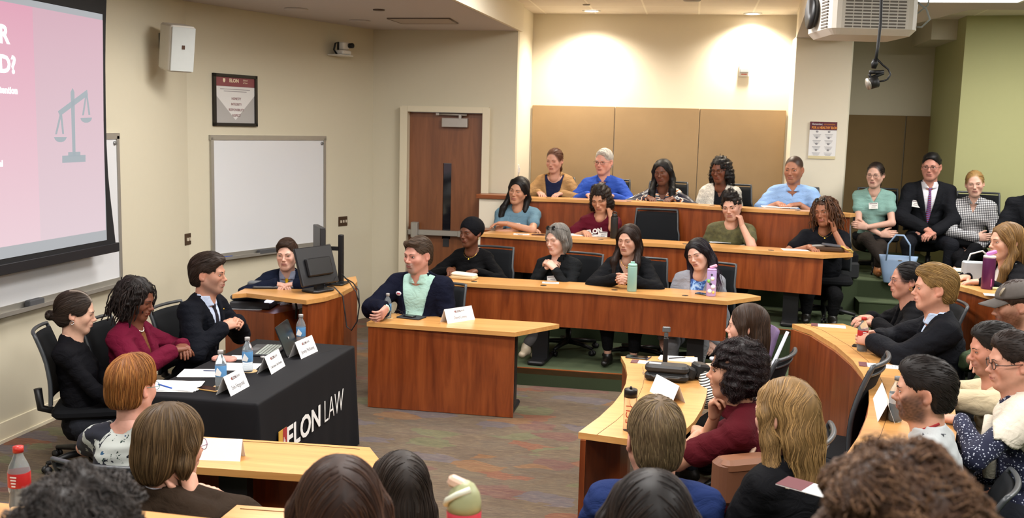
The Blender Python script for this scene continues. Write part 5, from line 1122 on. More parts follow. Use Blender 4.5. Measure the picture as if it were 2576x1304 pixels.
t=nametent((1634,985),(1690,1017),0,Z1,None,'folded white name card standing open on the curved middle desk',h=.11)
t=nametent((2196,1003),(2208,1062),0,Z2,None,'white name card standing sideways on the curved right desk',h=.10)
def bottle(px,py,z,label,kind='fiji',hgt=.2,group=None,rz=0):
    p=at(px,py,z); t=thing('water_bottle' if kind!='cola' else 'soda_bottle',label,'bottle',p,rz)
    if kind=='fiji':
        k=hgt/.2; MB().lathe([(0,0),(.027*k,0),(.030*k,.006),(.030*k,.055*k),(.028*k,.06*k),(.030*k,.066*k),(.030*k,.13*k),(.024*k,.152*k),(.013*k,.172*k),(.012*k,.186*k),(0,.186*k)],(0,0,0),20).build('bottle_body',mat('bottle_plastic','dfe9ee',.08,trans=.85,ior=1.15),t)
        MB().lathe([(.0305*k,.060*k),(.0312*k,.062*k),(.0312*k,.118*k),(.0305*k,.120*k)],(0,0,0),20,cap=False).build('label_band',mat('label_blue','5a93c4',.4,trans=.2),t)
        MB().prism([(-.02*k,.07*k),(.012*k,.065*k),(.020*k,.085*k),(-.005*k,.112*k)],0,.001).build('label_figure',whiteP,t).matrix_basis=frame((0,-.0315*k,0),(1,0,0),(0,0,1))
        MB().lathe([(0,.182*k),(.0155*k,.182*k),(.0155*k,.20*k),(.014*k,.203*k),(0,.203*k)],(0,0,0),16).build('cap',mat('cap_silver','a9a6a4',.35,.2),t)
    elif kind=='cola':
        k=hgt/.22; MB().lathe([(0,0),(.026*k,.0),(.032*k,.008),(.034*k,.03*k),(.031*k,.062*k),(.031*k,.07*k),(.034*k,.08*k),(.034*k,.142*k),(.030*k,.16*k),(.018*k,.186*k),(.013*k,.20*k),(.013*k,.21*k),(0,.21*k)],(0,0,0),22).build('bottle_body',mat('bottle_plastic','dfe9ee',.08,trans=.85,ior=1.15),t)
        if group: MB().lathe([(0,.004),(.030*k,.006),(.0325*k,.03*k),(.0295*k,.062*k),(.0295*k,.07*k),(.0325*k,.08*k),(.0325*k,.088*k),(0,.088*k)],(0,0,0),20).build('drink',mat('cola','1a0a06',.1),t)
        c=group or 'red'; lm=mat('label_red','b02424',.4) if c in('red',) else mat('label_silver','b0b0b0',.35)
        MB().lathe([(.0345*k,.092*k),(.0352*k,.094*k),(.0352*k,.138*k),(.0345*k,.140*k)],(0,0,0),22,cap=False).build('label_band',lm,t)
        m=MB(); 
        for i in range(4): m.box((.004,-.0355*k,(.130-.010*i)*k),(.022*k-.003*i,.001,.004*k))
        m.build('label_print',whiteP,t)
        MB().lathe([(0,.205*k),(.0165*k,.205*k),(.0165*k,.224*k),(0,.226*k)],(0,0,0),18).build('cap',mat('cap_red','b8281e',.4) if c=='red' else mat('cap_grey_dark','6c6c6a',.4),t)
    return t
def coaster(px,py,z,label): one('coaster',MB().lathe([(0,0),(.05,0),(.05,.004),(0,.004)],(0,0,0),22),mat('cork','c8a878',.8,var=.1,vscale=200),label,'coaster',at(px,py,z))
coaster(558,974,ZC,'round cork coaster under the nearest water bottle'); coaster(628,935,ZC,'round cork coaster under the middle water bottle'); coaster(748,875,ZC,'round cork coaster behind the farthest name tent'); coaster(975,801,Z1,'round coaster under the bottle on the front desk')
bottle(556,973,ZC+.004,'nearest water bottle on the black table, blue label',hgt=.225); bottle(623,935,ZC+.004,'water bottle with pale label in the middle of the black table',hgt=.225); bottle(757,868,ZC+.004,'farthest water bottle on the black table behind the laptop',hgt=.225); bottle(975,800,Z1+.004,'water bottle held on the front desk',hgt=.21)
bottle(2168,884,Z2,'cola bottle with red label before the blond man','cola',.235,'red'); bottle(2251,1060,Z2,'cola bottle with silver label and grey cap','cola',.235,'silver')
def papers(px,py,z,label,w=.22,h=.28,rz=0,n=3,name='papers',head=False,m=None):
    t=thing(name,label,'papers',at(px,py,z),math.radians(rz))
    for i in range(n): MB().box((.004*i*(-1)**i,.003*i,.001+.0016*i),(w,h,.0014),rz=.02*i*(-1)**i).build('sheet',m or whiteP,t)
    l=MB(); 
    for i in range(9): l.box((0,h*.36-h*.08*i,.0016*n+.0005),(w*.74,.003,.0006))
    l.build('print_lines',mat('print_lines','a8a8ac',.8),t)
    if head: MB().box((0,h*.5+.012,.0022),(w,.05,.003)).build('maroon_header',mat('maroon_card','5c2a30',.5),t)
    return t
papers(440,975,ZC,'stack of printed sheets on the near corner of the black table',.28,.22,12,6); papers(505,940,ZC,'white sheets half hidden behind the printed stack',.25,.2,15,2); papers(600,924,ZC,'loose printed sheets between the water bottles',.26,.2,10,2); papers(600,900,ZC,'small white sheet beside the pink case',.12,.12,10,1)
one('pen',MB().tube([at(398,967,ZC+.014),at(432,977,ZC+.014)],.0045,6),mat('pen_blue','1c4fa8',.3),'blue pen lying on the stack of printed sheets','pen'); one('pen',MB().tube([at(512,933,ZC+.006),at(548,934,ZC+.006)],.004,6),mat('pen_dark','20305a',.3),'dark blue pen between the papers and the bottles','pen')
def phone(px,py,z,label,rz=0,c='161618',w=.075,h=.15,edge=None):
    t=thing('phone',label,'phone',at(px,py,z),math.radians(rz)); MB().rbox((0,0,.005),(w,h,.009),.012,3).build('case',mat('phone_edge_'+(edge or c),edge or c,.35),t); MB().rbox((0,0,.0102),(w-.008,h-.008,.0012),.009,3).build('screen',mat('phone_glass','0c0d12',.08,spec=.8),t); return t
phone(527,981,ZC,'phone in gold case beside the nearest name tent',78,edge='b08a50'); phone(1602,901,Z1,'black phone at the far corner of the curved middle desk',82,w=.08,h=.16); phone(1770,741.5,Z2,'small dark phone before the woman in grey blazer',60); phone(1030,797,Z1+.014,'black phone on the tablet cover, front desk',70,w=.06,h=.11); phone(1355,592,Z3,'phone on the second-tier desk near the folded arms',80,c='5a3a34')
phone(2172,874,Z2,'black phone on the curved right desk behind the red-label cola',70)
one('eyeglass_case',MB().rbox((0,0,.016),(.17,.085,.03),.035,4),mat('pink_leather','c68a7c',.5),'pink leather eyeglass case on the black table','case',at(564,909,ZC),math.radians(0))
for px,py,lb in ((603,941,'first small bottle cap lying on the black table, left one'),(661,901,'small white bottle cap near the laptop')): one('bottle_cap',MB().lathe([(0,0),(.016,0),(.016,.012),(0,.013)],(0,0,0),14),MATS['cap_silver'],lb,'bottle cap',at(px,py,ZC))
# laptop
p=at(668,885,ZC); lp=thing('laptop','open dark laptop with backlit keys on the black table','laptop',p,math.radians(-82)); MB().rbox((0,0,.008),(.33,.23,.015),.012,3).build('base',mat('laptop_body','34363a',.35,.3),lp); m=MB()
for r in range(5):
    for c in range(13): m.box((-.145+.024*c,.075-.024*r,.0165),(.019,.018,.002))
m.build('keys',mat('laptop_keys','a8b0a8',.5),lp); MB().box((0,-.07,.0158),(.10,.05,.001)).build('touchpad',mat('laptop_pad','4a4c50',.3),lp)
Ml=Matrix.Rotation(math.radians(-68),3,'X'); MB().rbox((0,.155,.105),(.33,.225,.009),.012,3,M=Ml).build('lid',mat('laptop_lid','131417',.25),lp)
MB().lathe([(0,0),(.010,0),(.010,.001),(0,.001)],(0,.165,.105),12,M=Ml).build('emblem',MATS['cap_silver'],lp)
# front desk things
tb=thing('tablet','dark tablet cover on the front desk','tablet',at(1035,800,Z1),math.radians(-12)); MB().rbox((0,0,.007),(.22,.15,.012),.01,2).build('cover',mat('tablet_cover','222428',.6),tb)
gl=thing('eyeglasses','folded eyeglasses lying on the front desk','glasses',at(1010,792,Z1),0); m=MB(); 
for s_ in(-1,1): m.tube([(s_*.033+.026*math.cos(a),0,.022+.018*math.sin(a)) for a in np.linspace(0,2*PI,15)],.0016,5); m.tube([(s_*.06,0,.03),(s_*.06,.10,.02),(s_*.05,.13,.004)],.0016,5)
m.tube([(-.008,0,.028),(.008,0,.028)],.0016,5); m.build('rim',mat('wire_dark','3a3634',.3,.6),gl)
# pouch on row 2
pc=thing('zip_pouch','cream zipped pouch on the lowest row desk near the head scarf','pouch',at(1168,702,Z2+.0),math.radians(-8)); MB().rbox((0,0,.018),(.25,.15,.035),.03,3).build('lower_half',mat('cream_canvas','cdb58a',.85,bump=.2),pc); MB().rbox((0,0,.045),(.24,.145,.022),.03,3,M=Matrix.Rotation(.05,3,'Y')).build('upper_half',mat('cream_white','dcd2bc',.8),pc)
papers(1385,712,Z2,'small card before the grey-haired woman',.16,.10,8,1,'card',m=None); papers(1312,590,Z3,'folded white paper before the woman with folded arms',.17,.09,5,2); papers(1470,592,Z3,'white sheets under the writing hand, second tier',.30,.2,5,3); papers(1811,610,Z3,'white sheet before the young man in green',.22,.1,5,1); papers(2000,629,Z3,'white sheet at the right end of the second-tier desk',.26,.16,5,1)
papers(1442,494,Z4,'small white paper before the man in blue shirt',.15,.1,2,1); papers(1960,522,Z4,'open notebook under the hands of the man in pale blue',.36,.2,4,5,'notebook'); papers(1650,503,Z4,'pale folder before the woman with long black hair',.42,.14,2,2,'folder')
papers(1395,490,Z4,'small notebook before the woman in tan jacket',.15,.08,2,2,'notebook')
def tumbler(px,py,z,label,c,h,r,lid,style,lab=None):
    t=thing('drink_bottle',label,'bottle',at(px,py,z)); MB().lathe([(0,0),(r*.93,0),(r,.006),(r,h*.80),(r*.97,h*.82),(0,h*.82)],(0,0,0),26).build('bottle_body',c,t)
    if style=='screw': MB().lathe([(r*.96,h*.82),(r*.97,h*.87),(r*.8,h*.905),(0,h*.91)],(0,0,0),24).build('lid',lid,t); MB().rbox((0,0,h*.94),(r*.9,r*.5,h*.07),.006,2).build('spout_cap',lid,t)
    if style=='loop': MB().lathe([(r*.96,h*.82),(r*.7,h*.90),(r*.68,h*.95),(0,h*.955)],(0,0,0),24).build('lid',lid,t); MB().tube([(-r*.6,0,h*.93),(-r*.5,0,h*1.0),(0,0,h*1.03),(r*.5,0,h*1.0),(r*.6,0,h*.93)],.006,8).build('carry_loop',lid,t)
    if style=='flip': MB().lathe([(r*.98,h*.82),(r*.98,h*.86),(r*.9,h*.88),(0,h*.885)],(0,0,0),24).build('lid',lid,t); MB().rbox((r*.25,0,h*.95),(r*1.6,r*.9,h*.09),.012,3,M=Matrix.Rotation(-.35,3,'Y')).build('flip_spout',lab or lid,t)
    return t
mint=mat('mint_steel','8fb5a8',.4); tumbler(1589,733,Z2,'tall mint green drink bottle on the lowest row desk',mint,.285,.044,mat('mint_lid','93c0b0',.4),'screw')
blk=mat('bottle_black','161616',.5); tumbler(1544,600,Z3,'tall black drink bottle with carry loop beside the curly-haired student',blk,.28,.040,blk,'loop')
lil=tumbler(1788,745,Z2,'lilac drink bottle covered in stickers',mat('lilac_steel','b9a0d4',.4),.285,.043,mat('lilac_lid','c3a2da',.4),'flip',mat('pink_spout','dca0b8',.4))
for i,(a_,z_,c_,r_) in enumerate(((-1.9,.05,'e8e6e0',.020),(-1.2,.09,'d8d8e0',.022),(-2.2,.14,'7fb85a',.018),(-1.4,.165,'f0ead0',.018),(-1.75,.115,'2a2a30',.012),(-1.1,.04,'e0c060',.014),(-1.6,.20,'303038',.010))):
    MB().lathe([(0,0),(r_,0),(r_,.0015),(0,.0015)],(.0425*math.cos(a_),.0425*math.sin(a_),z_),12,M=Matrix.Rotation(a_,3,'Z')@Matrix.Rotation(PI/2,3,'Y')).build('sticker',mat('sticker_'+c_,c_,.5),lil)
pur=tumbler(2483,727,Z3,'tall purple drink bottle with white and pink lid',mat('purple_steel','5c2450',.35,metal=.3),.30,.047,mat('lid_white','d8d4d4',.4),'flip',mat('lid_pink','c878c0',.4))
MB().box((.014,-.0452,.055),(.007,.002,.06)).build('side_print',mat('pink_print','c060a0',.5),pur)
# books on cd3
for i,(c,w_,z_) in enumerate((('4a4e50',.30,0),('3d7a4e',.30,.022),('d8d2c0',.27,.032),('2c4038',.25,.045),('d8cfae',.25,.050))):
    p=at(2425,697,Z3); one('folder' if i!=2 else 'paper_pad',MB().rbox((0,0,.006+z_),(w_,.22,.010 if i else .02),.006,1),mat('folder_'+c,c,.6),('grey binder at the bottom of the folder pile','green folder above the grey binder','white paper pad in the folder pile','dark green folder near the top of the pile','cream folder on top of the pile')[i],'folder',(p[0]-.06,p[1],Z3),math.radians(-5))
one('earbud_case',MB().rbox((0,0,.012),(.07,.05,.024),.014,3),mat('pink_case','d8a4b0',.4),'pink earbud case beside the purple bottle','case',at(2535,733,Z3)); one('lip_balm',MB().tube([(-.025,0,.012),(.025,0,.012)],.011,10),mat('pale_green','c8cf9c',.4),'small pale green tube beside the purple bottle','lip balm',at(2505,730,Z3))
papers(2530,745,Z3,'white sheet on the right desk under the cap brim',.3,.12,-10,1)
one('pen',MB().tube([at(2520,722,Z3+.01),at(2545,727,Z3+.01)],.005,6),mat('pen_purple','6a50a0',.4),'purple pen beside the purple drink bottle','pen')
# middle curved desk things
cs=thing('carry_case','large black rounded carry case with handle on the middle desk','case',at(1677,957,Z1),math.radians(-3)); lth=mat('case_leather','141414',.45,bump=.2,bscale=700)
MB().rbox((0,0,.03),(.29,.14,.055),.04,4).build('lower_shell',lth,cs); MB().rbox((0,0,.085),(.29,.14,.05),.045,4).build('lid',mat('case_lid','242424',.5,bump=.2,bscale=700),cs); MB().tube([(-.10,-.073,.045),(-.08,-.083,.035),(.08,-.083,.035),(.10,-.073,.045)],.006,8).build('handle',mat('handle_grey','3c3a38',.5),cs); MB().box((-.08,-.0,.1108),(.08,.05,.001)).build('logo_print',mat('print_silver','a8a8ac',.4),cs); MB().tube([(-.148,-.03,.05),(-.16,-.03,.045),(-.155,-.03,.035),(-.146,-.03,.04)],.003,6).build('ring',chrome,cs)
cs=thing('camera_pouch','two-part black camera pouch beside the large carry case','pouch',at(1748,953,Z1),math.radians(25)); MB().rbox((-.05,0,.045),(.08,.13,.085),.03,3,M=Matrix.Rotation(.4,3,'Y')).build('left_half',lth,cs); MB().rbox((.035,.0,.055),(.10,.13,.10),.03,3,M=Matrix.Rotation(.15,3,'Y')).build('right_half',lth,cs)
gb=thing('camera_gimbal','small black camera on an upright stick with square base','camera',at(1672,930,Z1)); MB().rbox((0,0,.008),(.12,.09,.014),.01,2).build('base',blackM,gb); MB().rbox((0,0,.12),(.034,.03,.21),.008,2).build('stick',blackM,gb); MB().rbox((0,0,.245),(.028,.03,.035),.008,2).build('joint',mat('joint_grey','4a4e50',.4),gb); MB().rbox((0,0,.285),(.055,.035,.035),.008,2).build('camera_head',mat('gimbal_grey','55585a',.35),gb)
one('pen',MB().tube([at(1626,906,Z1+.005),at(1638,898,Z1+.005)],.004,6),mat('pen_navy','20284a',.3),'short navy pen beside the black phone','pen')
papers(1705,905,Z1,'white notepad with a pen on the far end of the middle desk',.25,.13,-4,5,'notepad'); one('pen',MB().tube([at(1683,902,Z1+.014),at(1724,899,Z1+.014)],.004,6),mat('pen_black','18181c',.3),'black pen lying on the white notepad','pen')
papers(1645,914,Z1,'programme card with maroon end behind the carry case',.10,.25,86,1,'programme',head=True); papers(2090,821,Z2,'programme card with maroon end at the far end of the right desk',.12,.22,84,1,'programme',head=True); papers(2225,922,Z2,'programme card with maroon end in the middle of the right desk',.12,.24,84,1,'programme',head=True)
cbt=thing('clear_tumbler','clear plastic bottle with black lid and red print on the middle desk','bottle',at(1583,1083,Z1)); MB().lathe([(0,0),(.034,0),(.036,.004),(.036,.185),(.033,.19),(0,.19)],(0,0,0),24).build('bottle_body',mat('tumbler_plastic','f2ddd0',.06,trans=.9,ior=1.1),cbt)
MB().lathe([(0,.19),(.037,.19),(.037,.232),(.035,.235),(0,.235)],(0,0,0),24).build('lid',mat('lid_black','1a1614',.4),cbt); MB().lathe([(0,0),(.008,0),(.006,.014),(0,.016)],(0,0,.235),10).build('lid_knob',mat('lid_black','1a1614',.4),cbt)
o=textmesh('ECU',.055,mat('red_ink','b03c2c',.5),'printed_letters',frame((.0,-.037,.10),(0,0,1),(-1,0,0)),cbt,bold=.0) 
# foreground bottle
Db=2.35; p=atd(1168,1256,Db); fb_=thing('drink_bottle','cream drink bottle with pink band and olive dome lid in the foreground','bottle',(p[0],p[1],p[2]-.20)); R_=.040
MB().lathe([(0,0),(R_*.95,0),(R_,.006),(R_,.155),(0,.155)],(0,0,0),30).build('bottle_body',mat('cream_steel','ddd9c8',.4),fb_); MB().lathe([(R_*1.01,.153),(R_*1.02,.155),(R_*1.02,.172),(R_*1.01,.174)],(0,0,0),30,cap=False).build('pink_band',mat('coral_band','d8485c',.4),fb_)
MB().lathe([(R_,.172),(R_*1.0,.195),(R_*.9,.215),(R_*.6,.235),(R_*.3,.243),(0,.245)],(0,0,0),30).build('lid',mat('olive_lid','a3a57c',.4),fb_); MB().rbox((-.012,-.0,.236),(.058,.03,.024),.012,4,M=Matrix.Rotation(.35,3,'Y')).build('spout_cover',mat('peach_spout','e0b8a0',.4),fb_)
MB().tube([(-.040,-.018,.19),(-.034,-.030,.205),(-.01,-.036,.222),(.02,-.026,.234)],.007,8).build('rim_trim',mat('trim_offwhite','dfe0cc',.4),fb_); zfb=p[2]-.20
nd3=thing('near_desk','light wood desk below the picture edge under the foreground bottle','desk'); MB().prism([(p[0]-1.2,p[1]+.22),(p[0]+.6,p[1]+.16),(p[0]+.6,p[1]-.26),(p[0]-1.2,p[1]-.2)],zfb-.036,zfb).build('desktop',maple,nd3); post(nd3,p[0]-.3,p[1]-.02,T2,zfb-.04)
# cola bottle bottom left
Dk=3.5; p=atd(47,1165,Dk); zz=p[2]-.18; t=bottle(0,0,1.0,'nearly empty cola bottle with red cap at the lower left','cola',.235,None); t.location=(p[0],p[1],zz)
nd4=thing('near_desk','desk end under the nearly empty cola bottle, hidden below the frame','desk'); MB().prism([(p[0]-.6,p[1]+.06),(p[0]+.12,p[1]+.06),(p[0]+.12,p[1]-.3),(p[0]-.6,p[1]-.3)],zz-.036,zz).build('desktop',maple,nd4); post(nd4,p[0],p[1]-.1,T1,zz-.04)
# bags
bg=thing('tote_bag','pale blue leather tote bag on the green carpet','bag',at(2255,712,T3+.0),math.radians(-12)); blm=mat('blue_leather','8097b4',.45,bump=.08,bscale=300)
m=MB(); vs=[]; fs=[]; n=20
for z_,w_,d_ in ((0,.13,.06),(.01,.14,.065),(.12,.16,.055),(.24,.185,.035),(.30,.20,.028)):
    for k_ in range(n): a=2*PI*k_/n; vs.append((w_*math.copysign(abs(math.cos(a))**.5,math.cos(a)),d_*math.copysign(abs(math.sin(a))**.5,math.sin(a)),z_))
for r_ in range(4):
    for k_ in range(n): j=(k_+1)%n; fs.append((r_*n+k_,r_*n+j,(r_+1)*n+j,(r_+1)*n+k_))
fs.append(tuple(range(n))[::-1]); m.add(vs,fs,True); o=m.build('bag_body',blm,bg); sm_=o.modifiers.new('s','SOLIDIFY'); sm_.thickness=.006
for s_ in(-1,1): MB().tube([(-.12,s_*.03,.24),(-.11,s_*.035,.42),(-.04,s_*.035,.52),(.04,s_*.035,.52),(.11,s_*.035,.42),(.12,s_*.03,.24)],.008,8).build('handle',blm,bg)
MB().box((.02,-.045,.25),(.04,.003,.006)).build('metal_plate',mat('gold_plate','c8a860',.3,1),bg)
hb=thing('handbag','small brown handbag with dark wallet and scarf on the second-tier desk','bag',at(2085,633,Z3),math.radians(-6)); MB().rbox((0,0,.025),(.30,.13,.05),.05,4).build('bag_body',mat('brown_leather','3c2818',.45),hb); MB().rbox((.02,0,.065),(.19,.10,.022),.02,3,M=Matrix.Rotation(.08,3,'Y')).build('wallet',mat('wallet_grey','4c4e54',.35),hb); MB().rbox((-.10,.0,.055),(.14,.09,.015),.02,3,M=Matrix.Rotation(-.1,3,'Y')).build('purse',mat('silver_leather','8e8c88',.35),hb)
rs=np.random.RandomState(7); m=MB()
for i in range(5): q_=A(.11,-.03,.06); m.tube([tuple(q_+A(.03*k_,rs.normal()*.012,-.012*k_+rs.normal()*.006)) for k_ in range(5)],.007,6)
m.build('scarf',mat('scarf_yellow','b89a50',.8),hb)
bp=thing('backpack','black backpack leaning by the chairs on the top tier','bag',at(2130,705,T3),0.3); MB().rbox((0,.1,.16),(.30,.20,.30),.08,5).build('main_pocket',black2,bp); MB().rbox((0,-.02,.11),(.24,.08,.18),.04,4).build('front_pocket',mat('pocket_dark','1c1d20',.8),bp); MB().tube([(-.08,.1,.31),(-.05,.1,.36),(.05,.1,.36),(.08,.1,.31)],.01,6).build('handle',black2,bp)
bb=thing('shopping_bag','grey fabric bag standing behind the purple drink bottle','bag',at(2450,690,T2+.7),0); bb.location=tuple(aty(2447,690,8.75)); bb.location.z=Z3; MB().rbox((0,0,.08),(.17,.10,.16),.02,2).build('bag_body',mat('bag_grey','9aa0a4',.7),bb); MB().tube([(-.05,0,.15),(-.03,0,.22),(.06,0,.25),(.12,0,.20)],.007,6).build('strap',mat('strap_white','d8dad8',.6),bb)
rb=thing('soda_bottle','cola bottle held at knee height behind the blond man','bottle')
t=bottle(0,0,1.0,'cola bottle with red label and dark cap near the crossed legs','cola',.235,'red'); q_=aty(2332,662,10.9); t.location=(q_[0],q_[1],T3); bpy.data.objects.remove(rb)
# ------------------------------------------------------------ chairs
def make_chair(w=.46):
    """mesh-backed task chair facing +Y; root at the floor under the seat, seat top at z=.46"""
    r=thing('task_chair','x','chair')
    o=MB().rbox((0,.02,.425),(.48,.46,.07),.09,5).build('seat',black2,r)
    def bk(u_,v_,off=0):
        x=(u_-.5)*w; z=.50+v_*.46; return (x*(1-.10*v_*(v_>.5)),-.235-.075*v_+.035*(2*(u_-.5))**2*1.0-.03*math.sin(v_*PI)*-1+off,z)
    m=MB(); m.grid(lambda a,b:bk(a,b),10,10); o=m.build('backrest',meshM,r); s_=o.modifiers.new('s','SOLIDIFY'); s_.thickness=.016
    top=[bk(i/12,1.06) for i in range(13)]; m=MB().tube([bk(0,-.02)]+[bk(0,k_/8) for k_ in range(9)]+top+[bk(1,1-k_/8) for k_ in range(9)]+[bk(1,-.02)],.013,8); m.tube([bk(i/12,.94) for i in range(13)],.009,6); m.build('back_frame',rimM,r)
    MB().tube([(0,-.19,.39),(0,-.30,.42),(0,-.315,.56)],.028,8).build('back_bar',blackM,r)
    MB().tube([(0,0,.08),(0,0,.22)],.028,12).tube([(0,0,.20),(0,0,.40)],.018,12).rbox((0,0,.375),(.24,.20,.04),.02,2).build('column',blackM,r)
    for i in range(5):
        a=i*2*PI/5+.3; c,s_=math.cos(a),math.sin(a); MB().tube([(0,0,.10),(c*.16,s_*.16,.095),(c*.30,s_*.30,.072)],[.03,.024,.016],8).build('base_leg',blackM,r)
        q=MB(); 
        for k_ in(-1,1): q.lathe([(0,-.009),(.026,-.009),(.028,0),(.026,.009),(0,.009)],(c*.30-s_*.016*k_,s_*.30+c*.016*k_,.028),14,M=Matrix.Rotation(a,3,'Z')@Matrix.Rotation(PI/2,3,'X'))
        q.tube([(c*.30,s_*.30,.028),(c*.30,s_*.30,.07)],.008,6); q.build('caster',blackM,r)
    return r
chair0=make_chair(); used=[False]
def place_chair(x,y,fl,rz,seat,label,s=1.,group=None,cz=1.):
    if not used[0]: r=chair0; used[0]=True
    else: r=copy_tree(chair0)
    r.location=(x,y,fl); r.rotation_euler=(0,0,rz); k_=seat/.46; r.scale=(s,s,max(.97,min(1.1,k_))*cz); r['label']=label
    if group: r['group']=group
    return r

pg=thing('programme','maroon and white programme card held in the lap of the long-haired blonde woman','programme'); a_=atd(1951,1219,3.55); b_=atd(1983,1200,3.62); c_=atd(2016,1262,3.40)
pg.matrix_world=frame(tuple(a_),tuple(b_-a_),tuple(c_-b_)); wq=np.linalg.norm(b_-a_); hq_=np.linalg.norm(c_-b_)
MB().box((wq/2,hq_/2,0),(wq,hq_,.003)).build('card',whiteP,pg); MB().box((wq/2,hq_*.22,-.0021),(wq,hq_*.44,.0012)).build('maroon_end',mat('maroon_card','5c2a30',.5),pg); MB().box((wq/2,hq_*.22,.0021),(wq,hq_*.44,.0012)).build('maroon_end',mat('maroon_card','5c2a30',.5),pg)
textmesh('ELON LAW',.020,mat('print_cream','e8d8b8',.6),'lettering',Matrix.Translation((wq/2,hq_*.2,.003))@Matrix.Rotation(PI/2,4,'Z') if False else Matrix.Translation((wq/2,hq_*.2,.003)),pg)

p=atd(1868,1185,4.75); hb2=thing('handbag','brown leather shoulder bag between the woman in maroon and the blonde woman','bag',(p[0],p[1],p[2]-.16),.5); MB().rbox((0,0,.12),(.30,.13,.22),.05,4).build('bag_body',mat('tan_leather','6e4630',.5,bump=.1,bscale=300),hb2); MB().rbox((0,-.01,.20),(.28,.12,.07),.05,4).build('flap',mat('tan_leather_light','7e5238',.5),hb2)
m=MB(); m.tube([tuple(atd(x,y,D)) for x,y,D in ((1905,985,5.15),(1912,1060,4.95),(1900,1120,4.85),(1880,1165,4.78))],.012,6); m.build('shoulder_strap',mat('striped_strap','c8a890',.8),None).name='bag_strap'
o=bpy.data.objects['bag_strap']; o.parent=hb2; o.matrix_parent_inverse=hb2.matrix_basis.inverted()
# ------------------------------------------------------------ everyone in the room
def cl(c,**k): return mat('cloth_'+c,c,k.pop('r',.85),bump=k.pop('b',.15),bscale=400,sheen=0,**k)
def pattern(name,fn,rough=.85):
    if name in MATS: return MATS[name]
    t=NT(name); fn(t); t.b.inputs['Roughness'].default_value=rough; MATS[name]=t.m; return t.m
def ging(t):
    w=[]
    for i in (0,2):
        v=t.obj(); s=t.add('ShaderNodeSeparateXYZ'); t.l.new(v,s.inputs[0]); w.append(t.math('GREATER_THAN',t.math('SINE',t.math('MULTIPLY',s.outputs[i],330.)),0.))
    a=t.math('MULTIPLY',t.math('ADD',w[0],w[1]),.5); t.base(t.ramp(a,[(0,'e4e2e0'),(.5,'77767a'),(1,'1c1c22')]))
def stripes(ax,f,c0,c1,th=0.):
    def g(t):
        s=t.add('ShaderNodeSeparateXYZ'); t.l.new(t.obj(),s.inputs[0]); k=t.math('GREATER_THAN',t.math('SINE',t.math('ADD',t.math('MULTIPLY',s.outputs[2],f),t.math('MULTIPLY',s.outputs[ax],f*.35))),th); t.base(t.mix(k,lin(c0),lin(c1)))
    return g
def floral(t):
    v=t.add('ShaderNodeTexVoronoi'); v.inputs['Scale'].default_value=70; t.l.new(t.obj(),v.inputs[0]); t.base(t.ramp(v.outputs[0],[(.0,'c8ccd8'),(.22,'9aa0b4'),(.27,'191d38')],'CONSTANT'))
def bigfloral(t):
    n=t.noise(4.2,t.obj(),4,.6,1.2); n2=t.noise(30,t.obj(),3,.6,1); a=t.ramp(n.outputs[0],[(0,'0c1226'),(.46,'0c1226'),(.49,'cfd2d0'),(.60,'d8d8d6'),(.62,'2c5c84'),(.7,'10182e')],'CONSTANT'); b=t.ramp(n2.outputs[0],[(0,'1c3c34'),(.36,'d8dad6')],'CONSTANT'); t.base(t.mix(1.,a,b,'MULTIPLY'))
def bluefl(t):
    n=t.noise(16,t.obj(),3,.6,1.5); t.base(t.ramp(n.outputs[0],[(.35,'2c4f94'),(.48,'6f9cd4'),(.6,'a9c6e8')],'CONSTANT'))
def silk(t):
    n=t.noise(3.0,t.obj((1,1,2.2)),2,.5,1.8); t.base(t.ramp(n.outputs[0],[(0,'14162c'),(.50,'14162c'),(.53,'e0dcd0'),(.57,'c8763c'),(.60,'14162c'),(.66,'dcd8d0'),(.68,'1a1c38')],'CONSTANT'))
def heather(c,a):
    def g(t): n=t.noise(90,t.obj((1,1,.4)),4,.8); t.base(t.mix(n.outputs[0],lin(a),lin(c)))
    return g
def bouc(t):
    n=t.noise(110,t.obj(),3,.7); t.base(t.ramp(n.outputs[0],[(.35,'a8a298'),(.6,'e6e0d2')])); t.bump(n.outputs[0],.9,.006)
def mott(t):
    n=t.noise(14,t.obj(),4,.7); t.base(t.ramp(n.outputs[0],[(.35,'3c3a20'),(.6,'56532f')]))
dk='0f0f13'
R=lambda x,y,z=0:(x,y,z)
CHIN=((.035,.085,-.205),(.5,.5,-1),(-.35,-.05,1),(-.5,-.85,0),.75,'head',dict(thumb=.3))
CHEEK=((.085,.050,-.165),(.6,.5,-1),(-.25,-.05,1),(-.95,-.3,0),.8,'head')
GEST=((.10,.25,.37),(1,-.3,-.7),(-.75,.55,.25),(-.6,-.1,-.5),(.25,.3,.4,.5))
UNDER=((.055,.125,-.215),(.6,.1,-1),(-.75,-.2,.6),(.1,-.3,-.9),.55,'head')
WD='world'
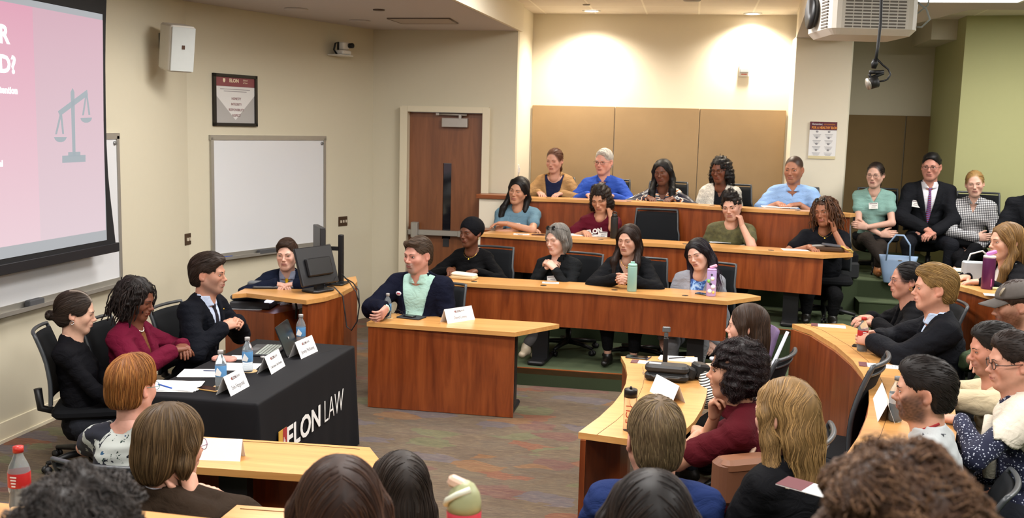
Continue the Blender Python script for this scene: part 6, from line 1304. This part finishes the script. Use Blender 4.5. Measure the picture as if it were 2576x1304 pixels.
# --- panel
person('studentbun',190,787,25,'woman with dark bun and grey streak in black sweater, nearest at the panel table',D=6.75,s=1.08,fl=0,tz=ZC,lean=-.03,head=(28,10,0),skin='d9a98f',sex='f',hero=True,top=dict(kind='tee',m=cl('0e0e12'),nh=.062,name='sweater'),hair=dict(style='bun',c='33261d',streak=.012,bz=-.035),arms=('lap','lap'),eyes=.35,brow='33261d',legs='sit',earring='s',clabel='black mesh chair under the woman with the dark bun')
pj_=person('judge',341,752,6,'woman with dark locs in maroon suit looking down at the panel table',D=7.0,s=1.12,fl=0,tz=ZC,lean=.04,head=(6,16,3),skin='7d4a35',sex='f',hero=True,top=dict(kind='jacket',m=cl('5e1029'),sm=cl('6a4428'),nh=.075,open=.05,zb=.2,collar=False,cuff=False,lap=1.2),hair=dict(style='locs',c='1d1512'),arms=('desk2','desk2'),eyes=.15,brow='1a1210',pants='5e1029',necklace=None,earring='s',clabel='black mesh chair under the woman in maroon suit')
m=MB(); 
for i in range(16): a=i/15*PI; p_=pj_['toloc'](pj_['N']+A(.055*math.cos(a),.035+.05*math.sin(a),.03-.05*math.sin(a))); m.lathe([(0,-.006),(.0055,-.002),(.0055,.002),(0,.006)],tuple(p_),8)
m.build('pearl_necklace',mat('pearl','e8e0d4',.25),pj_['root']); p_=pj_['toloc'](pj_['chest'](-.09,pj_['nz']-.13,.012)); MB().lathe([(0,0),(.018,0),(.014,.006),(0,.008)],tuple(p_),5,M=Matrix.Rotation(PI/2,3,'X')).build('brooch',MATS['gold'] if 'gold' in MATS else mat('gold','d8a84a',.25,1),pj_['root'])
sp3=person('speaker',524,690,-2,'man in black suit and dark tie gesturing with both hands at the panel table',D=7.55,s=1.14,fl=0,tz=ZC,head=(6,2,0),skin='c98f74',hero=True,top=dict(kind='jacket',m=cl('0e1017'),sm=cl('b9c4da'),tie=cl('2a262c'),open=.085),hair=dict(style='swept',c='33241a',t=.016,top=.02),arms=(GEST,GEST),beard=dict(c='7a6a60',a=.45),brow='2c2018',pants='101218',clabel='black mesh chair under the gesturing man')
person('youngman',722,641,-72,'young man in navy suit and yellow tie seated behind the lectern',D=9.1,s=1.08,fl=0,tz=ZL,head=(-82,2,0),skin='dfae98',hero=True,top=dict(kind='jacket',m=cl('0f1526'),sm=cl('8f94a8'),tie=cl('d8a818'),open=.07),hair=dict(style='part',c='3c271a',side=1,top=.01),arms=('desk2','desk2'),brow='3c271a',tag=(-.09,.20),clabel='black chair behind the lectern')
LW=atz(970,778,Z1+.10); 
bm_=person('beardman',1052,642,-100,'bearded man in navy jacket and mint shirt holding a bottle at the front desk',D=8.75,s=1.20,fl=0,tz=Z1,head=(-118,5,0),skin='cf9480',full=1,hero=True,build=1.12,belly=1.35,top=dict(kind='jacket',m=cl('0d1020'),sm=cl('a8cdc0'),open=.09,gap=.035,zb=.1,collar=True),hair=dict(style='swept',c='4f3e30',t=.012,side=-1),beard=dict(c='8a8078',a=.75,kind='goatee'),brow='4a3a2e',legs='tuck',arms=('side',(LW,(.8,-.3,-.3),(-.1,1,-.35),(.9,.2,0),.55,WD)),clabel='black mesh chair under the bearded man at the front desk')
# --- row 1 (lowest tier)
yr=9.85
person('headscarf',1185,585,-96,'woman in black with black head scarf and gold hoop, lowest row left',Y=10.0,s=1.15,fl=T1,tz=Z2,head=(-118,4,0),skin='6b402c',sex='f',co=.12,top=dict(kind='tee',m=cl('0b0b0d'),nh=.072,name='sweater'),hair=dict(style='wrap',c='0d0d11',t=.014,m=cl('0d0e12')),arms=('desk','desk'),earring='g',necklace=1,brow='120c0a',clabel='black mesh chair behind the woman with the head scarf')
person('grayhair',1403,602,-98,'grey-haired woman with closed eyes and hands folded under her chin',Y=9.75,s=1.14,fl=T1,tz=Z2,head=(-124,8,3),skin='d9ab96',sex='f',lean=.16,hero=True,co=.10,cr=-.15,top=dict(kind='turtle',m=cl('16181a'),name='sweater'),hair=dict(style='bob',c='77726c',c2='a8a39c',mix=.6),arms=(UNDER,UNDER),eyes=0,topglasses=1,brow='6a5a4c',pants='4c4a4a',shoes='a89a84',legs='crossl',tag=(.02,.16,.12),clabel='black mesh chair with an open grip behind the grey-haired woman')
person('longbrown',1582,604,-94,'woman with long dark brown hair in black blazer, hands clasped on the desk',Y=9.65,s=1.12,fl=T1,tz=Z2,head=(-112,6,0),skin='cf9d85',sex='f',hero=True,co=.12,top=dict(kind='jacket',m=cl('101114'),sm=cl('0c0c0e'),nh=.10,vn=.16,open=.085,collar=False,cuff=False),hair=dict(style='long',c='2a1a13',len=1.25,front=1.4),arms=('clasp','clasp'),necklace=1,brow='1f140f',pants='121214',ankle=.72,clabel='black mesh chair behind the woman with long brown hair')
person('purplehair',1758,640,-96,'woman with black and purple hair in grey blazer tilting her head',Y=9.55,s=1.12,fl=T1,tz=Z2,head=(-118,10,16),skin='d8a892',sex='f',sway=-.04,hero=True,co=.10,cr=-.2,top=dict(kind='jacket',m=cl('84868e'),sm=pattern('blue_floral_blouse',bluefl),nh=.08,open=.08,collar=False,cuff=False),hair=dict(style='long',c='171214',c2='43284a',tip=.7,len=.35,front=0.7,vol=1.1),arms=('side','side'),brow='1a1212',eyes=.7,pants='77787c',shoes='8a8a80',tag=(.06,.20,-.1),clabel='black mesh chair behind the woman in grey blazer')
# --- row 2
person('bluetee',1305,480,-88,'woman with long black ponytail in slate blue tee with folded arms',Y=11.3,s=1.19,fl=T2,tz=Z3,head=(-104,4,-10),skin='c28d6f',sex='f',build=1.12,belly=1.15,co=.15,top=dict(kind='tee',m=cl('5f7c8c'),sleeve=.52,nh=.062),hair=dict(style='long',c='15100f',len=.95,only=1,front=1.7,vol=.9),arms=('foldt','fold'),brow='1a1210',tag=(.01,.15),clabel='black mesh chair behind the woman in slate blue tee')
ct_=person('curlytee',1510,499,-92,'student with dark curly hair in maroon lettered tee leaning on one hand',Y=11.15,s=1.16,fl=T2,tz=Z3,head=(-100,22,6),skin='c08a6c',sex='f',lean=.16,top=dict(kind='tee',m=cl('50101f'),sleeve=.5),hair=dict(style='curly',c='20140f',c2='5a3a22',vol=.92,L=1,len=1.1,n=420),arms=(CHEEK,('x',)*0 or 'desk'),brow='1a1210',eyes=.5,tag=(-.045,.16),clabel='black mesh chair behind the curly-haired student')
person('greentee',1840,520,-90,'young man with dark wavy hair in olive tee resting his cheek on his fist',Y=10.92,s=1.14,fl=T2,tz=Z3,head=(-106,10,8),skin='d3a088',lean=.14,top=dict(kind='tee',m=pattern('olive_mottled',mott),sleeve=.5,nh=.068),hair=dict(style='curlyshort',c='1d1411',t=.014,top=.035,n=420,amp=.005),arms=(CHEEK,'side'),beard=dict(c='4a3c34',a=.22),brow='1a1210',browt=1.4,tag=(-.10,.20,.15),clabel='black mesh chair behind the young man in olive')
person('glasseshead',2076,532,-95,'woman in black tee with white trim, sunglasses on her brown hair',Y=10.72,s=1.16,fl=T2,tz=Z3,head=(-122,6,8),skin='9c6448',sex='f',lean=.12,build=1.1,belly=1.2,top=dict(kind='tee',m=cl('121318'),sleeve=.5,nh=.060),hair=dict(style='locs',c='4a2c18',t=.008,ll=.019),arms=(CHEEK,'desk'),brow='1c120c',topglasses=1,earring='s',necklace=1,pants='0e0e10',tag=(.09,.16,.5),legs='sit',clabel='black mesh chair behind the woman with sunglasses on her hair')
# --- row 3 (top)
person('tanjacket',1395,404,-92,'woman in tan jacket and navy top with reddish brown hair, top row left',Y=12.15,s=1.14,fl=T3,tz=Z4,head=(-105,10,0),skin='cf9a84',sex='f',co=-.03,top=dict(kind='jacket',m=cl('a07c52',r=.6),sm=cl('1e2440'),nh=.085,vn=.06,open=.085,gap=.02,zb=.1,cuff=False,collar=False),hair=dict(style='pony',c='5a3320',c2='7a4a2c',t=.005),arms=('desk','desk'),eyes=.25,brow='5a3320',clabel='black chair behind the woman in tan jacket')
person('whitehair',1519,407,-92,'white-haired man with glasses in bright blue shirt, top row',Y=12.1,s=1.18,fl=T3,tz=Z4,head=(-110,6,0),skin='d89c88',top=dict(kind='shirt',m=cl('2f4fa6',r=.7)),hair=dict(style='part',c='c9c4bc',side=-1,t=.010),arms=('desk','desk'),brow='b8b0a8',glasses=dict(c='2a2420',rz=.014),clabel='black chair behind the white-haired man')
person('blackhair',1668,434,-92,'woman with long black hair in striped navy silk blouse, top row',Y=12.0,s=1.15,fl=T3,tz=Z4,head=(-108,6,6),skin='6a3f2c',sex='f',top=dict(kind='vneck',m=pattern('silk_stripes',silk,.45)),hair=dict(style='long',c='0f0c0c',len=.85,front=1.5,vol=1.05,wave=.008,sl=.10),arms=('desk','desk'),brow='0e0a08',clabel='black chair behind the woman with long black hair')
person('cardigan',1812,428,-92,'woman with glasses and curly black hair in cream knit cardigan, top row',Y=11.9,s=1.15,fl=T3,tz=Z4,head=(-116,8,4),skin='74442f',sex='f',co=.14,top=dict(kind='open',m=pattern('cream_knit',bouc),sm=cl('16161a'),open=.05,v=.10,name='cardigan'),hair=dict(style='curly',c='17110f',vol=1.0,len=1.2,n=420,amp=.007),arms=('side','side'),glasses=dict(c='15110f'),brow='0e0a08',tag=(-.03,.20),clabel='black mesh chair behind the woman in cream cardigan')
person('blueshirt',1997,427,-96,'man in pale blue short-sleeved shirt writing at the right end of the top row',Y=11.72,s=1.20,fl=T3,tz=Z4,head=(-113,6,0),skin='b67c60',build=1.08,belly=1.15,lean=.14,top=dict(kind='shirt',m=cl('8fb0dc',r=.75),sleeve=.62),hair=dict(style='buzz',c='1a1512',t=.004),arms=('desk2','desk'),beard=dict(c='4a3a30',a=.28),brow='1a1410',clabel='black chair behind the man in pale blue shirt')
# --- recess group
person('minttop',2202,440,-98,'woman in mint top with glasses and crossed legs sitting before the brown panels',Y=12.15,s=1.12,fl=T3,tz=T3+.55,head=(-115,6,0),skin='dcab95',sex='f',slump=.0,build=1.02,top=dict(kind='vneck',m=cl('7fa39a'),sleeve=.42,v=.10),hair=dict(style='pony',c='241813',t=.004),arms=('foldb',((-.09,.25,.10),(1,.2,-.4),(-1,.1,.1),(0,-1,-.1),.3)),glasses=dict(c='6a5a50',rz=.015),brow='241813',pants='2c2622',shoes='9a6238',legs='cross',ankle=.84,tag=(-.0,.13,.08),clabel='black office chair under the woman in mint')
person('suitglasses',2343,420,-96,'man with glasses in black suit and red striped tie, hands clasped in his lap',Y=12.15,s=1.20,fl=T3,tz=T3+.6,head=(-112,4,0),skin='c98c78',top=dict(kind='jacket',m=cl('17181c'),sm=cl('d8d6dc'),tie=pattern('striped_tie',stripes(0,260,'7c1c34','5a5c98')),open=.08),hair=dict(style='short',c='120e0d',t=.008,top=.008,flow='side'),arms=(((.05,.33,.10),(1,-.3,-.2),(-.7,.7,-.2),(0,-.4,-1),.4),((.05,.31,.13),(1,-.3,-.2),(-.8,.6,-.3),(0,-.3,-1),.5)),glasses=dict(c='1a1614',rz=.014),brow='120e0d',pants='191a1f',legs='apart',tag=(.12,.17,-.15),clabel='black office chair under the man in striped tie')
person('gingham',2452,462,-104,'blonde woman in black and white gingham blouse, hands in her lap',Y=12.0,s=1.12,fl=T3,tz=T3+.55,head=(-104,6,6),skin='dfae98',sex='f',top=dict(kind='shirt',m=pattern('gingham_cloth',ging),v=.11,g=.016,ga=.022),hair=dict(style='pony',c='a8834e',c2='c8a66c',t=.005,bz=-.03),arms=('lap','foldb'),brow='8a6a48',pants='101013',legs='crossl',ankle=.70,clabel='black office chair under the woman in gingham')
person('edgeman',2606,455,-110,'man in dark suit cut off by the right edge of the picture',Y=11.3,s=1.15,fl=T3,tz=T3+.6,head=(-120,4,0),skin='c98c78',top=dict(kind='jacket',m=cl('17181c'),sm=cl('8a9ac8')),hair=dict(style='short',c='1a1411'),arms=('lap','lap'),pants='191a1f',legs='apart',clabel='black chair at the right edge under the cut off man')
# --- right side
person('blazerblonde',2532,608,-168,'young woman with long golden hair in black blazer at the right edge',D=8.1,s=1.14,fl=T2,tz=Z3,head=(-166,4,0),skin='d6a288',sex='f',hero=True,top=dict(kind='jacket',m=cl('0d0d10'),sm=cl('dcdad6'),open=.08,gap=.01,collar=False,cuff=False),hair=dict(style='long',c='7a5a34',c2='b08a52',len=.75,front=1.2,mix=.7),arms=('desk','desk'),brow='4a3626',earring='s',clabel='black chair under the woman with golden hair')
person('glassesblack',2283,706,180,'woman with slicked back black hair and round glasses, all in black',D=7.85,s=1.12,fl=T1,tz=Z2,head=(182,2,0),skin='c88f78',sex='f',hero=True,top=dict(kind='jacket',m=cl('0c0c0f'),sm=cl('0a0a0c'),open=.06,collar=False,cuff=False,nh=.058),hair=dict(style='bun',c='120e0e',t=.005),arms=('desk','desk'),glasses=dict(c='7a5a58',rx=.025,rz=.021),brow='1a1210',earring='g',clabel='black chair under the woman with round glasses')
person('blondman',2352,726,176,'blond man in black suit and open pale collar with hands on the right desk',D=6.75,s=1.17,fl=T1,tz=Z2,head=(178,2,0),skin='d79c82',hero=True,top=dict(kind='jacket',m=cl('14151a'),sm=cl('b4c4dc'),open=.075),hair=dict(style='swept',c='8a6a3c',c2='c8a468',t=.014,top=.018,mix=.7,side=-.3),arms=(((.05,.42,'u'),(1,-.2,-.3),(-.5,.8,.1),(-1,.0,-.3),.7),((.07,.40,'u'),(1,-.2,-.3),(-.5,.8,.1),(-1,.0,-.3),.7)),brow='8a6a44',tag=(.04,.17,0),clabel='black chair under the blond man')
cp=person('capman',2556,768,170,'bearded man in olive sweatshirt and worn cap with a hand at his mouth',D=6.35,s=1.16,fl=T1,tz=Z2,head=(176,12,0),skin='d29a80',lean=.14,hero=True,top=dict(kind='tee',m=cl('46553c'),sleeve='mid'),hair=dict(style='crop',c='3a2418'),beard=dict(c='5a3018',a=.9),arms=(CHIN,'foldt'),eyes=.3,brow='3a2418',clabel='black chair under the man with the cap')
creamd=person('creamman',2500,880,168,'dark-haired man in cream sweater with stubble, looking left',D=5.75,s=1.15,fl=T1,tz=Z2,head=(182,10,0),skin='c88a72',hero=True,cz=.8,top=dict(kind='tee',m=cl('cdbf9f'),name='sweater'),hair=dict(style='short',c='1c1613',t=.012,top=.014),beard=dict(c='4a3428',a=.5),arms=('foldt','fold'),eyes=.6,brow='1c1613',clabel='black chair under the man in cream sweater')
person('floral',2552,912,165,'man with glasses in navy floral shirt and white sweater over his shoulders',D=5.15,s=1.12,fl=T1,tz=Z2,head=(184,6,0),skin='cf957c',hero=True,cz=.72,top=dict(kind='shirt',m=pattern('navy_floral',floral),cape=cl('cfc6b6')),hair=dict(style='short',c='2a1c15',t=.013,top=.022),arms=('desk','side'),glasses=dict(c='2a1c18',rz=.018,tk=.002),brow='2a1c15',clabel='black chair under the man with the floral shirt')
nt=person('greyquarter',2325,985,162,'bearded young man in light grey sweatshirt with red collar at the right desk',D=4.75,s=1.14,fl=T1,tz=Z2,head=(168,4,0),skin='cf987e',hero=True,wide=1.04,cz=.70,top=dict(kind='shirt',m=pattern('grey_heather',heather('b9bcbc','a2a6a8')),v=.05,g=.016),hair=dict(style='short',c='1c1411',t=.016,top=.02,flow='sweep'),beard=dict(c='2a1d16',a=.9,side=1),arms=('side','side'),brow='1c1411',browt=1.4,clabel='black chair under the man in grey sweatshirt')
# --- middle block
person('striped',1880,822,160,'woman with brown hair in striped top at the far end of the middle desk',D=6.7,s=1.14,fl=0,tz=Z1,head=(168,2,0),skin='d9a58e',sex='f',hero=True,cf=.14,top=dict(kind='tee',m=pattern('fine_stripes',stripes(1,420,'2a2826','d8d2c4')),name='top'),hair=dict(style='long',c='3c291d',c2='5c422c',len=.55,front=-.2),arms=('desk','desk'),brow='3c291d',clabel='black chair with grey rim under the woman in stripes')
mp=person('maroonpolo',1852,932,166,'woman with dark curly bob in maroon polo and striped bag strap',D=5.0,s=1.16,fl=0,tz=Z1,head=(172,2,0),skin='c68e70',sex='f',hero=True,build=1.15,belly=1.45,full=1,lean=.14,top=dict(kind='polo',m=cl('4a1018'),sleeve=.62),hair=dict(style='curly',c='1c1213',c2='4a2c30',vol=.95,len=.9,amp=.006,n=1500,sl=.06,curl=.005),arms=('foldt',CHIN),brow='1a1110',browt=1.4,pants='181d30',clabel='black chair under the woman in maroon polo')
person('blondeback',1975,1046,132,'woman with long wavy blonde hair in black blazer seen from behind',D=4.15,s=1.16,fl=0,tz=Z1,head=(140,6,0),skin='d9a58e',sex='f',hero=True,cz=.8,top=dict(kind='jacket',m=cl('0e0e11'),sm=cl('202024')),hair=dict(style='long',c='8a6a40',c2='c8a068',len=1.05,front=-.3,vol=1.05,mix=.6,wave=.006,n=2600),arms=('lap','lap'),clabel='black chair under the long-haired blonde woman')
person('bluecrop',1648,1106,100,'man with short sandy hair in blue blazer seen from behind',D=4.15,s=1.14,fl=0,tz=Z1,head=(104,8,0),skin='d39a80',hero=True,build=1.08,cz=.72,top=dict(kind='jacket',m=cl('1e2c56'),sm=cl('d0d0d8')),hs=1.26,hair=dict(style='crop',c='66523a',c2='94805c',t=.011,mix=.6,n=3200,sl=.030,r=.0010),arms=('lap','lap'),clabel='black chair under the man in blue blazer')
person('darkfront',1636,1338,98,'dark-haired person with centre parting in the foreground below the blue blazer',D=2.5,s=1.12,fl=T1,tz=Z2,head=(98,12,0),skin='b88068',sex='f',hero=True,chair=False,top=dict(kind='tee',m=cl('1c1c22')),hair=dict(style='long',c='1d1715',c2='4a3a32',len=.6,front=0,vol=1.1,mix=.4,n=3000),arms=('lap','lap'),clabel='black chair under the foreground person with centre parting')
person('bigbrown',855,1303,108,'woman with long straight brown hair and a parting, nearest in the bottom centre',D=2.45,s=1.10,fl=T1,tz=Z2,head=(112,14,0),skin='d9a58e',sex='f',hero=True,chair=False,top=dict(kind='tee',m=cl('1c1c22')),hair=dict(style='long',c='38231a',c2='6b4a34',len=.9,front=0,vol=1.08,mix=.4,n=3200),arms=('lap','lap'),clabel='black chair under the brown-haired woman in the bottom centre')
person('brown2',1008,1236,122,'person with straight dark brown hair behind the bottom-centre woman',D=3.7,s=1.08,fl=T1,tz=Z2,head=(120,10,0),skin='d9a58e',sex='f',hero=True,slump=.02,chair=False,top=dict(kind='tee',m=cl('1c1c22')),hair=dict(style='long',c='2a201a',c2='4c3a2e',len=.6,front=0,n=2600),arms=('lap','lap'),clabel='black chair under the second brown-haired person')
person('redhair',333,975,86,'woman with short ginger hair in navy and white floral top seen from behind',D=4.95,s=1.12,fl=0,tz=Z1,head=(78,6,0),skin='d9a08c',sex='f',hero=True,co=-.06,cz=.84,top=dict(kind='tee',m=pattern('big_floral',bigfloral),nh=.085,sleeve=.5),hair=dict(style='short',c='844e22',c2='c89050',t=.020,top=.02,mix=.55,flow='down',n=2800,sl=.06),arms=('desk','desk'),glasses=dict(c='2c7a78'),brow='8a5a30',clabel='black mesh chair with flat top rail under the ginger-haired woman')
person('bob',430,1118,72,'person with light brown bowl-shaped hair in dark brown jacket, chin on hand',D=3.85,s=1.12,fl=T1,tz=Z1+.1,head=(60,8,0),skin='dba58c',sex='m',hero=True,lean=.14,cz=.85,top=dict(kind='jacket',m=cl('2c2118'),sm=cl('c8c8d4')),hair=dict(style='bob',c='54402a',c2='8f7450',mix=.5,n=3200,t=.018),arms=('desk',CHEEK),glasses=dict(c='8a5a80'),clabel='black chair under the person with bowl-shaped hair')
person('blurleft',195,1440,95,'out-of-focus dark grey curly head in the lower left corner',D=1.75,s=1.12,fl=T2,tz=Z3,head=(95,14,0),skin='8a6050',hero=True,chair=False,top=dict(kind='tee',m=cl('202024')),hair=dict(style='curlyshort',c='2e2826',c2='58504c',t=.022,top=.02,n=2600,r=.0014,mix=.5,curl=.004),arms=('lap','lap'),clabel='black chair under the dark curly head lower left')
person('blurright',2262,1452,110,'out-of-focus tousled brown head filling the lower right corner',D=1.38,s=1.10,fl=T3,tz=1.55,head=(110,14,0),skin='c08a70',hero=True,chair=False,top=dict(kind='tee',m=cl('141416')),hair=dict(style='curlyshort',c='4a3224',c2='8a684c',t=.026,top=.03,n=3000,r=.0016,mix=.6,curl=.006,amp=.010,fq=70),arms=('lap','lap'),clabel='black chair under the tousled brown head lower right')
# lettering on clothes
def chest_text(P,s,x,dz,size,m,rot=0,name='lettering',par=None,bold=0,off=.012,sx=1):
    c=P['toloc'](P['chest'](x,P['nz']-dz,off)); M=Matrix.Translation(tuple(c))@Matrix.Rotation(math.radians(83),4,'X'); M=Matrix.Translation(tuple(c))@frame((0,0,0),(-1,0,0),(0,.15,1))@Matrix.Rotation(rot,4,'Z'); return textmesh(s,size,m,name,M,P['root'],ext=.004,bold=bold,sx=sx)
chest_text(ct_,'ELON',.035,.130,.068,wl,.22,bold=.003,off=.026); chest_text(ct_,'LAW',.02,.205,.070,mat('print_gold','8c6a4a',.6),.22,off=.026)
c=nt['toloc'](nt['N']+A(.062,-.035,.030)); M=frame(tuple(c),(.55,.9,.0),(0,-.1,1)); Mr=frame(tuple(nt['toloc'](nt['N']+A(-.045,-.075,.022))),(1,.25,0),(0,.1,1))
textmesh('NAUT',.050,mat('grey_print','5c6066',.6),'collar_lettering',frame(tuple(nt['toloc'](nt['N']+A(-.085,-.012,.020))),(.45,-1,0),(0,0,1)),nt['root'],ext=.004,bold=-.001,sx=.8)
def Pp(P,*a): return tuple(P['toloc'](A(*a)))
N_=nt['N']; MB().tube([Pp(nt,N_[0]+.055*math.sin(a),N_[1]+.018+.055*math.cos(a),N_[2]+.045-.03*math.cos(a)) for a in np.linspace(-2.4,2.4,15)],.010,6).build('red_collar',mat('red_cotton','8c1a1e',.8),nt['root'])
# cap of the man in olive
hl=cp['hl']; m=MB(); capM=mat('cap_cotton','5a5450',.9,var=.12,vscale=40,bump=.2)
def capf(u,v):
    a=2*PI*u; e=v*PI/2*1.02; return hl((.088*math.cos(a)*math.cos(e),-.014+.108*math.sin(a)*math.cos(e),.048+.082*math.sin(e)))
m.grid(capf,28,8); cap=m.build('cap',capM,cp['root']); q=cap.modifiers.new('s','SOLIDIFY'); q.thickness=.004
m=MB(); m.grid(lambda u,v: hl((.078*(u*2-1)*(1-.12*v),.078+.098*v*(1-.35*(u*2-1)**2)-.03*(u*2-1)**2,.052-.018*v-.022*(u*2-1)**2)),12,6); o=m.build('cap_brim',capM,cap); q=o.modifiers.new('s','SOLIDIFY'); q.thickness=.005
MB().lathe([(0,0),(.030,0),(.030,.002),(0,.002)],hl((-.048,.062,.085)),18,M=Matrix([tuple(r) for r in cp['Rh']])@Matrix.Rotation(-.75,3,'Z')@Matrix.Rotation(-1.1,3,'X')).build('cap_patch',mat('patch_cream','b8a890',.8),cap)
# sweater over the shoulders of the floral shirt
fp=[P for P in [None]]

c=bm_['toloc'](bm_['chest'](.125,bm_['nz']-.10,.018)); M=Matrix.Translation(tuple(c))@Matrix.Rotation(PI/2,4,'X'); o=MB().lathe([(0,0),(.024,0),(.024,.002),(0,.002)],(0,0,0),16,sx=1.1,sy=.85).build('round_sticker',mat('sticker_white','d0ccd4',.5),bm_['root']); o.data.transform(Matrix.Translation(tuple(c))@Matrix.Rotation(-PI/2,4,'X')); 
o=MB().box((0,0,.0035),(.030,.014,.001)).build('sticker_print',mat('sticker_red','b04a58',.5),bm_['root']); o.data.transform(Matrix.Translation(tuple(c))@Matrix.Rotation(-PI/2,4,'X'))
c=sp3['toloc'](sp3['chest'](-.085,sp3['nz']-.06,.022)); o=MB().lathe([(0,0),(.009,0),(.009,.003),(0,.003)],(0,0,0),8).build('lapel_pin',mat('gold','d8a84a',.25,1),sp3['root']); o.data.transform(Matrix.Translation(tuple(c))@Matrix.Rotation(-PI/2,4,'X'))
for x,y,fl,rz,seat,lb,s,co,cr,cf,cz in CH:
    lb=lb or 'black mesh chair'; c,sn=math.cos(rz),math.sin(rz)
    place_chair(x-sn*cf-c*co,y+c*cf-sn*co,fl,rz+cr,seat,lb,max(1.,s*.95),None,cz)
def ec(px,py,Y,th,fl,label,seat=.46):
    p=aty(px,py,Y); return place_chair(p[0],p[1],fl,math.radians(th)-PI/2,seat,label,1.08)
p=aty(1652,540,11.3); place_chair(p[0],p[1]-.25,T2,math.radians(-90)-PI/2,.48,'empty black mesh chair with silver grip on the second tier',1.10)
p=atz(2105,1080,T1+.3); place_chair(p[0]-.17,p[1]-.48,0,math.radians(160)-PI/2,.50,'empty black mesh chair between the blonde woman and the right desk',1.12)
# purple chair with white frame
p=aty(1945,905,7.55); pc=thing('lounge_chair','purple upholstered chair with white frame behind the woman in stripes','chair',(p[0]-.30,p[1]+.10,0),math.radians(-165)-PI/2)
pc.scale=(.95,.95,.93)
pm=mat('purple_fabric','5f4d6c',.9,var=.15,vscale=60,bump=.3,bscale=300); wp=mat('white_frame','c9ced8',.4)
MB().rbox((0,.02,.45),(.50,.46,.08),.06,4).build('seat',pm,pc); m=MB(); m.grid(lambda u,v:((u-.5)*.46,-.22-.13*v+.05*(2*u-1)**2,.50+.50*v),8,8); o=m.build('backrest',pm,pc); q=o.modifiers.new('s','SOLIDIFY'); q.thickness=.03
for s_ in(-1,1):
    MB().tube([(s_*.25,-.12,.40),(s_*.245,-.20,.60),(s_*.24,-.36,1.01)],[.022,.018,.014],8).build('side_frame',wp,pc); MB().rbox((s_*.29,-.03,.66),(.06,.24,.025),.02,3).build('armrest',wp,pc); MB().tube([(s_*.29,-.05,.65),(s_*.27,-.08,.45)],.016,8).build('arm_support',wp,pc)
MB().tube([(0,0,.09),(0,0,.42)],.025,10).build('column',wp,pc)
for i in range(5):
    a=i*2*PI/5; MB().tube([(0,0,.10),(.28*math.cos(a),.28*math.sin(a),.06)],[.026,.015],8).build('base_leg',wp,pc); MB().lathe([(0,-.012),(.028,-.012),(.028,.012),(0,.012)],(.28*math.cos(a),.28*math.sin(a),.028),12,M=Matrix.Rotation(a,3,'Z')@Matrix.Rotation(PI/2,3,'X')).build('caster',blackM,pc)
# ------------------------------------------------------------ camera, world, colour
cd=bpy.data.cameras.new('camera'); cam=bpy.data.objects.new('camera',cd); COL.objects.link(cam); SC.camera=cam
cd.sensor_width=36; cd.lens=F/W*36; cd.clip_start=.05
M=Matrix.Identity(4)
for i in range(3): M[i][0]=cR[i]; M[i][1]=cU[i]; M[i][2]=-fw[i]; M[i][3]=CAM[i]
cam.matrix_world=M; cd.dof.use_dof=True; cd.dof.focus_distance=6.2; cd.dof.aperture_fstop=4.6
w=bpy.data.worlds.new('room_ambient'); SC.world=w; w.use_nodes=True; b=w.node_tree.nodes['Background']; b.inputs[0].default_value=(1,.93,.82,1); b.inputs[1].default_value=.12
SC.view_settings.view_transform='Standard'; SC.view_settings.look='None'; SC.view_settings.gamma=1; SC.view_settings.use_curve_mapping=False; SC.view_settings.exposure=-.12
